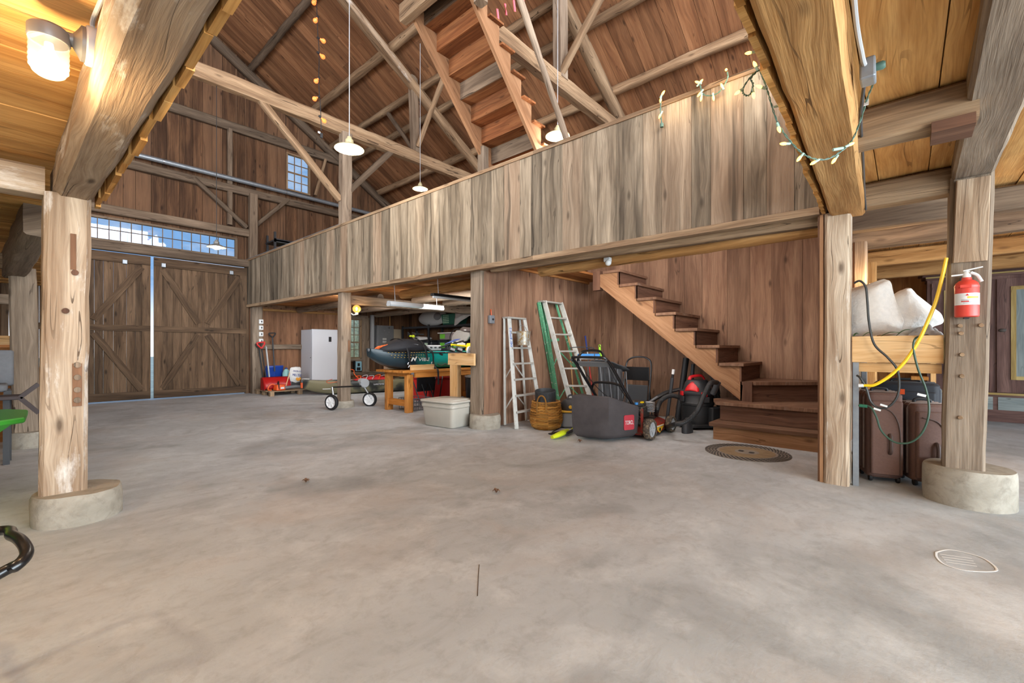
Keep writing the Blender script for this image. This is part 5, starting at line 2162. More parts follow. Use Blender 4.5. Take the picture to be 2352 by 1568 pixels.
for a in (R(200), R(30)):
    c = bc + V((0.212 * math.cos(a), 0.212 * math.sin(a), 0))
    t = V((-math.sin(a), math.cos(a), 0))
    o = V((math.cos(a), math.sin(a), 0))
    b = MB()
    P_ = [c + t * -0.07 + o * 0.03 + V((0, 0, 0.28)), c + t * -0.07 + o * 0.02 + V((0, 0, 0.43)), c + t * -0.04 + o * 0.02 + V((0, 0, 0.51)), c + o * 0.02 + V((0, 0, 0.53)), c + t * 0.04 + o * 0.02 + V((0, 0, 0.51)), c + t * 0.07 + o * 0.02 + V((0, 0, 0.43)), c + t * 0.07 + o * 0.03 + V((0, 0, 0.28))]
    b.tube(smooth_path(P_, 6), 0.012, 8)
    b.build('handle', M['wicker'], root)
root = thing('rolled_mat', 'black patterned rubber mat rolled into a drum inside the wicker basket', 'mat', (5.5, 4.2, 0.1))
flat('mat_black', (44, 45, 47), 0.6, var=0.2, scale=14)
rt = rotm('Y', R(-7)) @ rotm('X', R(4))
b = MB()
pr = [(0.158, 0.06), (0.16, 0.55), (0.163, 0.605), (0.155, 0.61), (0.15, 0.6), (0.148, 0.06)]
b.lathe(pr, bc, 36, rt, caps=False)
b.build('roll', M['mat_black'], root)
b = MB()
for i, z in enumerate((0.44, 0.5, 0.565)):
    for a0 in range(0, 360, 34):
        s_ = 9
        for (da, dz, wa, wz) in ((-s_, 0, 1.2, 0.026), (s_, 0, 1.2, 0.026), (0, 0.025, s_, 0.0035), (0, -0.025, s_, 0.0035)):
            g = []
            for zz in (z + dz - wz, z + dz + wz):
                row = []
                for aa in (a0 + da - wa, a0 + da, a0 + da + wa):
                    row.append(rt @ V((0.1645 * math.cos(R(aa)), 0.1645 * math.sin(R(aa)), zz)) + bc)
                g.append(row)
            b.sheet(g)
b.build('pattern', M['dark_grey'], root)

# ---------------------------------------------------------------- poles leaning behind
b = MB()
b.tube([(6.95, 4.62, 0.0), (7.06, 4.86, 1.62)], 0.014, 10)
p = tag(b.build('broom_handle', M['pine']), 'plain wooden broom handle leaning on the partition wall', 'broom')
b = MB()
b.lathe([(0.016, -.01), (0.018, .01), (0.01, .022), (0.002, .026)], (7.062, 4.865, 1.62), 12)
b.build('knob', M['pine'], p)
root = thing('mop', 'mop with red and blue handle leaning in the nook corner behind the mower', 'mop', (7.3, 4.5, 0))
q0, q1 = V((7.28, 4.4, 0.12)), V((7.58, 4.8, 1.5))
for a, e, m in ((0.0, 0.68, 'red'), (0.68, 0.8, 'white_plastic'), (0.8, 1.0, 'blue')):
    b = MB()
    b.tube([q0.lerp(q1, a), q0.lerp(q1, e)], 0.013 if m != 'blue' else 0.016, 10)
    b.build({'red': 'shaft', 'white_plastic': 'label', 'blue': 'grip'}[m], M[m], root)
b = MB()
b.box((7.28, 4.4, 0.07), (0.3, 0.1, 0.06))
b.build('mop_head', M['mid_grey'], root, smooth=0, bevel=0.02)
root = thing('sponge_mop', 'bright blue mop head with lime green handle standing behind the mower bar', 'mop', (6.7, 4.2, 0))
flat('bright_blue', (60, 140, 214), 0.45)
b = MB()
b.box((6.62, 4.12, 1.12), (0.4, 0.07, 0.075), rot=rotm('Z', -0.7))
b.build('mop_head', M['bright_blue'], root, smooth=0, bevel=0.015)
b = MB()
b.box((6.62, 4.12, 1.075), (0.34, 0.05, 0.03), rot=rotm('Z', -0.7))
b.build('sponge', M['white_plastic'], root, smooth=0, bevel=0.01)
b = MB()
b.tube([(6.64, 4.14, 1.06), (6.75, 4.25, 0.0)], 0.013, 10)
b.build('shaft', M['steel'], root)
root = thing('grabber', 'lime green hooked handle sticking up beside the blue mop', 'tool', (7.0, 4.1, 0))
flat('lime_green', (142, 208, 40), 0.45)
b = MB()
b.tube([(6.94, 4.06, 1.08), (7.0, 4.12, 1.2), (7.02, 4.14, 1.27)], [0.018, 0.024, 0.02], 10)
b.lathe([(0.02, -.008), (0.028, 0), (0.02, .008)], (7.025, 4.145, 1.295), 14, rotm('Y', PI / 2), caps=False)
b.build('grip', M['lime_green'], root)
b = MB()
b.tube([(6.94, 4.06, 1.08), (6.85, 3.98, 0.0)], 0.012, 8)
b.build('shaft', M['steel'], root)

# ---------------------------------------------------------------- yellow battery chainsaw on the floor and the small vacuum
root = thing('pole_saw', 'lime yellow cordless saw lying on the floor in front of the mower bag', 'tool', (5.2, 3.6, 0))
flat('saw_lime', (206, 220, 34), 0.4)
b = MB()
q = [F(1268, 1004, .04), F(1283, 998, .055), F(1296, 992, .05), F(1304, 988, .04)]
b.tube(smooth_path(q, 5), [0.03 + 0.02 * math.sin(PI * k / 15) for k in range(16)], 12, flat=(1, 0.75))
b.build('motor_housing', M['saw_lime'], root)
b = MB()
b.tube([F(1300, 996, .04), F(1314, 989, .045), F(1322, 985, .05)], [0.02, 0.024, 0.02], 10)
b.build('mid_body', M['dark_grey'], root)
b = MB()
b.tube(smooth_path([F(1314, 987, .04), F(1320, 980, .09), F(1330, 976, .1), F(1338, 981, .07), F(1328, 990, .03)], 5), 0.018, 8)
b.build('handle', M['saw_lime'], root)
b = MB()
b.bar(F(1262, 996, .012), F(1300, 988, .02), 0.05, 0.012)
b.build('guide_bar', M['black_rubber'], root, smooth=0)
b = MB()
b.tube(smooth_path([F(1268, 992, .01), F(1290, 980, .012), F(1305, 968, .01), F(1312, 955, .02), F(1320, 940, 0.2)], 6), 0.007, 6)
b.build('cable', M['black_rubber'], root)
root = thing('wet_vacuum', 'small grey and yellow vacuum half hidden behind the mower bag', 'vacuum', (6.0, 4.0, 0))
c = F(1322, 984)
c = V((5.85, 3.98, 0))
flat('vac_grey', (150, 158, 168), 0.45)
b = MB()
rbox(b, c + V((0, 0, 0.13)), (0.3, 0.3, 0.24), 0.06, rotm('Z', 0.6))
b.build('tank', M['vac_grey'], root)
b = MB()
rbox(b, c + V((0, 0, 0.262)), (0.33, 0.33, 0.028), 0.06, rotm('Z', 0.6))
b.build('rim', M['label_yellow'] if 'label_yellow' in M else M['yellow'], root)
b = MB()
b.lathe([(0.155, 0.276), (0.16, 0.3), (0.15, 0.38), (0.11, 0.43), (0.06, 0.455), (0.002, 0.46)], c, 24)
b.tube(smooth_path([c + V((-0.08, 0.0, 0.44)), c + V((-0.05, 0, 0.5)), c + V((0.05, 0, 0.5)), c + V((0.08, 0, 0.44))], 5), 0.014, 8)
b.build('motor_head', M['dark_grey'], root)
b = MB()
dd = (V((0, 0, 0)) - c)
dd.z = 0
dd.normalize()
b.lathe([(0.028, 0), (0.026, 0.012), (0.002, 0.014)], c + dd * 0.15 + V((0, 0, 0.335)), 16, dd.to_track_quat('Z', 'Y').to_matrix())
b.build('dial', M['orange'] if False else M['label_yellow'], root)

# ---------------------------------------------------------------- lawn mower
flat('bag_cloth', (66, 60, 60), 0.85, var=0.22, scale=5, bump=0.3)
flat('mower_red', (140, 42, 32), 0.55, var=0.15, scale=8, wear=(104, 80, 64), wearamt=0.45)
flat('mower_black', (40, 38, 36), 0.6, var=0.2, scale=9, wear=(110, 100, 84), wearamt=0.25)
flat('muddy_tyre', (70, 62, 54), 0.9, var=0.3, scale=14, wear=(128, 112, 90), wearamt=0.5, bump=0.5)
flat('toro_red', (178, 48, 60), 0.6)
root = thing('lawn_mower', 'push lawn mower with big grey grass bag and red deck at the stair nook', 'lawn mower', (5.9, 2.9, 0))
b = MB()
ox = [(5.06, 3.42), (5.2, 2.93), (5.68, 2.74), (5.74, 3.14), (5.34, 3.44)]
def bagring(k, z, ins=0.0, dz=None):
    cx0, cy0 = 5.4, 3.1
    n_ = len(ox)
    out_ = []
    for i, (x_, y_) in enumerate(ox):
        for j in range(4):
            t = j / 4
            x2, y2 = ox[(i + 1) % n_]
            px_, py_ = x_ + (x2 - x_) * t, y_ + (y2 - y_) * t
            bulge = 0.02 * math.sin(PI * t) * k
            v_ = V((px_ - cx0, py_ - cy0, 0))
            v_ = v_ * (1 - ins) + v_.normalized() * bulge
            zz = z + (dz[i] * (1 - t) + dz[(i + 1) % n_] * t if dz else 0)
            out_.append(V((cx0 + v_.x, cy0 + v_.y, zz)))
    return out_
tz = (0.0, 0.0, -0.15, -0.13, 0.0)
b.loft([bagring(0, .03, .34), bagring(0.3, .045, .16), bagring(1, .1, 0.03), bagring(1, .3, 0), bagring(0.6, .45, 0, (0, 0, -.03, -.03, 0)), bagring(0, .6, 0, tz), bagring(0, .612, .05, tz)], True, True)
for k in range(len(b.v)):
    p = b.v[k]
    b.v[k] = p + V((0, 0, 0)) + (p - V((5.4, 3.1, p.z))).normalized() * (0.008 * noise.noise(p * 7))
bg = b.build('grass_bag', M['bag_cloth'], root, smooth=40, bevel=0.008, seg=2)
b = MB()
rr_ = 0.022
lc = V((5.495, 2.792, 0.25))
ring = []
for sx, sz, a0 in ((1, 1, 0), (-1, 1, 90), (-1, -1, 180), (1, -1, 270)):
    for k in range(5):
        a = R(a0 + 22.5 * k)
        ring.append(V((sx * (0.088 - rr_) + rr_ * math.cos(a), 0.06 * 0 , sz * (0.1 - rr_) + rr_ * math.sin(a))))
ry = rotm('Z', -0.377)
b.prism([ry @ q + lc for q in ring][::-1], ry @ V((0, -0.008, 0)))
bdg = b.build('badge', M['toro_red'], bg, smooth=0)
bf = text('badge_lettering', 'TORO', lc + ry @ V((-0.004, -0.0095, 0.0)), ry @ V((1, 0, 0)), (0, 0, 1), 0.055, M['white_plastic'], root, 0.001, width=0.13)
b = MB()
b.tube([lc + ry @ V((0.07, -.007, -.025)), lc + ry @ V((0.07, -.0105, -.025))], 0.005, 8)
b.build('badge_dot', M['white_plastic'], bg)
# deck
b = MB()
out = [(5.72, 2.72), (5.7, 3.2), (6.1, 3.28), (6.5, 3.22), (6.68, 3.05), (6.68, 2.85), (6.5, 2.68), (6.1, 2.64)]
b.loft([[V((x_, y_, 0.05)) for x_, y_ in out], [V((x_, y_, 0.15)) for x_, y_ in out], [V((6.18 + (x_ - 6.18) * .9, 2.95 + (y_ - 2.95) * .88, 0.19)) for x_, y_ in out], [V((6.18 + (x_ - 6.18) * .6, 2.95 + (y_ - 2.95) * .6, 0.215)) for x_, y_ in out]], True, True)
dk_ = b.build('deck', M['mower_red'], root, smooth=40)
b = MB()
b.prism([(5.68, 2.72, .2), (5.68, 3.22, .2), (6.1, 3.2, .22), (6.42, 3.1, .2), (6.42, 2.8, .2), (6.1, 2.72, .22)], (0, 0, .025))
b.box2((5.69, 2.645, .05), (5.9, 2.69, .24))
b.prism([(5.7, 2.8, .1), (5.7, 3.14, .1), (5.84, 3.14, .1), (5.84, 2.8, .1)], (0, 0, .3))
b.build('deck_cover', M['mower_black'], root, smooth=0, bevel=0.012)
b = MB()
b.box((6.06, 2.95, .33), (0.26, 0.28, 0.16))
b.lathe([(0.13, .41), (0.135, .45), (0.11, .48), (0.05, .49), (0.002, .49)], (6.06, 2.95, 0), 20)
en_ = b.build('engine', M['mower_black'], root, smooth=30, bevel=0.01)
b = MB()
for k in range(7):
    b.box((6.16 + 0.0, 2.8, .33 + .022 * k), (0.1, 0.12, 0.008))
b.build('engine_fins', M['light_grey'], en_, smooth=0)
b = MB()
b.box((5.98, 2.83, .475), (0.06, 0.03, .02))
b.build('fuel_cap_tag', M['yellow'], en_, smooth=0)
b = MB()
b.lathe([(0.025, 0), (0.025, 0.03), (0.002, .032)], (5.86, 2.86, .45), 14)
b.build('primer_cap', M['bright_blue'], en_)
for (x_, y_, r_, txt) in ((5.74, 2.6, .145, 0), (6.5, 2.62, .122, 0), (5.74, 3.3, .145, 0), (6.5, 3.28, .122, 0)):
    b = MB()
    w = 0.04
    b.lathe([(r_ * .72, -w), (r_ * .94, -w), (r_, -w * .6), (r_, w * .6), (r_ * .94, w), (r_ * .72, w)], (x_, y_, r_), 30, rotm('X', PI / 2), caps=False)
    wh_ = b.build('wheel', M['muddy_tyre'], root, smooth=40)
    b = MB()
    b.lathe([(0.002, 0.026), (0.022, 0.034), (0.026, 0.02), (r_ * .45, 0.014), (r_ * .7, 0.026), (r_ * .73, 0.03), (r_ * .73, -0.02), (0.002, -.02)], (x_, y_, r_), 24, rotm('X', PI / 2))
    for k in range(6):
        a = k * PI / 3
        b.bar(V((x_ + math.cos(a) * .02, y_ - 0.026, r_ + math.sin(a) * .02)), V((x_ + math.cos(a) * r_ * .7, y_ - 0.028, r_ + math.sin(a) * r_ * .7)), 0.02, 0.012, (0, 1, 0))
    b.build('hub', M['light_grey'], wh_, smooth=40)
b = MB()
b.prism([(5.98, 2.624, .155), (6.26, 2.632, .155), (6.26, 2.632, .12), (6.12, 2.63, .04), (5.98, 2.624, .12)], (0, -0.004, 0))
flat('warn_yellow', (240, 190, 40), 0.5)
wl_ = b.build('warning_label', M['warn_yellow'], dk_, smooth=0)
b = MB()
b.prism([(5.985, 2.62, .152), (6.255, 2.627, .152), (6.255, 2.627, .135), (5.985, 2.62, .135)], (0, -0.004, 0))
b.build('warning_label_strip', M['white_plastic'], dk_, smooth=0)
b = MB()
b.ball((6.12, 2.622, .09), (.03, .004, .025), 12, 8)
b.build('warning_mark', M['black_rubber'], dk_)
b = MB()
b.box2((5.7, 2.69, .08), (5.72, 2.72, .42))
b.build('red_bar', M['mower_red'], root, smooth=0)
# folding handle
for yy in (2.8, 3.32):
    b = MB()
    b.tube(smooth_path([(5.86, yy, .3), (5.6, yy, .5), (5.3, yy, .78), (5.0, yy, 1.06), (4.9, yy, 1.1)], 5), 0.02, 10)
    b.build('handle_tube', M['black_metal'], root)
for pts_ in ([(4.97, 2.8, 1.08), (4.9, 2.82, 1.13), (4.88, 2.9, 1.135), (4.88, 3.24, 1.135), (4.9, 3.3, 1.13), (4.97, 3.32, 1.08)],
             [(5.06, 2.8, 1.02), (4.98, 2.86, 1.13), (5.0, 2.95, 1.215), (5.0, 3.18, 1.215), (4.98, 3.26, 1.13), (5.06, 3.32, 1.02)],
             [(5.42, 2.8, .68), (5.38, 2.84, .74), (5.34, 2.95, .78), (5.34, 3.2, .78), (5.38, 3.28, .74), (5.42, 3.32, .68)]):
    b = MB()
    b.tube(smooth_path(pts_, 6), 0.017, 10)
    b.build('control_bar', M['black_metal'], root)
b = MB()
b.box((5.03, 3.06, 1.045), (0.1, 0.46, 0.02), rot=rotm('Y', 0.75))
b.build('handle_panel', M['mid_grey'], root, smooth=0, bevel=0.008)
b = MB()
b.tube(smooth_path([(5.0, 2.86, 1.1), (5.2, 2.84, .84), (5.5, 2.86, .62), (5.8, 2.9, .48)], 5), 0.005, 6)
b.tube(smooth_path([(5.0, 3.26, 1.1), (5.2, 3.24, .86), (5.55, 3.2, .6), (5.85, 3.1, .46)], 5), 0.005, 6)
b.build('control_cable', M['black_rubber'], root)

# ---------------------------------------------------------------- folded camp chair, folding chair
root = thing('camp_chair', 'grey folded canvas camp chair standing behind the mower', 'chair', (6.6, 3.6, 0))
flat('camp_grey', (74, 75, 78), 0.8, var=0.15, scale=8)
b = MB()
g = []
for i in range(9):
    t = i / 8
    row = []
    for k in range(7):
        s_ = k / 6
        p = V((6.2 + 0.52 * t + .05 * s_, 3.72 - 0.32 * t + 0.26 * s_, 1.06 - 0.17 * t * t - 0.06 * s_ + 0.02 * noise.noise(V((t * 4, s_ * 4, 2)))))
        row.append(p)
    g.append(row)
b.sheet(g)
b.build('seat_fabric', M['camp_grey'], root, solid=0.012)
b = MB()
g = []
for i in range(13):
    t = i / 12
    row = []
    for k in range(6):
        z = 0.98 - 0.86 * k / 5
        row.append(V((6.3 + 0.36 * t + 0.02 * math.sin(t * 19 + k), 3.74 - 0.24 * t + 0.03 * math.sin(t * 26), z - 0.08 * t)))
    g.append(row)
b.sheet(g)
b.build('back_fabric', M['camp_grey'], root, solid=0.008)
for k in range(7):
    b = MB()
    a = V((6.27 + 0.065 * k + rng.uniform(-.01, .01), 3.70 - 0.045 * k, 0.99 - .02 * k))
    e = V((6.3 + 0.06 * k + rng.uniform(-.05, .05), 3.66 - 0.04 * k + rng.uniform(-.06, .06), 0.01))
    b.tube([a, e], 0.009, 6)
    b.build('frame_tube', M['dark_grey'] if k % 2 else M['mid_grey'], root)
b = MB()
b.tube(smooth_path([(6.36, 3.84, 1.0), (6.4, 3.88, 1.2), (6.38, 3.9, 1.26), (6.1, 4.05, 1.27), (6.0, 4.1, 1.25)], 5), 0.008, 6)
b.build('carry_loop', M['dark_grey'], root)

root = thing('folding_chair', 'black metal folding chair leaning on the brown nook wall', 'chair', (7.4, 3.5, 0))
XO = 7.45
b = MB()
P_ = [(7.25, 3.32, 0.0), (7.32, 3.33, 0.5), (7.42, 3.34, 0.95), (7.44, 3.42, 1.07), (7.45, 3.58, 1.1), (7.44, 3.74, 1.07), (7.42, 3.82, 0.95), (7.32, 3.83, 0.5), (7.25, 3.84, 0.0)]
b.tube(smooth_path(P_, 6), 0.015, 10)
b.build('front_frame', M['black_metal'], root)
b = MB()
rbox(b, (7.38, 3.58, 0.8), (0.02, 0.44, 0.24), 0.009)
b.build('backrest', M['black_metal'], root, bevel=0.01, seg=2)
b = MB()
b.hexa([(7.32, 3.38, .2), (7.35, 3.38, .2), (7.32, 3.8, .2), (7.35, 3.8, .2), (7.36, 3.38, .6), (7.39, 3.38, .6), (7.36, 3.8, .6), (7.39, 3.8, .6)], 2)
b.build('seat', M['dark_grey'], root, smooth=0, bevel=0.012, seg=2)
for yy in (3.36, 3.8):
    b = MB()
    b.tube([(7.5, yy, 0.0), (7.36, yy, 0.7)], 0.013, 8)
    b.build('rear_leg', M['black_metal'], root)

# ---------------------------------------------------------------- shop vacuum and loose hoses under the stair
flat('vac_black', (36, 37, 39), 0.5)
flat('vac_dark', (52, 53, 56), 0.5)
flat('vac_red', (224, 34, 40), 0.4)
root = thing('shop_vacuum', 'black and red shop vacuum tucked under the staircase', 'vacuum', (7.12, 2.45, 0))
c = V((7.15, 2.46, 0))
rv = rotm('Z', -0.75)
b = MB()
b.lathe([(0.19, 0.06), (0.225, 0.08), (0.235, 0.2), (0.24, 0.36), (0.25, 0.37), (0.25, 0.4), (0.235, 0.42), (0.225, 0.5), (0.22, 0.535)], c, 36)
b.build('tank', M['vac_black'], root)
b = MB()
b.lathe([(0.238, 0.53), (0.245, 0.545), (0.24, 0.575), (0.21, 0.6), (0.195, 0.66), (0.175, 0.72), (0.14, 0.755), (0.002, 0.765)], c, 36)
b.build('motor_head', M['vac_dark'], root)
vd = V((-0.72, -0.69, 0)).normalized()
vs = V((-vd.y, vd.x, 0))
b = MB()
b.tube(smooth_path([c - vs * 0.12 + V((0, 0, .745)), c - vs * 0.1 + V((0, 0, .8)), c + vs * 0.06 + V((0, 0, .82)), c + vs * 0.12 + V((0, 0, .76))], 5), [0.02] * 16, 8, flat=(1.4, 0.8))
b.build('carry_handle', M['vac_red'], root)
lf = (vs * -1 * 0.75 + vd * 0.66).normalized()
b = MB()
g = []
for i in range(7):
    row = []
    for k in range(9):
        a = R(-42 + 84 * k / 8)
        z = 0.6 + 0.13 * i / 6
        r_ = 0.232 - 0.062 * (i / 6)
        dr_ = Matrix.Rotation(a * 0.75, 3, 'Z') @ lf
        row.append(c + dr_ * r_ + V((0, 0, z - 0.03 * (k - 4) ** 2 / 16)))
    g.append(row)
b.sheet(g)
b.build('air_vent', M['vac_red'], root, solid=0.012)
for dirv, m in ((vd, 'vac_red'), (-vs, 'vac_red'), (vs, 'vac_dark')):
    b = MB()
    q = dirv.to_track_quat('X', 'Z').to_matrix()
    b.box(c + dirv * 0.245 + V((0, 0, .545)), (0.03, 0.09, 0.07), rot=q)
    b.build('latch', M[m], root, smooth=0, bevel=0.008)
    b = MB()
    b.box(c + dirv * 0.248 + V((0, 0, .46)), (0.03, 0.16, 0.09), rot=q)
    b.build('grip_recess', M['vac_dark'], root, smooth=0, bevel=0.01)
b = MB()
sd_ = (vs * -1 * 0.9 + vd * 0.44).normalized()
b = MB()
rbox(b, c + V((-0.02, -0.3, .2)), (0.26, 0.2, 0.3), 0.03, rv)
b.build('tool_caddy', M['vac_black'], root)
b = MB()
rbox(b, c + V((0, 0, 0.06)), (0.56, 0.5, 0.05), 0.12, rv)
b.build('dolly', M['vac_black'], root)
for sx in (-1, 1):
    for sy in (-1, 1):
        b = MB()
        q = rv @ V((sx * .22, sy * .2, 0)) + c + V((0, 0, .03))
        b.lathe([(0.002, -.014), (0.028, -.014), (0.03, 0), (0.028, .014), (0.002, .014)], q, 14, rotm('Y', PI / 2))
        b.tube([q, q + V((0, 0, .05))], 0.009, 6)
        b.build('caster', M['black_rubber'], root)


def ribbed(mb, pts, r, step=0.014):
    P_ = smooth_path(pts, 24)
    Q = [P_[0]]
    acc = 0
    for a, e in zip(P_[:-1], P_[1:]):
        acc += (e - a).length
        if acc >= step / 2:
            Q.append(e)
            acc = 0
    mb.tube(Q, [r * (1.0 if k % 2 else 0.9) for k in range(len(Q))], 12)


b = MB()
ribbed(b, [pD(1647, 878, 6.2), pD(1632, 880, 6.0), pD(1618, 905, 5.9), pD(1600, 945, 5.85), pD(1575, 968, 5.9), pD(1548, 975, 6.0), F(1530, 982, .05), F(1520, 975, .04)], 0.034)
b.build('hose', M['vac_black'], root)
b = MB()
b.tube([pD(1650, 876, 6.25), pD(1637, 905, 6.3)], 0.04, 12)
b.build('hose_elbow', M['vac_dark'], root)
for q0, q1, r_, lab, m in ((V((7.5, 2.9, .02)), pX(1576, 822, 7.6), 0.05, 'black leaf blower tube standing upright under the stringer', 'vac_black'), (V((7.5, 2.72, .02)), pX(1592, 836, 7.6), 0.03, 'thin dark vacuum wand standing beside the upright blower tube', 'vac_dark')):
    b = MB()
    b.tube([q0, q0.lerp(q1, .3), q0.lerp(q1, .34), q1], [r_ * 1.1, r_ * 1.1, r_, r_], 14)
    tag(b.build('vacuum_tube', M[m]), lab, 'tube')
root = thing('leaf_blower', 'black leaf blower leaning behind the shop vacuum under the stair', 'blower', (7.5, 2.6, 0.3))
b = MB()
b.tube(smooth_path([pX(1618, 810, 7.55), pX(1628, 840, 7.5), pX(1640, 870, 7.45), pX(1645, 905, 7.42)], 5), [0.05 + 0.03 * (k / 15) for k in range(16)], 12, flat=(0.7, 1.2))
b.build('housing', M['vac_dark'], root)
b = MB()
b.tube(smooth_path([pX(1622, 815, 7.48), pX(1636, 838, 7.42), pX(1650, 868, 7.36)], 5), 0.016, 8)
b.build('handle', M['black_rubber'], root)
b = MB()
b.tube([pX(1645, 905, 7.42), V((7.42, 2.1, 0.0))], 0.05, 10)
b.build('nozzle', M['black_rubber'], root)
root = thing('squeegee_pole', 'upright grey extension pole with a white tip in front of the nook wall', 'pole', (6.75, 2.72, 0))
q0, q1 = V((6.62, 2.75, 0.0)), pD(1547, 848, 6.75)
for a, e, r_, m, nm in ((0, .86, 0.026, 'vac_dark', 'shaft'), (.86, .94, 0.018, 'black_rubber', 'collar'), (.92, 1.0, 0.022, 'white_plastic', 'tip')):
    b = MB()
    b.tube([q0.lerp(q1, a), q0.lerp(q1, e)], r_, 12, flat=(1.0, 1.0))
    b.build(nm, M[m], root)
root = thing('crevice_nozzle', 'long black crevice nozzle slanting from the floor toward the vacuum', 'nozzle', (7.0, 3.2, 0))
b = MB()
b.tube(smooth_path([pD(1484, 930, 6.9), pD(1510, 912, 6.95), pD(1535, 900, 7.0), pD(1560, 894, 7.0)], 5), [0.035, 0.036, 0.038, 0.038, 0.04, 0.042, 0.044, 0.045, 0.05, 0.05, 0.045, 0.045, 0.04, 0.04, 0.04, 0.04], 12, flat=(1, 0.7))
b.build('nozzle', M['vac_black'], root)
b = MB()
b.tube([pD(1488, 926, 6.84), pD(1510, 911, 6.88)], 0.018, 8)
b.build('grey_insert', M['mid_grey'], root)
b = MB()
b.tube([pD(1484, 930, 6.9), V((7.1, 3.9, 0.0))], 0.03, 10)
b.build('lower_tube', M['vac_black'], root)
b = MB()
ribbed(b, [F(1495, 955, .04), F(1505, 960, .05), pD(1508, 945, 6.55), pD(1518, 920, 6.6), pD(1540, 908, 6.7), pD(1560, 912, 6.75)], 0.036)
tag(b.build('vacuum_hose', M['vac_black']), 'black ribbed hose arching beside the squeegee pole', 'hose')
b = MB()
b.tube([V((6.7, 3.3, .03)), V((7.3, 2.75, .03))], 0.03, 10)
tag(b.build('vacuum_tube', M['vac_black']), 'black tube lying on the floor behind the mower deck', 'tube')
b = MB()
b.lathe([(0.03, 0.22), (0.06, 0.18), (0.1, 0.06), (0.1, 0.0)], (6.62, 2.42, 0), 20, sx=1.3, sy=.7)
tag(b.build('floor_nozzle', M['vac_dark']), 'dark grey floor nozzle standing by the front wheel of the mower', 'nozzle')

# ---------------------------------------------------------------- round rubber mat with leaf border
root = thing('door_mat', 'round rubber mat with black leaf border at the foot of the staircase', 'mat', (5.82, 1.42, 0))
mc = V((5.82, 1.42, 0))
flat('mat_base', (140, 132, 122), 0.95, var=0.12, scale=10)
flat('mat_tan', (142, 122, 94), 0.95, var=0.2, scale=9)
b = MB()
b.lathe([(0.46, 0.001), (0.46, 0.006), (0.45, 0.008), (0.002, 0.008)], mc, 48)
b.build('backing', M['mat_base'], root)
b = MB()
b.lathe([(0.3, 0.0078), (0.3, 0.0092), (0.002, 0.0092)], mc, 48)
b.build('tan_centre', M['mat_tan'], root)
b = MB()
b.lathe([(0.13, 0.009), (0.13, 0.0098), (0.002, 0.0098)], mc, 36)
b.build('grey_centre', M['mat_base'], root)
b = MB()
for ring_, (r_, n) in enumerate(((0.445, 52), (0.41, 48), (0.375, 44), (0.34, 40))):
    for k in range(n):
        a = 2 * PI * (k + 0.5 * (ring_ % 2)) / n
        o = V((math.cos(a), math.sin(a), 0))
        t = V((-math.sin(a), math.cos(a), 0))
        d = (o * (0.5) + t * 0.8)
        cc = mc + o * r_ + V((0, 0, .0082))
        e = V((-d.y, d.x, 0))
        L_2, W_2 = 0.03, 0.0125
        b.prism([cc - d * L_2, cc + e * W_2, cc + d * L_2, cc - e * W_2], (0, 0, 0.0022))
b.build('leaf_border', M['mat_black'], root, smooth=0)
b = MB()
for s_ in (-1, 1):
    for k in range(4):
        q = mc + V((s_ * 0.012 + 0.018 * (k - 1.5), s_ * 0.06 + 0.012 * (k % 2), .0098))
        b.ball(q, (0.016, 0.03, 0.0025), 10, 6)
b.build('centre_motif', M['mat_black'], root)

# dead leaves on the floor
flat('dead_leaf', (106, 74, 52), 0.9)
for x_, y_, txt in ((1332, 1016, 'curled dead brown leaf on the floor just in front of the mower bag'), (703, 1109, 'small dead leaf on the open concrete nearer the big doors'), (1140, 1133, 'small reddish dead leaf out in the middle of the concrete floor')):
    p = F(x_, y_)
    b = MB()
    for k in range(5):
        a = k * 1.26
        leaf(b, p + V((0, 0, .006)), p + V((0.035 * math.cos(a), 0.035 * math.sin(a), 0.02 + .01 * (k % 2))), 0.012)
    tag(b.build('dead_leaf', M['dead_leaf'], solid=0.001), txt, 'leaf')

# chalky rubbed drain outline on the floor
flat('chalk', (222, 220, 216), 0.95)
root = thing('chalk_mark', 'whitish scratched oval with parallel lines on the concrete at the extinguisher side', 'floor mark', tuple(F(2215, 1288)))
b = MB()
P_ = [F(x_, y_, .002) for x_, y_ in ((2150, 1268), (2180, 1262), (2230, 1272), (2265, 1285), (2290, 1308), (2260, 1312), (2210, 1308), (2170, 1296), (2152, 1280), (2150, 1268))]
b.tube(smooth_path(P_, 6), 0.006, 5, flat=(1, .2))
b.build('outline', M['chalk'], root)
for k in range(4):
    b = MB()
    b.tube([F(2158 + 5 * k, 1272 + 6 * k, .002), F(2232 + 4 * k, 1282 + 6 * k, .002)], 0.004, 5, flat=(1, .2))
    b.build('scratch_line', M['chalk'], root)

flat('crack_dark', (96, 84, 76), 0.95)
b = MB()
b.tube(smooth_path([F(1101, 1296, .001), F(1099, 1320, .001), F(1098, 1345, .001), F(1097, 1368, .001)], 5), 0.0025, 5, flat=(1, .3))
tag(b.build('floor_crack', M['crack_dark']), 'short straight dark crack in the open concrete floor', 'crack')
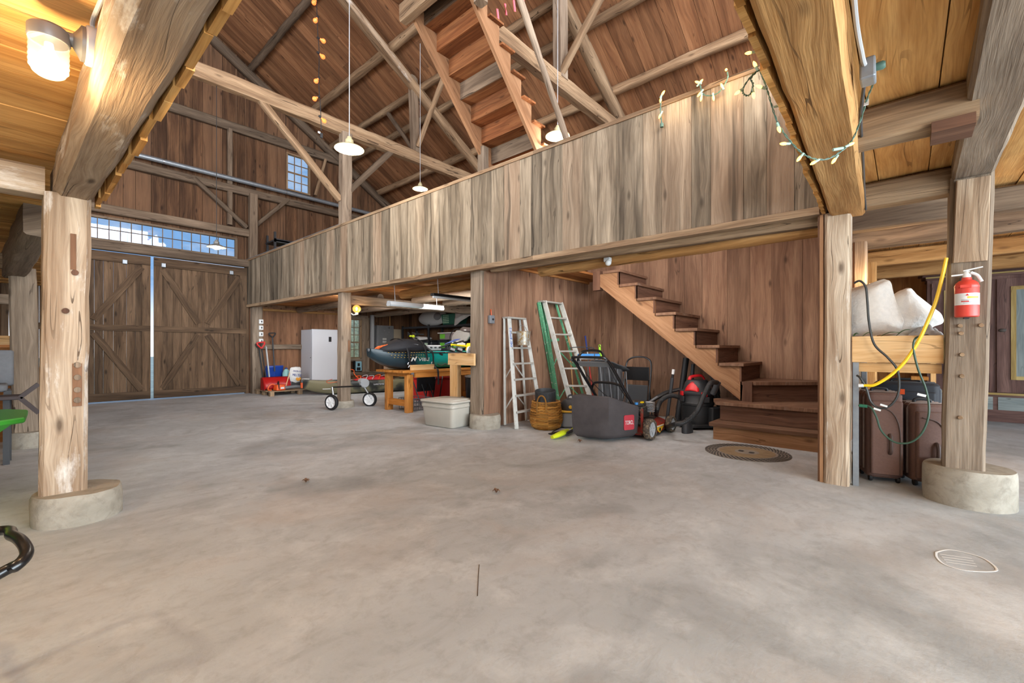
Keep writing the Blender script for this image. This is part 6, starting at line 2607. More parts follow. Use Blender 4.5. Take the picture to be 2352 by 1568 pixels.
# ---------------------------------------------------------------- pallet corner of the storage
root = thing('pallet', 'wooden pallet on the floor under the red scoop and the chainsaw', 'pallet', (4.9, 12.9, 0))
for k in range(6):
    b = MB()
    y0 = 12.3 + k * 0.19
    b.box2((4.32, y0, 0.11), (5.9, y0 + 0.14, 0.13), 0)
    b.build('deck_board', M['pallet_wood'], root, smooth=0)
for x_ in (4.34, 5.06, 5.8):
    for y_ in (12.3, 12.8, 13.27):
        b = MB()
        b.box2((x_, y_, 0.0), (x_ + .1, y_ + .12, 0.11), 1)
        b.build('block', M['pallet_wood'], root, smooth=0)

root = thing('snow_scoop', 'glossy red snow scoop lying on the pallet beside the corner post', 'scoop', (4.5, 12.7, 0.13))
b = MB()
g = []
for i in range(9):
    a = R(-20 + 110 * i / 8)
    row = []
    for k in range(9):
        x_ = 4.31 + 0.68 * k / 8
        dip = 0.012 * math.cos(k * 1.5)
        row.append(V((x_, 12.78 - 0.16 * math.cos(a) + dip, 0.16 + 0.32 * (i / 8))))
    g.append(row)
b.sheet(g)
b.build('blade', M['deep_red'], root, solid=0.015)
for x_ in (4.31, 4.99):
    b = MB()
    b.prism([(x_, 12.62, .14), (x_, 12.9, .14), (x_, 12.9, .46), (x_, 12.78, .47)], (0.012, 0, 0))
    b.build('side_plate', M['deep_red'], root, smooth=0)


def dgrip(mb, p, d, w=0.07, h=0.11, r=0.014):
    """D shaped hand grip; p base, d axis"""
    d = V(d).normalized()
    s_ = V((0.9, -0.43, 0))
    s_ = (s_ - d * s_.dot(d)).normalized()
    mb.tube(smooth_path([p, p + s_ * w * .8 + d * h * .55, p + s_ * w + d * h * .9, p + s_ * w * .7 + d * h, p - s_ * w * .7 + d * h, p - s_ * w + d * h * .9, p - s_ * w * .8 + d * h * .55, p], 4), r, 8)


for (q0, q1, lab, m, tip) in ((V((4.5, 13.2, .14)), pY(595, 800, 13.35), 'long black shovel leaning on the corner post, the outer one', 'black_rubber', 'black_rubber'), (V((4.56, 13.1, .14)), pY(601, 800, 13.3), 'black shovel with red hand grip leaning beside the outer shovel', 'black_rubber', 'red')):
    root = thing('shovel', lab, 'shovel', tuple(q0))
    b = MB()
    b.tube([q0, q1], 0.018, 8)
    b.build('shaft', M[m], root)
    b = MB()
    dgrip(b, q1, q1 - q0, 0.07 if tip != 'red' else 0.09, 0.13 if tip != 'red' else 0.17, 0.015 if tip != 'red' else 0.022)
    b.build('hand_grip', M[tip], root)
    b = MB()
    b.prism([q0 + V((-.08, 0, .0)), q0 + V((.08, 0, .0)), q0 + V((.08, 0.02, .2)), q0 + V((-.08, 0.02, .2))], (0, 0.02, 0))
    b.build('blade', M['dark_grey'], root, smooth=0)
root = thing('level_rod', 'white and grey measuring rod leaning by the black shovels', 'rod', (4.66, 13.2, 0.13))
b = MB()
b.bar((4.66, 13.2, 0.13), (4.62, 13.42, 1.3), 0.03, 0.05, (0, 1, 0))
b.build('rod', M['light_grey'], root, smooth=0)

root = thing('snow_shovel', 'blue snow shovel with black D grip standing against the storage wall', 'shovel', (4.85, 13.45, 0.13))
b = MB()
g = []
for i in range(8):
    t = i / 7
    g.append([V((4.62 + 0.47 * k / 8, 13.45 - 0.07 * t + 0.05 * ((k - 4) / 4) ** 2 - 0.008 * math.cos(k * PI), 0.42 + 0.34 * t)) for k in range(9)])
b.sheet(g)
b.build('blade', M['blue'], root, solid=0.012)
q0, q1 = V((4.83, 13.36, 0.6)), V((4.82, 13.5, 1.56))
b = MB()
b.tube([q0, q1], 0.019, 10)
b.build('shaft', M['mid_grey'] if False else M['dark_grey'], root)
b = MB()
dgrip(b, q1, q1 - q0, 0.08, 0.13, 0.018)
b.build('hand_grip', M['black_rubber'], root)
b = MB()
b.box2((4.6, 13.3, .13), (5.15, 13.6, .42), 0)
tag(b.build('cardboard_box', M['pallet_wood'], smooth=0), 'pale flattened carton under the blue snow shovel', 'box')

root = thing('chainsaw', 'orange chainsaw with a grey bar cover lying on the pallet', 'chainsaw', (4.55, 12.5, 0.13))
flat('saw_orange', (226, 92, 34), 0.45)
b = MB()
rbox(b, (4.62, 12.46, .21), (0.26, 0.2, 0.15), 0.04, rotm('Z', 0.2), top=0.85)
b.build('body', M['saw_orange'], root)
b = MB()
b.box((4.66, 12.355, .2), (0.1, 0.01, 0.05), rot=rotm('Z', 0.2))
b.build('label', M['white_plastic'], root, smooth=0)
b = MB()
b.tube(smooth_path([(4.52, 12.5, .28), (4.45, 12.5, .3), (4.37, 12.5, .24), (4.36, 12.5, .16), (4.44, 12.5, .15)], 5), 0.016, 8)
b.build('rear_handle', M['saw_orange'], root)
b = MB()
b.tube(smooth_path([(4.58, 12.36, .16), (4.57, 12.36, .32), (4.6, 12.46, .37), (4.62, 12.56, .32), (4.62, 12.57, .2)], 5), 0.014, 8)
b.build('front_handle', M['black_rubber'], root)
b = MB()
b.tube(smooth_path([(4.74, 12.46, .19), (5.0, 12.5, .2), (5.2, 12.54, .19), (5.28, 12.55, .17)], 5), [0.05] * 12 + [0.045, 0.04, 0.03, 0.02], 10, flat=(1.1, 0.9))
b.build('bar_cover', M['mid_grey'], root)
b = MB()
b.tube([(4.84, 12.6, .22), (4.98, 12.7, .58)], 0.012, 8)
tag(b.build('hammer_handle', M['pine']), 'short wooden tool handle standing up behind the chainsaw', 'handle')

root = thing('feed_bag', 'white printed bag with blue letters and a flame standing beside the freezer', 'bag', (5.22, 13.0, 0.13))
b = MB()
rt_ = rotm('Y', 0.12)
rings = []
for k in range(7):
    t = k / 6
    w = 0.17 * (1 - 0.1 * abs(t - .5)) + 0.012 * math.sin(k * 2.1)
    d = 0.1 * math.sin(PI * min(.92, max(.14, t))) + 0.012
    z = 0.6 * t
    rings.append([rt_ @ V((x_ * w, y_ * d, z + (0.03 * x_ if k == 6 else 0))) + V((5.2, 13.02, .14)) for x_, y_ in ((-1, -.3), (-.6, -.9), (0, -1), (.6, -.9), (1, -.3), (1, .3), (.6, .9), (0, 1), (-.6, .9), (-1, .3))])
b.loft(rings)
b.build('bag', M['white_plastic'], root, smooth=50, sub=1)
bu = rt_ @ V((0, 0, 1))
br = rt_ @ V((1, 0, 0))
flat('print_blue', (40, 66, 140), 0.6)
flat('print_orange', (232, 160, 50), 0.6)
bc_ = V((5.2, 13.02, .14)) + V((0, -0.116, 0))
text('lettering', 'SNOW ICE', bc_ + bu * .47 + br * 0.01, br, bu, 0.045, M['print_blue'], root, 0.002, width=0.22)
text('lettering', 'MELTER', bc_ + bu * .36 + br * .02, br, bu, 0.07, M['print_blue'], root, 0.002, width=0.25)
b = MB()
b.prism([bc_ + br * .09 + bu * .2, bc_ + br * .14 + bu * .26, bc_ + br * .1 + bu * .31, bc_ + br * .06 + bu * .27, bc_ + br * .02 + bu * .3, bc_ - br * .01 + bu * .24, bc_ + br * .04 + bu * .2][::-1], (0, -0.003, 0))
b.build('flame_print', M['print_orange'], root, smooth=0)
b = MB()
b.prism([bc_ - br * .12 + bu * .03, bc_ + br * .13 + bu * .05, bc_ + br * .12 + bu * .18, bc_ + br * .0 + bu * .14, bc_ - br * .11 + bu * .17], (0, -0.002, 0))
b.build('dark_print', M['dark_grey'], root, smooth=0)
root = thing('jug', 'white plastic jug standing left of the printed bag', 'jug', (5.02, 12.85, 0.13))
b = MB()
b.lathe([(0.09, .13), (0.095, .15), (0.095, .32), (0.05, .4), (0.03, .43), (0.03, .46), (0.002, .465)], (4.98, 12.86, 0), 20)
b.build('body', M['white_plastic'], root)
b = MB()
b.lathe([(0.096, .3), (0.096, .33)], (4.98, 12.86, 0), 20, caps=False)
b.build('blue_band', M['print_blue'], root)
root = thing('jug', 'pale teal bottle with blue cap behind the white jug', 'jug', (4.98, 13.25, 0.13))
b = MB()
flat('teal_plastic', (150, 200, 196), 0.4)
b.lathe([(0.09, .13), (0.1, .15), (0.1, .55), (0.06, .63), (0.03, .66)], (5.12, 13.3, 0), 20)
b.build('body', M['teal_plastic'], root)
b = MB()
b.lathe([(0.034, .65), (0.034, .69), (0.002, .7)], (5.12, 13.3, 0), 14)
b.build('cap', M['print_blue'], root)
root = thing('pail', 'small white pail with pale blue print in front of the freezer side', 'pail', (5.45, 12.75, 0.13))
b = MB()
b.lathe([(0.085, .135), (0.1, .37), (0.106, .375), (0.106, .395), (0.002, .4)], (5.43, 12.74, 0), 24)
b.build('body', M['white_plastic'], root)
b = MB()
flat('pale_blue', (150, 196, 214), 0.5)
b.lathe([(0.091, .19), (0.098, .33)], (5.43, 12.74, 0), 24, caps=False)
b.build('print', M['pale_blue'], root)
b = MB()
b.lathe([(0.098, .33), (0.0985, .345)], (5.43, 12.74, 0), 24, caps=False)
b.build('print_band', M['print_blue'], root)

# ---------------------------------------------------------------- freezer
root = thing('freezer', 'tall white upright freezer behind the tall post of the storage', 'freezer', (6.05, 13.3, 0))
flat('freezer_white', (214, 216, 222), 0.4)
b = MB()
b.box2((5.7, 13.02, 0.02), (6.48, 13.7, 1.81), 2)
b.build('cabinet', M['freezer_white'], root, smooth=0, bevel=0.012, seg=2)
b = MB()
b.box2((5.7, 12.94, 0.08), (6.48, 13.01, 1.82), 2)
fd_ = b.build('door', M['freezer_white'], root, smooth=0, bevel=0.015, seg=2)
b = MB()
b.box2((5.705, 13.005, .08), (6.47, 13.03, 1.8), 2)
b.build('door_seal', M['light_grey'], fd_, smooth=0)
b = MB()
b.box2((6.2, 12.932, 1.45), (6.28, 12.942, 1.6), 2)
b.build('control_panel', M['black_rubber'], fd_, smooth=0)
b = MB()
b.lathe([(0.012, 0), (0.012, .01)], (5.692, 13.015, .98), 10, rotm('Y', -PI / 2))
b.build('lock', M['lead'], root)

# ---------------------------------------------------------------- camouflage kayak on the floor
def kayak(root, A, B, beam, hgt, z0, matbody, tip0=0.12, tip1=0.12, n=36, sheer=0.1, deckdip=0.05, bands=None):
    A, B = V(A), V(B)
    d = (B - A)
    L = d.length
    d.normalize()
    s_ = V((-d.y, d.x, 0))
    rings = []
    for k in range(n + 1):
        t = k / n
        e = min(t / 0.5, (1 - t) / 0.5)
        w = beam / 2 * (max(0.0, math.sin(PI * (0.02 + 0.96 * t))) ** 0.55)
        w = max(w, 0.02)
        endl = max(0, 1 - t / 0.22) ** 2, max(0, 1 - (1 - t) / 0.22) ** 2
        keel = z0 + (tip0 * 2.0 * endl[0] + tip1 * 2.0 * endl[1])
        top = z0 + hgt + sheer * (endl[0] + endl[1]) * 0.6
        c = A + d * (L * t)
        ring = []
        prof = [(0, 0), (0.45, 0.01), (0.78, 0.1), (0.95, 0.4), (1.0, 0.75), (1.0, 0.93), (0.93, 1.0), (0.7, 1.0 - deckdip), (0, 1.0 - deckdip * (1 if 0.1 < t < 0.9 else -0.4))]
        full = prof + [(-x_, y_) for x_, y_ in prof[-2:0:-1]]
        for x_, y_ in full:
            ring.append(c + s_ * (x_ * w) + V((0, 0, keel + (top - keel) * y_ - z0 * 0)))
        rings.append(ring)
    b = MB()
    b.loft(rings, True, True)
    return b, rings


def vgrad_mat(name, base_fn):
    pass


flat('camo', (112, 108, 82), 0.5, var=0.12, scale=2, wear=(40, 42, 40), wearamt=0.05)
m_, N_, L_, b_ = newmat('camo_hull')
tc_ = N_.new('ShaderNodeTexCoord')
nz_ = N_.new('ShaderNodeTexNoise')
nz_.inputs['Scale'].default_value = 1.6
nz_.inputs['Detail'].default_value = 3
nz_.inputs['Distortion'].default_value = 0.8
L_.new(tc_.outputs['Object'], nz_.inputs['Vector'])
rp_ = N_.new('ShaderNodeValToRGB')
rp_.color_ramp.elements[0].position = 0.4
rp_.color_ramp.elements[0].color = s2l((38, 40, 38))
rp_.color_ramp.elements[1].position = 0.56
rp_.color_ramp.elements[1].color = s2l((126, 120, 92))
e_ = rp_.color_ramp.elements.new(0.48)
e_.color = s2l((86, 86, 70))
L_.new(nz_.outputs['Fac'], rp_.inputs['Fac'])
L_.new(rp_.outputs['Color'], b_.inputs['Base Color'])
b_.inputs['Roughness'].default_value = 0.45
M['camo_hull'] = m_
root = thing('kayak', 'olive and black camouflage kayak lying on the floor behind the tall post', 'kayak', (6.6, 11.3, 0))
KA, KB = (5.02, 11.95, 0), (8.45, 10.9, 0)
b, rk_ = kayak(root, KA, KB, 0.8, 0.36, 0.01, 'camo_hull', 0.09, 0.06)
b.build('hull', M['camo_hull'], root, smooth=60)
kd_ = (V(KB) - V(KA)).normalized()
ks_ = V((-kd_.y, kd_.x, 0))
kp = lambda a, s_, z: V(KA) + kd_ * a + ks_ * s_ + V((0, 0, z))
b = MB()
b.tube([kp(-0.02, 0.0, .2), kp(-0.02, 0, .34)], 0.035, 10)
b.build('bow_handle', M['saw_orange'], root)
b = MB()
q = kp(1.9, -0.405, .25)
b.box(q, (0.34, 0.012, 0.06), rot=Matrix.Rotation(math.atan2(kd_.y, kd_.x), 3, 'Z'))
b.build('name_plate', M['dark_grey'], root, smooth=0, bevel=0.01)
text('lettering', 'LIFETIME', q - ks_ * 0.009, kd_, (0, 0, 1), 0.036, M['white_plastic'], root, 0.001, width=0.28)
b = MB()
b.box(kp(.55, -0.28, .17), (0.2, 0.006, 0.018), rot=Matrix.Rotation(math.atan2(kd_.y, kd_.x) - .2, 3, 'Z'))
b.build('white_sticker', M['white_plastic'], root, smooth=0)
for a in (2.75, 2.9):
    b = MB()
    b.ball(kp(a, -0.396, .31), (.06, .02, .03), 12, 8, Matrix.Rotation(math.atan2(kd_.y, kd_.x), 3, 'Z'))
    b.build('scupper', M['black_rubber'], root)
b = MB()
b.tube(smooth_path([kp(.7, -.2, .42), kp(.55, -.3, .38), kp(.6, -.34, .33), kp(.9, -.36, .37)], 5), 0.007, 6)
b.build('deck_cord', M['saw_orange'], root)
# things lying in the kayak
b = MB()
rbox(b, kp(2.75, .0, .5), (0.3, 0.26, 0.24), 0.06, rotm('Z', -.3))
tag(b.build('cushion', M['camo'], smooth=50), 'olive seat cushion standing up in the camouflage kayak', 'cushion')
b = MB()
rbox(b, kp(3.0, -.12, .47), (0.2, 0.16, 0.2), 0.03, rotm('Z', -.3))
tag(b.build('tackle_box', M['mid_grey'], smooth=50), 'grey box in the camouflage kayak under the workbench edge', 'box')
flat('rope_red', (186, 30, 36), 0.7, var=0.2, scale=20)
root = thing('life_jacket', 'red life jacket with pale straps heaped along the camouflage kayak', 'life jacket', tuple(kp(1.85, 0, .36)))
b = MB()
g = []
for i in range(17):
    row = []
    for k in range(9):
        u_, v_ = -1 + i / 8, -1 + k / 4
        z = 0.36 + 0.1 * (1 - abs(u_) ** 3) * (1 - abs(v_) ** 3) * (0.7 + 0.5 * noise.noise(V((u_ * 3, v_ * 2, 5))))
        row.append(kp(1.85 + u_ * .55, v_ * .2, z))
    g.append(row)
b.sheet(g)
b.build('body', M['rope_red'], root, solid=0.01)
for k in range(6):
    b = MB()
    a = 1.4 + 0.18 * k
    b.tube(smooth_path([kp(a, -.2, .38), kp(a + .08, -.08, .47 + .02 * (k % 2)), kp(a - .03, .06, .46), kp(a + .05, .18, .4)], 4), 0.012, 6)
    b.build('strap', M['light_grey'] if k % 3 else M['saw_orange'], root)

# ---------------------------------------------------------------- kayak cart in front of the post
root = thing('kayak_cart', 'two wheeled kayak landing gear with white wheels in front of the tall post', 'cart', (4.6, 8.7, 0))
W0, W1 = V((4.21, 8.66, .16)), V((5.06, 8.66, .145))
for w, tilt in ((W0, -0.15), (W1, 0.1)):
    q = rotm('Z', -1.05 + tilt) @ rotm('X', PI / 2)
    b = MB()
    b.lathe([(.115, -.035), (.145, -.035), (.157, -.015), (.157, .015), (.145, .035), (.115, .035)], w, 28, q, caps=False)
    ty_ = b.build('tyre', M['black_rubber'], root)
    b = MB()
    b.lathe([(0.002, .03), (.02, .032), (.025, .02), (.09, .014), (.108, .024), (.118, .03), (.118, -.03), (.002, -.03)], w, 24, q)
    for k in range(6):
        a = k * PI / 3
        b.bar(w + q @ V((.02 * math.cos(a), .02 * math.sin(a), .024)), w + q @ V((.108 * math.cos(a), .108 * math.sin(a), .024)), 0.02, 0.012, tuple(q @ V((0, 0, 1))))
    b.build('wheel_rim', M['white_paint'], ty_, smooth=40)
T0, T1 = pY(763, 889, 8.7), pY(835, 886, 8.75)
for w, t in ((W0, T0), (W1, T1)):
    b = MB()
    b.tube([w + V((0.03, -.05, 0)), t], 0.018, 10)
    b.build('leg', M['steel'], root)
b = MB()
b.tube([T0, T1], 0.016, 10)
b.build('cross_bar', M['black_metal'], root)
b = MB()
b.lathe([(0.085, -.05), (0.1, -.03), (0.1, .03), (0.085, .05)], T1 + V((0.02, 0, .06)), 18, rotm('X', PI / 2))
b.lathe([(0.06, -.06), (0.06, .06)], T1 + V((-0.04, 0, .11)), 14, rotm('X', PI / 2))
b.build('pivot_housing', M['light_grey'], root)
b = MB()
b.tube(smooth_path([T1 + V((-.06, 0, .12)), T1 + V((-.16, 0.1, .26)), T1 + V((-.12, .2, .34)), T1 + V((-.2, .3, .36))], 5), 0.007, 6)
b.build('release_cord', M['saw_orange'], root)

# ---------------------------------------------------------------- electric boxes on the gable wall
flat('panel_grey', (124, 126, 130), 0.5, var=0.06, scale=5, wear=(170, 170, 170), wearamt=0.02)
root = thing('electric_panel', 'grey electric panel box with paper labels on the storage gable wall', 'panel', (8.5, 13.65, 1.7))
b = MB()
b.box2((8.2, 13.55, 1.2), (8.86, 13.735, 2.05), 2)
b.build('box', M['panel_grey'], root, smooth=0, bevel=0.01)
b = MB()
b.box2((8.23, 13.535, 1.23), (8.83, 13.55, 2.02), 2)
fd_ = b.build('door', M['panel_grey'], root, smooth=0, bevel=0.006)
for z in (1.58, 1.48):
    b = MB()
    b.box2((8.4, 13.528, z - .035), (8.55, 13.536, z + .03))
    b.build('label', M['white_plastic'], fd_, smooth=0)
b = MB()
b.lathe([(0.022, 0), (0.022, .006)], (8.66, 13.536, 1.97), 14, rotm('X', PI / 2))
b.build('logo', M['lead'], fd_)
root = thing('electric_panel', 'small beige box beside the grey electric panel', 'panel', (9.0, 13.66, 1.7))
flat('beige', (186, 172, 148), 0.6)
b = MB()
b.box2((8.88, 13.58, 1.5), (9.2, 13.735, 1.94), 2)
b.build('box', M['beige'], root, smooth=0, bevel=0.008)
root = thing('conduit', 'pale vertical pipe on the gable wall next to the small storage window', 'pipe', (8.05, 13.65, 0))
b = MB()
b.box2((8.02, 13.6, 0.95), (8.13, 13.73, 2.4), 2)
b.build('pipe', M['light_grey'], root, smooth=0, bevel=0.02, seg=2)
b = MB()
b.tube([(8.78, 13.68, 2.05), (8.78, 13.68, 2.4)], 0.02, 8)
tag(b.build('copper_pipe', M['gold_beam']), 'thin copper pipe rising from the top of the grey electric panel', 'pipe')
root = thing('meter', 'small blue grey device under the storage window', 'device', (7.5, 13.6, 0.62))
b = MB()
b.box2((7.42, 13.6, .5), (7.66, 13.7, .82), 2)
b.build('case', M['pale_blue'], root, smooth=0, bevel=0.02)
b = MB()
b.box2((7.38, 13.585, .48), (7.42, 13.7, .84), 2)
b.box2((7.47, 13.59, .52), (7.6, 13.6, .62))
b.box2((7.5, 13.59, .66), (7.58, 13.6, .76))
b.build('dark_trim', M['black_rubber'], root, smooth=0)

# ---------------------------------------------------------------- workbench with the teal kayak
root = thing('workbench', 'orange stained pine workbench carrying the teal kayak', 'workbench', (5.7, 7.5, 0))
X0, X1, Y0, Y1_ = 4.84, 7.3, 7.1, 8.05
b = MB()
for k in range(6):
    y0 = Y0 + (Y1_ - Y0) * k / 6
    b.box2((X0, y0 + .003, .78), (X1, y0 + (Y1_ - Y0) / 6 - .003, .825), 0)
b.build('tabletop', M['orange_pine'], root, smooth=0, bevel=0.004)
b = MB()
b.box2((X0 + .3, Y0 + .02, .68), (X1 - .1, Y0 + .06, .78), 0)
b.build('apron', M['orange_pine'], root, smooth=0)
for xl in (4.98, 7.0):
    b = MB()
    b.prism([(xl + .02, Y0 + .02, .78), (xl + .02, Y1_ - .02, .78), (xl + .02, Y1_ - .15, .7), (xl + .02, Y0 + .15, .7)], (0.05, 0, 0))
    b.build('end_rail', M['orange_pine'], root, smooth=0)
    for yl in (Y0 + .06, Y1_ - .2):
        b = MB()
        b.box2((xl, yl, 0), (xl + .14, yl + .1, .74), 2)
        b.build('leg', M['orange_pine'], root, smooth=0, bevel=0.005)
    b = MB()
    b.box2((xl + .03, Y0 + .14, .12), (xl + .09, Y1_ - .16, .24), 1)
    b.build('foot_rail', M['orange_pine'], root, smooth=0)
flat('pine_pale', (232, 200, 156), 0.6)
b = MB()
b.box2((5.05, 7.12, .828), (5.6, 7.17, .93), 0)
tag(b.build('wood_offcut', M['pine'], smooth=0), 'pale pine board standing on edge on the workbench in front of the kayak', 'wood')
b = MB()
b.box2((5.0, 7.85, .828), (5.3, 8.02, .9), 0)
tag(b.build('wood_offcut', M['pallet_wood'], smooth=0), 'grey block under the bow of the teal kayak', 'wood')
m_, N_, L_, b_ = newmat('teal_hull')
tc_ = N_.new('ShaderNodeTexCoord')
sp_ = N_.new('ShaderNodeSeparateXYZ')
L_.new(tc_.outputs['Object'], sp_.inputs[0])
nz_ = N_.new('ShaderNodeTexNoise')
nz_.inputs['Scale'].default_value = 2.5
L_.new(tc_.outputs['Object'], nz_.inputs['Vector'])
ma_ = N_.new('ShaderNodeMath')
ma_.operation = 'MULTIPLY_ADD'
L_.new(nz_.outputs['Fac'], ma_.inputs[0])
ma_.inputs[1].default_value = 0.5
L_.new(sp_.outputs[0], ma_.inputs[2])
rp_ = N_.new('ShaderNodeMapRange')
rp_.inputs['From Min'].default_value = -0.1
rp_.inputs['From Max'].default_value = 0.35
L_.new(ma_.outputs[0], rp_.inputs['Value'])
mx_ = N_.new('ShaderNodeMix')
mx_.data_type = 'RGBA'
mx_.inputs['A'].default_value = s2l((30, 48, 56))
mx_.inputs['B'].default_value = s2l((16, 164, 154))
L_.new(rp_.outputs[0], mx_.inputs['Factor'])
L_.new(mx_.outputs['Result'], b_.inputs['Base Color'])
b_.inputs['Roughness'].default_value = 0.35
M['teal_hull'] = m_
root = thing('kayak', 'teal and black kayak lying on the orange workbench', 'kayak', (5.6, 7.55, 0.83))
KA, KB = (4.42, 7.6, 0), (7.9, 7.6, 0)
b, _r = kayak(root, KA, KB, 0.78, 0.36, 0.835, 'teal_hull', 0.13, 0.08, sheer=0.1)
b.build('hull', M['teal_hull'], root, smooth=60)
b = MB()
for s_ in (-1, 1):
    P_ = []
    for k in range(2, 33):
        ring = _r[k]
        c = sum(ring, V()) / len(ring)
        p = ring[5] if s_ > 0 else ring[-5]
        P_.append(V((p.x, p.y + (0.01 if p.y > c.y else -.01), p.z)))
    b.tube(P_, 0.014, 6)
b.build('gunwale', M['dark_grey'], root)
b = MB()
b.lathe([(0.002, -.05), (0.03, -.04), (0.035, .04), (0.002, .05)], (4.45, 7.6, 1.22), 12, rotm('Y', PI / 2))
b.build('bow_cap', M['mid_grey'], root)
yk = 7.6 - 0.385
text('lettering', 'VIBE', (5.42, yk - .006, 1.03), (1, 0, 0.0), (0, 0, 1), 0.06, M['white_plastic'], root, 0.001, width=0.27, slant=0.15)
b = MB()
for q in (((5.1, 1.0), (5.13, 1.0), (5.17, 1.08), (5.14, 1.08)), ((5.14, 1.08), (5.17, 1.08), (5.2, 1.03), (5.185, 1.01)), ((5.185, 1.01), (5.2, 1.0), (5.25, 1.09), (5.22, 1.09))):
    b.prism([(x_, yk - .002, z) for x_, z in q], (0, -0.004, 0))
b.build('logo_mark', M['white_plastic'], root, smooth=0)
b = MB()
for z, a, e in ((1.12, 4.75, 5.5), (1.17, 4.7, 5.6), (1.075, 4.8, 5.45)):
    n = int((e - a) / .03)
    for k in range(0, n, 2):
        x_ = a + .03 * k
        yy = yk + 0.33 * max(0, 1 - (x_ - 4.42) / 0.75) ** 1.6
        b.box((x_, yy - .004, z), (0.02, 0.01, 0.006))
b.build('dotted_lines', M['label_yellow'], root, smooth=0)
for x_ in (5.86, 6.1):
    b = MB()
    b.ball((x_, yk + .02, 1.13 - (x_ - 5.86) * .1), (.07, .03, .03), 14, 8, rotm('Y', 0.35))
    b.build('carry_handle', M['black_rubber'], root)
b = MB()
b.tube(smooth_path([(5.75, yk - .015, .93), (5.85, yk - .015, .9), (5.95, yk - .015, .93), (6.05, yk - .015, .9), (6.2, yk - .015, 1.0)], 6), 0.009, 6)
b.build('side_rope', M['lead'], root)
# black bag on the bow, straps
root = thing('duffel_bag', 'large black duffel bag strapped over the bow of the teal kayak', 'bag', (5.2, 7.55, 1.2))
flat('bag_black', (38, 38, 42), 0.75, var=0.25, scale=6)
b = MB()
n, m = 36, 20
b.ball((0, 0, 0), 1.0, n, m)
for k, p in enumerate(b.v):
    x_, y_, z = p
    w = noise.noise(V((x_ * 2.2, y_ * 2, z * 2 + 4))) * 0.07 + noise.noise(V((x_ * 6, y_ * 5, z * 5))) * 0.03
    b.v[k] = V((5.15 + x_ * 0.56 * (1 + w), 7.5 + y_ * 0.33 * (1 + w), 1.27 + (z * (0.17 if z > 0 else 0.11) - 0.05 * x_ * x_) * (1 + w)))
b.build('body', M['bag_black'], root, smooth=80)
b = MB()
b.box((5.2, 7.2, 1.32), (0.12, 0.012, 0.03), rot=rotm('Z', 0.0) @ rotm('Y', 0.1))
b.build('logo_patch', M['light_grey'], root, smooth=0)
for x_ in (4.98, 5.4):
    b = MB()
    P_ = [(x_, 7.85, 1.25), (x_, 7.7, 1.42), (x_, 7.45, 1.44), (x_ + .02, 7.26, 1.36), (x_ + .03, 7.17, 1.2), (x_ + .05, 7.15, 1.02)]
    b.tube(smooth_path(P_, 5), 0.024, 6, flat=(1, .35))
    b.build('strap', M['black_rubber'], root)
flat('flame_rope', (214, 100, 44), 0.7, var=0.3, scale=30)
b = MB()
for k in range(4):
    b.tube(smooth_path([(4.5 + .03 * k, 7.52, 1.24), (4.58 + .04 * k, 7.5 - .03 * k, 1.29 + .01 * k), (4.72 + .04 * k, 7.48, 1.27), (4.82 + .03 * k, 7.46, 1.23)], 5), 0.012, 6)
tag(b.build('rope', M['flame_rope']), 'orange and yellow rope coiled at the tip of the teal kayak', 'rope')
for x_, lab in ((5.05, 'black ratchet strap around the bow of the teal kayak with a hanging hook'), (5.58, 'black ratchet strap around the middle of the teal kayak hanging below the bench')):
    root = thing('ratchet_strap', lab, 'strap', (x_, 7.2, 1.2))
    b = MB()
    yk2 = yk - 0.02 if x_ > 5.3 else yk + .03
    P_ = [(x_, 7.9, 1.2), (x_, 7.6, 1.25 if x_ < 5.3 else 1.33), (x_ + .02, yk2 + .05, 1.22), (x_ + .05, yk2, 1.12), (x_ + .06, yk2 - .005, .95)] + ([(x_ + .07, yk2 - .08, .85), (x_ + .07, 7.06, .8), (x_ + .08, 7.06, .52)] if x_ > 5.3 else [(x_ + .06, yk2 - .005, .88)])
    b.tube(smooth_path(P_, 5), 0.025, 6, flat=(1, .3))
    b.build('webbing', M['black_rubber'], root)
    b = MB()
    b.tube(smooth_path([(x_ + .0, yk2 - .03, .98), (x_ - .02, yk2 - .03, .94), (x_ + .02, yk2 - .03, .92), (x_ - .01, yk2 - .03, .88)], 4), 0.01, 6)
    b.build('hook', M['steel'], root)
# clutter on the kayak
b = MB()
for k in range(10):
    c = V((5.42 + rng.uniform(-.12, .12), 7.6 + rng.uniform(-.1, .1), 1.47 + rng.uniform(-.03, .08)))
    b.tube([c, c + V((rng.uniform(-.12, .12), rng.uniform(-.08, .08), rng.uniform(-.02, .1)))], 0.014, 6)
tag(b.build('fishing_reel', M['black_rubber']), 'black fishing gear with lime parts on top of the duffel bag', 'fishing gear')
b = MB()
b.ball((5.4, 7.55, 1.5), (.04, .03, .03), 10, 8)
b.ball((5.3, 7.5, 1.5), (.03, .03, .02), 10, 8)
tag(b.build('reel_spool', M['saw_lime']), 'lime green spool in the black fishing gear', 'spool')
root = thing('milk_crate', 'pale grey tackle tray sitting in the teal kayak', 'tray', (5.8, 7.55, 1.18))
b = MB()
b.box2((5.62, 7.35, 1.2), (5.98, 7.75, 1.32))
b.build('tray', M['light_grey'], root, smooth=0, bevel=0.02)
b = MB()
for k in range(3):
    b.box((5.7 + .11 * k, 7.345, 1.27), (0.05, 0.012, 0.025))
b.build('slots', M['dark_grey'], root, smooth=0)
b = MB()
b.box2((5.6, 7.3, 1.16), (6.1, 7.36, 1.2))
tag(b.build('mesh_panel', M['black_rubber'], smooth=0), 'black mesh edge panel in front of the grey tackle tray', 'panel')
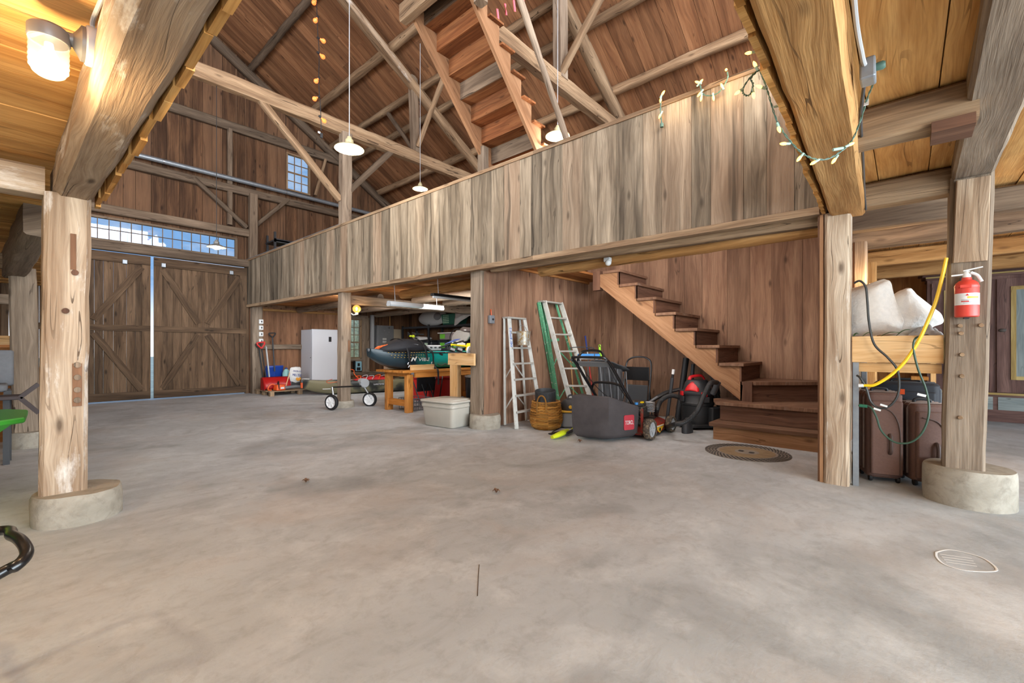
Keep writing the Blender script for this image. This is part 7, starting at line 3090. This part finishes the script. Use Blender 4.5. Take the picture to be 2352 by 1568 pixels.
root = thing('paddle', 'blue bladed paddle with yellow shaft lying across the kayak', 'paddle', (6.2, 7.5, 1.3))
b = MB()
b.tube([(5.9, 7.35, 1.27), (6.55, 7.3, 1.42)], 0.016, 8)
b.build('shaft', M['black_rubber'], root)
b = MB()
b.tube([(6.1, 7.4, 1.34), (6.4, 7.37, 1.44), (6.5, 7.36, 1.46)], [0.02, 0.09, 0.03], 10, flat=(1, .2))
flat('paddle_blue', (62, 76, 124), 0.4)
b.build('blade', M['paddle_blue'], root)
b = MB()
b.tube([(6.2, 7.3, 1.33), (6.75, 7.3, 1.29)], 0.02, 8)
b.build('yellow_shaft', M['yellow'], root)
root = thing('fish_finder', 'black instrument rack with two pale screens on the teal kayak', 'instrument', (6.25, 7.25, 1.22))
for x_ in (6.15, 6.36):
    b = MB()
    b.box((x_, 7.22, 1.23), (0.17, 0.05, 0.09), rot=rotm('Y', .25))
    b.build('case', M['black_rubber'], root, smooth=0, bevel=0.01)
    b = MB()
    b.box((x_, 7.19, 1.232), (0.12, 0.012, 0.05), rot=rotm('Y', .25))
    b.build('screen', M['light_grey'], root, smooth=0)
b = MB()
b.tube([(5.95, 7.2, 1.17), (6.5, 7.2, 1.14)], 0.012, 6)
b.build('rail', M['steel'], root)
root = thing('reel', 'round pale grey disc reel leaning on the yellow tool bag', 'reel', (6.5, 7.15, 1.2))
b = MB()
b.lathe([(0.002, -.02), (0.1, -.02), (0.11, 0), (0.1, .02), (0.002, .02)], (6.5, 7.06, 1.19), 28, rotm('X', PI / 2) @ rotm('Y', .4))
b.build('disc', M['light_grey'], root)
b = MB()
b.lathe([(0.01, 0), (0.01, .03)], (6.5, 7.05, 1.19), 10, rotm('X', PI / 2) @ rotm('Y', .4))
b.build('hub', M['lead'], root)
b = MB()
b.box((6.5, 7.4, 1.34), (0.24, 0.2, 0.1), rot=rotm('X', .3))
tag(b.build('white_box', M['white_plastic'], smooth=0, bevel=0.01), 'white box lying behind the pale disc reel', 'box')
root = thing('tool_bag', 'yellow and black tool bag half hidden by the partition post', 'bag', (6.75, 7.1, 1.2))
b = MB()
b.hexa([(6.58, 7.05, 1.08), (7.1, 7.05, 1.08), (6.58, 7.35, 1.08), (7.1, 7.35, 1.08), (6.62, 7.07, 1.2), (7.1, 7.07, 1.2), (6.62, 7.33, 1.2), (7.1, 7.33, 1.2)], 0)
b.build('lower_half', M['dark_grey'], root, smooth=0, bevel=0.02, seg=2)
b = MB()
b.hexa([(6.62, 7.07, 1.2), (7.1, 7.07, 1.2), (6.62, 7.33, 1.2), (7.1, 7.33, 1.2), (6.64, 7.1, 1.37), (7.1, 7.1, 1.37), (6.64, 7.3, 1.37), (7.1, 7.3, 1.37)], 0)
flat('tool_yellow', (246, 190, 24), 0.55)
b.build('upper_half', M['tool_yellow'], root, smooth=0, bevel=0.02, seg=2)
b = MB()
b.box((6.72, 7.075, 1.27), (0.05, 0.02, 0.12))
b.build('buckle_strap', M['dark_grey'], root, smooth=0)
text('lettering', 'DEWALT', (6.9, 7.07, 1.29), (1, 0, 0), (0, 0.15, 1), 0.045, M['black_rubber'], root, 0.001, width=0.24)

# ---------------------------------------------------------------- shelf frame beside the partition post
root = thing('plank_frame', 'new pine plank and leg frame fixed to the partition post', 'frame', (4.8, 5.4, 0))
b = MB()
b.box2((4.735, 5.03, .98), (4.775, 5.66, 1.17), 1)
b.build('plank', M['orange_pine'] if False else M['pine'], root, smooth=0, bevel=0.004)
b = MB()
b.box2((4.775, 5.62, .98), (5.6, 5.66, 1.17), 0)
b.box2((5.02, 5.66, .97), (5.11, 6.0, 1.02), 1)
b.build('end_plank', M['pine'], root, smooth=0)
b = MB()
b.box2((5.02, 5.75, 0), (5.11, 5.95, .97), 2)
b.build('leg', M['pine'], root, smooth=0, bevel=0.005)

root = thing('storage_bin', 'grey beige lidded storage bin with a scribbled mark beside the partition post', 'bin', (4.66, 5.5, 0))
flat('bin_beige', (186, 180, 168), 0.5, var=0.05, scale=6)
bc2 = V((4.67, 5.56, 0))
rz_ = rotm('Z', 0.1)
b = MB()
rbox(b, bc2 + V((0, 0, .2)), (0.50, 0.64, .4), 0.06, rz_, top=1.12)
b.build('body', M['bin_beige'], root, smooth=50)
b = MB()
rbox(b, bc2 + V((0, 0, .335)), (0.58, 0.73, .05), 0.07, rz_)
b.build('rim', M['bin_beige'], root, smooth=50)
b = MB()
rbox(b, bc2 + V((0, 0, .41)), (0.62, 0.77, .035), 0.08, rz_)
rbox(b, bc2 + V((0, 0, .43)), (0.46, 0.6, .02), 0.06, rz_)
b.build('lid', M['bin_beige'], root, smooth=50)
b = MB()
for q in (((.05, .29), (.06, .26)), ((.06, .29), (.075, .262)), ((.085, .29), (.08, .262)), ((.1, .285), (.115, .265)), ((.12, .292), (.13, .268)), ((.14, .29), (.135, .268)), ((.045, .275), (.09, .28))):
    (x_, z), (x2, z2) = q
    y_ = -0.335
    b.tube([bc2 + rz_ @ V((x_, y_, z)), bc2 + rz_ @ V((x2, y_ + .004, z2))], 0.0035, 5)
b.build('scribble', M['black_rubber'], root)

root = thing('trash_can', 'black round bin under the workbench behind the pine leg', 'bin', (6.4, 6.9, 0))
b = MB()
b.lathe([(0.17, 0), (0.18, .02), (0.2, .62), (0.21, .63), (0.21, .66)], (6.35, 6.72, 0), 28)
b.build('body', M['black_metal'], root)
b = MB()
b.lathe([(0.212, .655), (0.212, .68), (0.1, .7), (0.002, .7)], (6.35, 6.72, 0), 28)
b.build('lid', M['steel'], root)
root = thing('storage_tote', 'red tote box under the workbench', 'box', (6.7, 8.6, 0))
b = MB()
b.box2((6.35, 8.3, 0.0), (7.1, 8.9, .52))
b.build('body', M['red'], root, smooth=0, bevel=0.03, seg=2)
b = MB()
b.box2((6.33, 8.28, .52), (7.12, 8.92, .56))
b.build('lid', M['deep_red'], root, smooth=0, bevel=0.01)
root = thing('folding_chair', 'black folded chair frames standing under the workbench', 'chair', (6.2, 8.0, 0))
for k in range(6):
    b = MB()
    x_ = 5.85 + .1 * k
    b.tube([(x_, 7.9, .02), (x_ + (.28 if k % 2 else -.12), 8.1, .66)], 0.014, 6)
    b.build('frame_tube', M['black_metal'], root)
b = MB()
b.box((6.1, 8.05, .45), (0.5, 0.05, 0.32))
b.build('fabric', M['bag_black'], root, smooth=0, bevel=0.02)
root = thing('open_crate', 'grey plastic crate on the floor under the workbench', 'crate', (5.95, 6.9, 0))
for q in (((5.62, 6.75, 0), (6.1, 6.78, .26)), ((5.62, 7.02, 0), (6.1, 7.05, .26)), ((5.62, 6.75, 0), (5.65, 7.05, .26)), ((6.07, 6.75, 0), (6.1, 7.05, .26))):
    b = MB()
    b.box2(*q)
    b.build('side_panel', M['mid_grey'], root, smooth=0)
b = MB()
b.box2((5.62, 6.75, 0), (6.1, 7.05, .02))
b.build('bottom', M['mid_grey'], root, smooth=0)
b = MB()
b.box2((5.78, 6.742, .2), (5.94, 6.752, .23))
b.build('hand_slot', M['black_rubber'], root, smooth=0)
root = thing('wire_basket', 'grey wire mesh basket on the floor between the workbench legs', 'basket', (5.4, 7.4, 0))
for i in range(9):
    b = MB()
    x_ = 5.2 + .06 * i
    b.tube([(x_, 7.35, .01), (x_, 7.32, .24)], 0.006, 5)
    b.tube([(x_, 7.75, .01), (x_, 7.78, .24)], 0.006, 5)
    b.build('upright', M['mid_grey'], root)
for z in (.01, .09, .17, .24):
    b = MB()
    b.tube([(5.2, 7.34, z), (5.68, 7.34, z), (5.68, 7.76, z), (5.2, 7.76, z), (5.2, 7.34, z)], 0.007, 5)
    b.build('hoop', M['mid_grey'], root)

# ---------------------------------------------------------------- black steel shelf with bins along the eave wall
root = thing('steel_shelf', 'black steel shelf unit along the eave wall of the storage', 'shelf', (9.0, 11.0, 0))
flat('shelf_black', (44, 46, 50), 0.45)
for y_ in (12.9, 11.45, 9.0):
    for x_ in (8.78, 9.34):
        b = MB()
        b.box2((x_, y_, 0), (x_ + .05, y_ + .05, 2.02), 2)
        b.build('post', M['shelf_black'], root, smooth=0)
for z in (.3, 1.12, 1.92):
    b = MB()
    b.box2((8.79, 9.0, z), (9.38, 12.95, z + .06), 1)
    b.build('shelf_board', M['shelf_black'], root, smooth=0)
flat('bin_dark', (58, 62, 68), 0.45)
flat('label_green', (116, 206, 60), 0.5)
flat('label_pale', (200, 226, 196), 0.5)
for k, (y_, lm, lab) in enumerate(((12.2, 'label_pale', 'dark lidded bin with pale label behind the steel shelf post'), (11.65, 'label_pale', 'dark lidded bin with pale label just beside the steel shelf post'), (10.85, 'label_green', 'dark bin with a half white green label on the steel shelf'), (10.3, 'label_green', 'dark bin with a bright green label nearest the grey seat'))):
    root = thing('lidded_bin', lab, 'bin', (8.95, y_, 1.18), 0, 'dark labelled bins on the steel shelf')
    b = MB()
    b.box2((8.87, y_ - .23, 1.185), (9.3, y_ + .23, 1.48))
    b.build('body', M['bin_dark'], root, smooth=0, bevel=0.02)
    b = MB()
    b.box2((8.84, y_ - .25, 1.48), (9.32, y_ + .25, 1.52))
    b.build('lid', M['shelf_black'], root, smooth=0, bevel=0.01)
    b = MB()
    b.box2((8.858, y_ - .1, 1.27), (8.872, y_ + .12, 1.43))
    b.build('label', M[lm], root, smooth=0)
root = thing('clear_tote', 'clear tote with white lid and green label on top of the dark bins', 'tote', (8.95, 10.5, 1.53))
b = MB()
flat('clear_plastic', (150, 140, 140), 0.2)
b.box2((8.85, 9.9, 1.525), (9.3, 11.0, 1.72))
b.build('body', M['clear_plastic'], root, smooth=0, bevel=0.02)
b = MB()
b.box2((8.82, 9.85, 1.72), (9.32, 11.05, 1.75))
b.build('lid', M['white_plastic'], root, smooth=0)
b = MB()
b.box2((8.84, 10.72, 1.56), (8.852, 10.95, 1.7))
b.build('label', M['label_green'], root, smooth=0)
sack('plastic_bag', 'small white plastic bag on the dark bins near the shelf corner', (8.95, 12.0, 1.58), (0.2, 0.35, 0.07), rotm('Z', 0), 'white_plastic', 5, 'bag')
root = thing('kneeboard', 'pale grey rounded board lying on top of the steel shelf', 'board', (9.0, 11.3, 2.0))
b = MB()
b.ball((9.02, 11.55, 2.25), (0.1, 0.75, 0.265), 28, 14)
b.build('board', M['light_grey'], root)
b = MB()
b.ball((8.93, 11.2, 2.28), (0.05, 0.18, 0.12), 14, 10)
b.build('pad', M['mid_grey'], root)
root = thing('laundry_basket', 'dark green perforated basket on top of the steel shelf', 'basket', (9.0, 10.3, 1.98))
flat('basket_green', (34, 88, 74), 0.5)
b = MB()
b.hexa([(8.82, 10.2, 1.985), (9.25, 10.2, 1.985), (8.82, 10.8, 1.985), (9.25, 10.8, 1.985), (8.78, 10.05, 2.32), (9.3, 10.05, 2.32), (8.78, 10.85, 2.32), (9.3, 10.85, 2.32)], 2)
b.build('body', M['basket_green'], root, smooth=0, bevel=0.02)
b = MB()
for i in range(4):
    for k in range(5):
        b.box((8.795, 10.5 + .07 * i, 2.05 + .055 * k), (0.02, 0.03, 0.025))
b.build('holes', M['label_pale'], root, smooth=0)
cl = []
b = MB()
g = []
for i in range(15):
    row = []
    for k in range(11):
        u_, v_ = i / 14, k / 10
        row.append(V((8.7 - 0.05 * v_ + 0.07 * noise.noise(V((u_ * 4, v_ * 4, 8))), 10.05 - 1.0 * u_, 2.34 - 0.42 * v_ * (1 - 0.55 * u_) + 0.1 * math.sin(u_ * 3) + 0.05 * noise.noise(V((u_ * 5, v_ * 3, 2))))))
    g.append(row)
b.sheet(g)
tag(b.build('dust_sheet', M['pale_cloth'], smooth=80, solid=0.01, sub=1), 'pale grey cloth draped over the top shelf end', 'cloth')
root = thing('kayak_chair', 'grey kayak seat back with a dark headrest beside the yellow tool bag', 'seat', (7.6, 8.0, 1.4))
c = pX(1053, 785, 7.2)
b = MB()
n = 24
P_ = []
for x_, y_ in ((1035, 790), (1037, 770), (1048, 758), (1062, 756), (1076, 764), (1078, 772), (1070, 783), (1060, 785)):
    P_.append(pX(x_, y_, 7.2))
b.prism(P_, (0.06, 0, 0))
flat('seat_mesh', (150, 144, 138), 0.85, var=0.08, scale=30)
b.build('seat_back', M['seat_mesh'], root, smooth=0, bevel=0.02, seg=2)
b = MB()
P_ = [pX(x_, y_, 7.16) for x_, y_ in ((1053, 757), (1062, 750), (1079, 752), (1079, 761), (1066, 762))]
b.prism(P_, (0.05, 0, 0))
flat('seat_brown', (88, 76, 72), 0.8)
b.build('headrest', M['seat_brown'], root, smooth=0, bevel=0.015)
o_ = pX(1068, 757.5, 7.14)
text('lettering', 'VIBE', o_, (0, -1, 0), (0, 0, 1), 0.03, M['white_plastic'], root, 0.001, width=0.09)
b = MB()
b.tube(smooth_path([pX(1036, 792, 7.15), pX(1034, 772, 7.15), pX(1043, 757, 7.15), pX(1055, 756, 7.15)], 5), 0.012, 6)
b.build('edge_frame', M['black_rubber'], root)
for x_, y_ in ((1040, 789), (1060, 784)):
    b = MB()
    q_ = pX(x_, y_, 7.22)
    b.tube([q_, V((q_.x - .05, q_.y - .05, 1.14))], 0.014, 6)
    b.build('leg', M['black_rubber'], root)

# ---------------------------------------------------------------- shelf on the loft
root = thing('steel_shelf', 'small black steel shelf standing on the loft by the gable', 'shelf', (4.9, 12.8, 2.55))
sh0, sh1 = V((4.62, 13.2, 0)), V((6.0, 12.75, 0))
for x_, y_, zt in ((4.62, 13.35, 4.42), (4.6, 12.75, 4.42), (5.9, 13.35, 4.3), (5.9, 12.75, 4.3)):
    b = MB()
    b.box2((x_, y_, 2.52), (x_ + .05, y_ + .05, zt), 2)
    b.build('post', M['shelf_black'], root, smooth=0)
for z in (4.17, 3.72):
    b = MB()
    b.box2((4.6, 12.75, z), (5.95, 13.4, z + .04), 0)
    b.box2((4.6, 12.75, z - .03), (5.95, 12.78, z + .07), 0)
    b.build('shelf_board', M['shelf_black'], root, smooth=0)
flat('mint', (178, 206, 170), 0.55)
root = thing('storage_box', 'pale green box on the loft shelf', 'box', (5.1, 13.0, 3.76))
b = MB()
b.box2((4.9, 12.85, 3.765), (5.5, 13.3, 4.0))
b.build('body', M['mint'], root, smooth=0, bevel=0.01)
b = MB()
b.box2((4.88, 12.83, 3.98), (5.52, 13.32, 4.04))
b.build('lid', M['mint'], root, smooth=0, bevel=0.01)

# ---------------------------------------------------------------- low aisle on the tall post's side
root = thing('wheelbarrow', 'green cart tub with yellow stripe poking in beside the tall post', 'cart', (-0.4, 5.6, 0))
flat('tub_green', (60, 160, 48), 0.35)
b = MB()
rim = [(-1.3, 5.0), (-0.2, 5.0), (0.0, 5.2), (0.02, 5.75), (-0.1, 5.95), (-1.3, 5.95)]
zr, zl = 0.695, 0.3
outer = [V((x_, y_, zr)) for x_, y_ in rim]
low_ = [V((-0.75 + (x_ + .65) * .5 , 5.45 + (y_ - 5.45) * .6, zl)) for x_, y_ in rim]
b.loft([low_, [q.lerp(p, .5) for q, p in zip(low_, outer)], outer], True, True)
b.build('tub', M['tub_green'], root, smooth=0)
b = MB()
lip = [V((x_ + (0.03 if x_ > -1.2 else 0), y_ + (-.03 if y_ < 5.4 else .03), zr)) for x_, y_ in rim]
b.loft([[p + V((0, 0, -.03)) for p in lip], [p + V((0, 0, .015)) for p in lip]], True, True)
b.build('rim', M['tub_green'], root, smooth=0, bevel=0.01)
b = MB()
q = [outer[1].lerp(low_[1], t) for t in (.25, .55)]
q2 = [outer[0].lerp(low_[0], t) for t in (.25, .55)]
dirx = (outer[1] - outer[0]).normalized()
b.prism([q[0] + V((-.08, -.012, 0)), q[0] + V((-.5, -.012, 0)), q[1] + V((-.5, -.012, 0)), q[1] + V((-.12, -.012, 0))][::-1], (0, -.004, 0))
b.build('yellow_stripe', M['yellow'], root, smooth=0)
for x_ in (-0.3, -0.95):
    b = MB()
    b.tube([(x_, 5.45, .3), (x_ - .05, 5.45, .0)], 0.02, 8)
    b.build('leg', M['black_metal'], root)
b = MB()
b.lathe([(0.002, -.05), (.12, -.05), (.15, 0), (.12, .05), (.002, .05)], (-0.62, 5.9, .152), 20, rotm('X', PI / 2))
b.build('wheel', M['black_rubber'], root)
root = thing('tubular_handle', 'glossy black bent steel handle of a cart entering low beside the camera', 'handle', (-0.1, 2.6, 0.5))
b = MB()
P_ = [(-0.75, 2.0, .1), (-0.5, 2.2, .3), pD(-10, 1322, 1.55), pD(36, 1300, 1.55), pD(61, 1272, 1.6), pD(52, 1246, 1.65), pD(28, 1230, 1.72), pD(-20, 1222, 1.8), (-0.5, 2.7, .5), (-0.75, 2.75, .3)]
b.tube(smooth_path(P_, 7), 0.019, 14)
b.build('tube', M['black_metal'], root)
for q in ((-0.75, 2.0), (-0.75, 2.75)):
    b = MB()
    b.tube([(q[0], q[1], .32 if q[1] > 2.5 else .12), (q[0], q[1], 0)], 0.0155, 10)
    b.build('foot', M['black_metal'], root)

root = thing('office_chair', 'grey upholstered chair at the edge behind the green tub', 'chair', (-0.25, 7.7, 0))
flat('chair_grey', (108, 110, 114), 0.8, var=0.08, scale=20)
b = MB()
rbox(b, (-0.32, 7.9, 1.02), (0.55, 0.09, 0.42), 0.04, rotm('X', -.1))
b.build('backrest', M['chair_grey'], root, smooth=50)
b = MB()
rbox(b, (-0.34, 7.65, .81), (0.5, 0.5, .08), 0.05)
b.build('seat', M['chair_grey'], root, smooth=50)
for x_ in (-0.55, -0.12):
    b = MB()
    b.box2((x_, 7.45, 0), (x_ + .06, 7.51, .78), 2)
    b.build('leg', M['dark_grey'], root, smooth=0)
    b = MB()
    b.box2((x_, 7.83, 0), (x_ + .05, 7.88, .78), 2)
    b.build('leg', M['dark_grey'], root, smooth=0)
root = thing('side_table', 'dark slatted bench top with a star shaped bracket behind the tall post', 'table', (-0.2, 7.2, 0))
flat('bench_dark', (66, 56, 56), 0.7)
b = MB()
b.box2((-0.9, 7.1, .7), (0.02, 7.4, .74), 0)
b.build('top', M['bench_dark'], root, smooth=0, bevel=0.006)
b = MB()
b.bar((0.0, 7.12, .72), (0.14, 7.12, .86), 0.04, 0.06, (0, 1, 0))
b.bar((0.0, 7.12, .72), (0.14, 7.12, .54), 0.04, 0.06, (0, 1, 0))
b.build('bracket', M['bench_dark'], root, smooth=0)
for x_ in (-0.85, -0.12):
    b = MB()
    b.box2((x_, 7.2, 0), (x_ + .05, 7.26, .7), 2)
    b.build('leg', M['dark_grey'], root, smooth=0)
root = thing('counter', 'plywood counter with pale pine edge beyond the paint flecked post', 'counter', (-0.6, 9.2, 0))
b = MB()
b.box2((-2.5, 9.0, 0), (0.03, 9.06, 1.26), 0)
b.build('front_panel', M['orange_boards'], root, smooth=0)
b = MB()
b.box2((-2.5, 8.95, 1.26), (0.0, 9.6, 1.3), 0)
b.build('top', M['orange_pine'], root, smooth=0)
b = MB()
b.box2((-2.5, 8.96, 1.3), (-0.03, 9.0, 1.42), 0)
b.box2((-0.07, 8.955, 1.3), (0.0, 9.01, 1.46), 2)
b.build('edge_board', M['pine'], root, smooth=0)
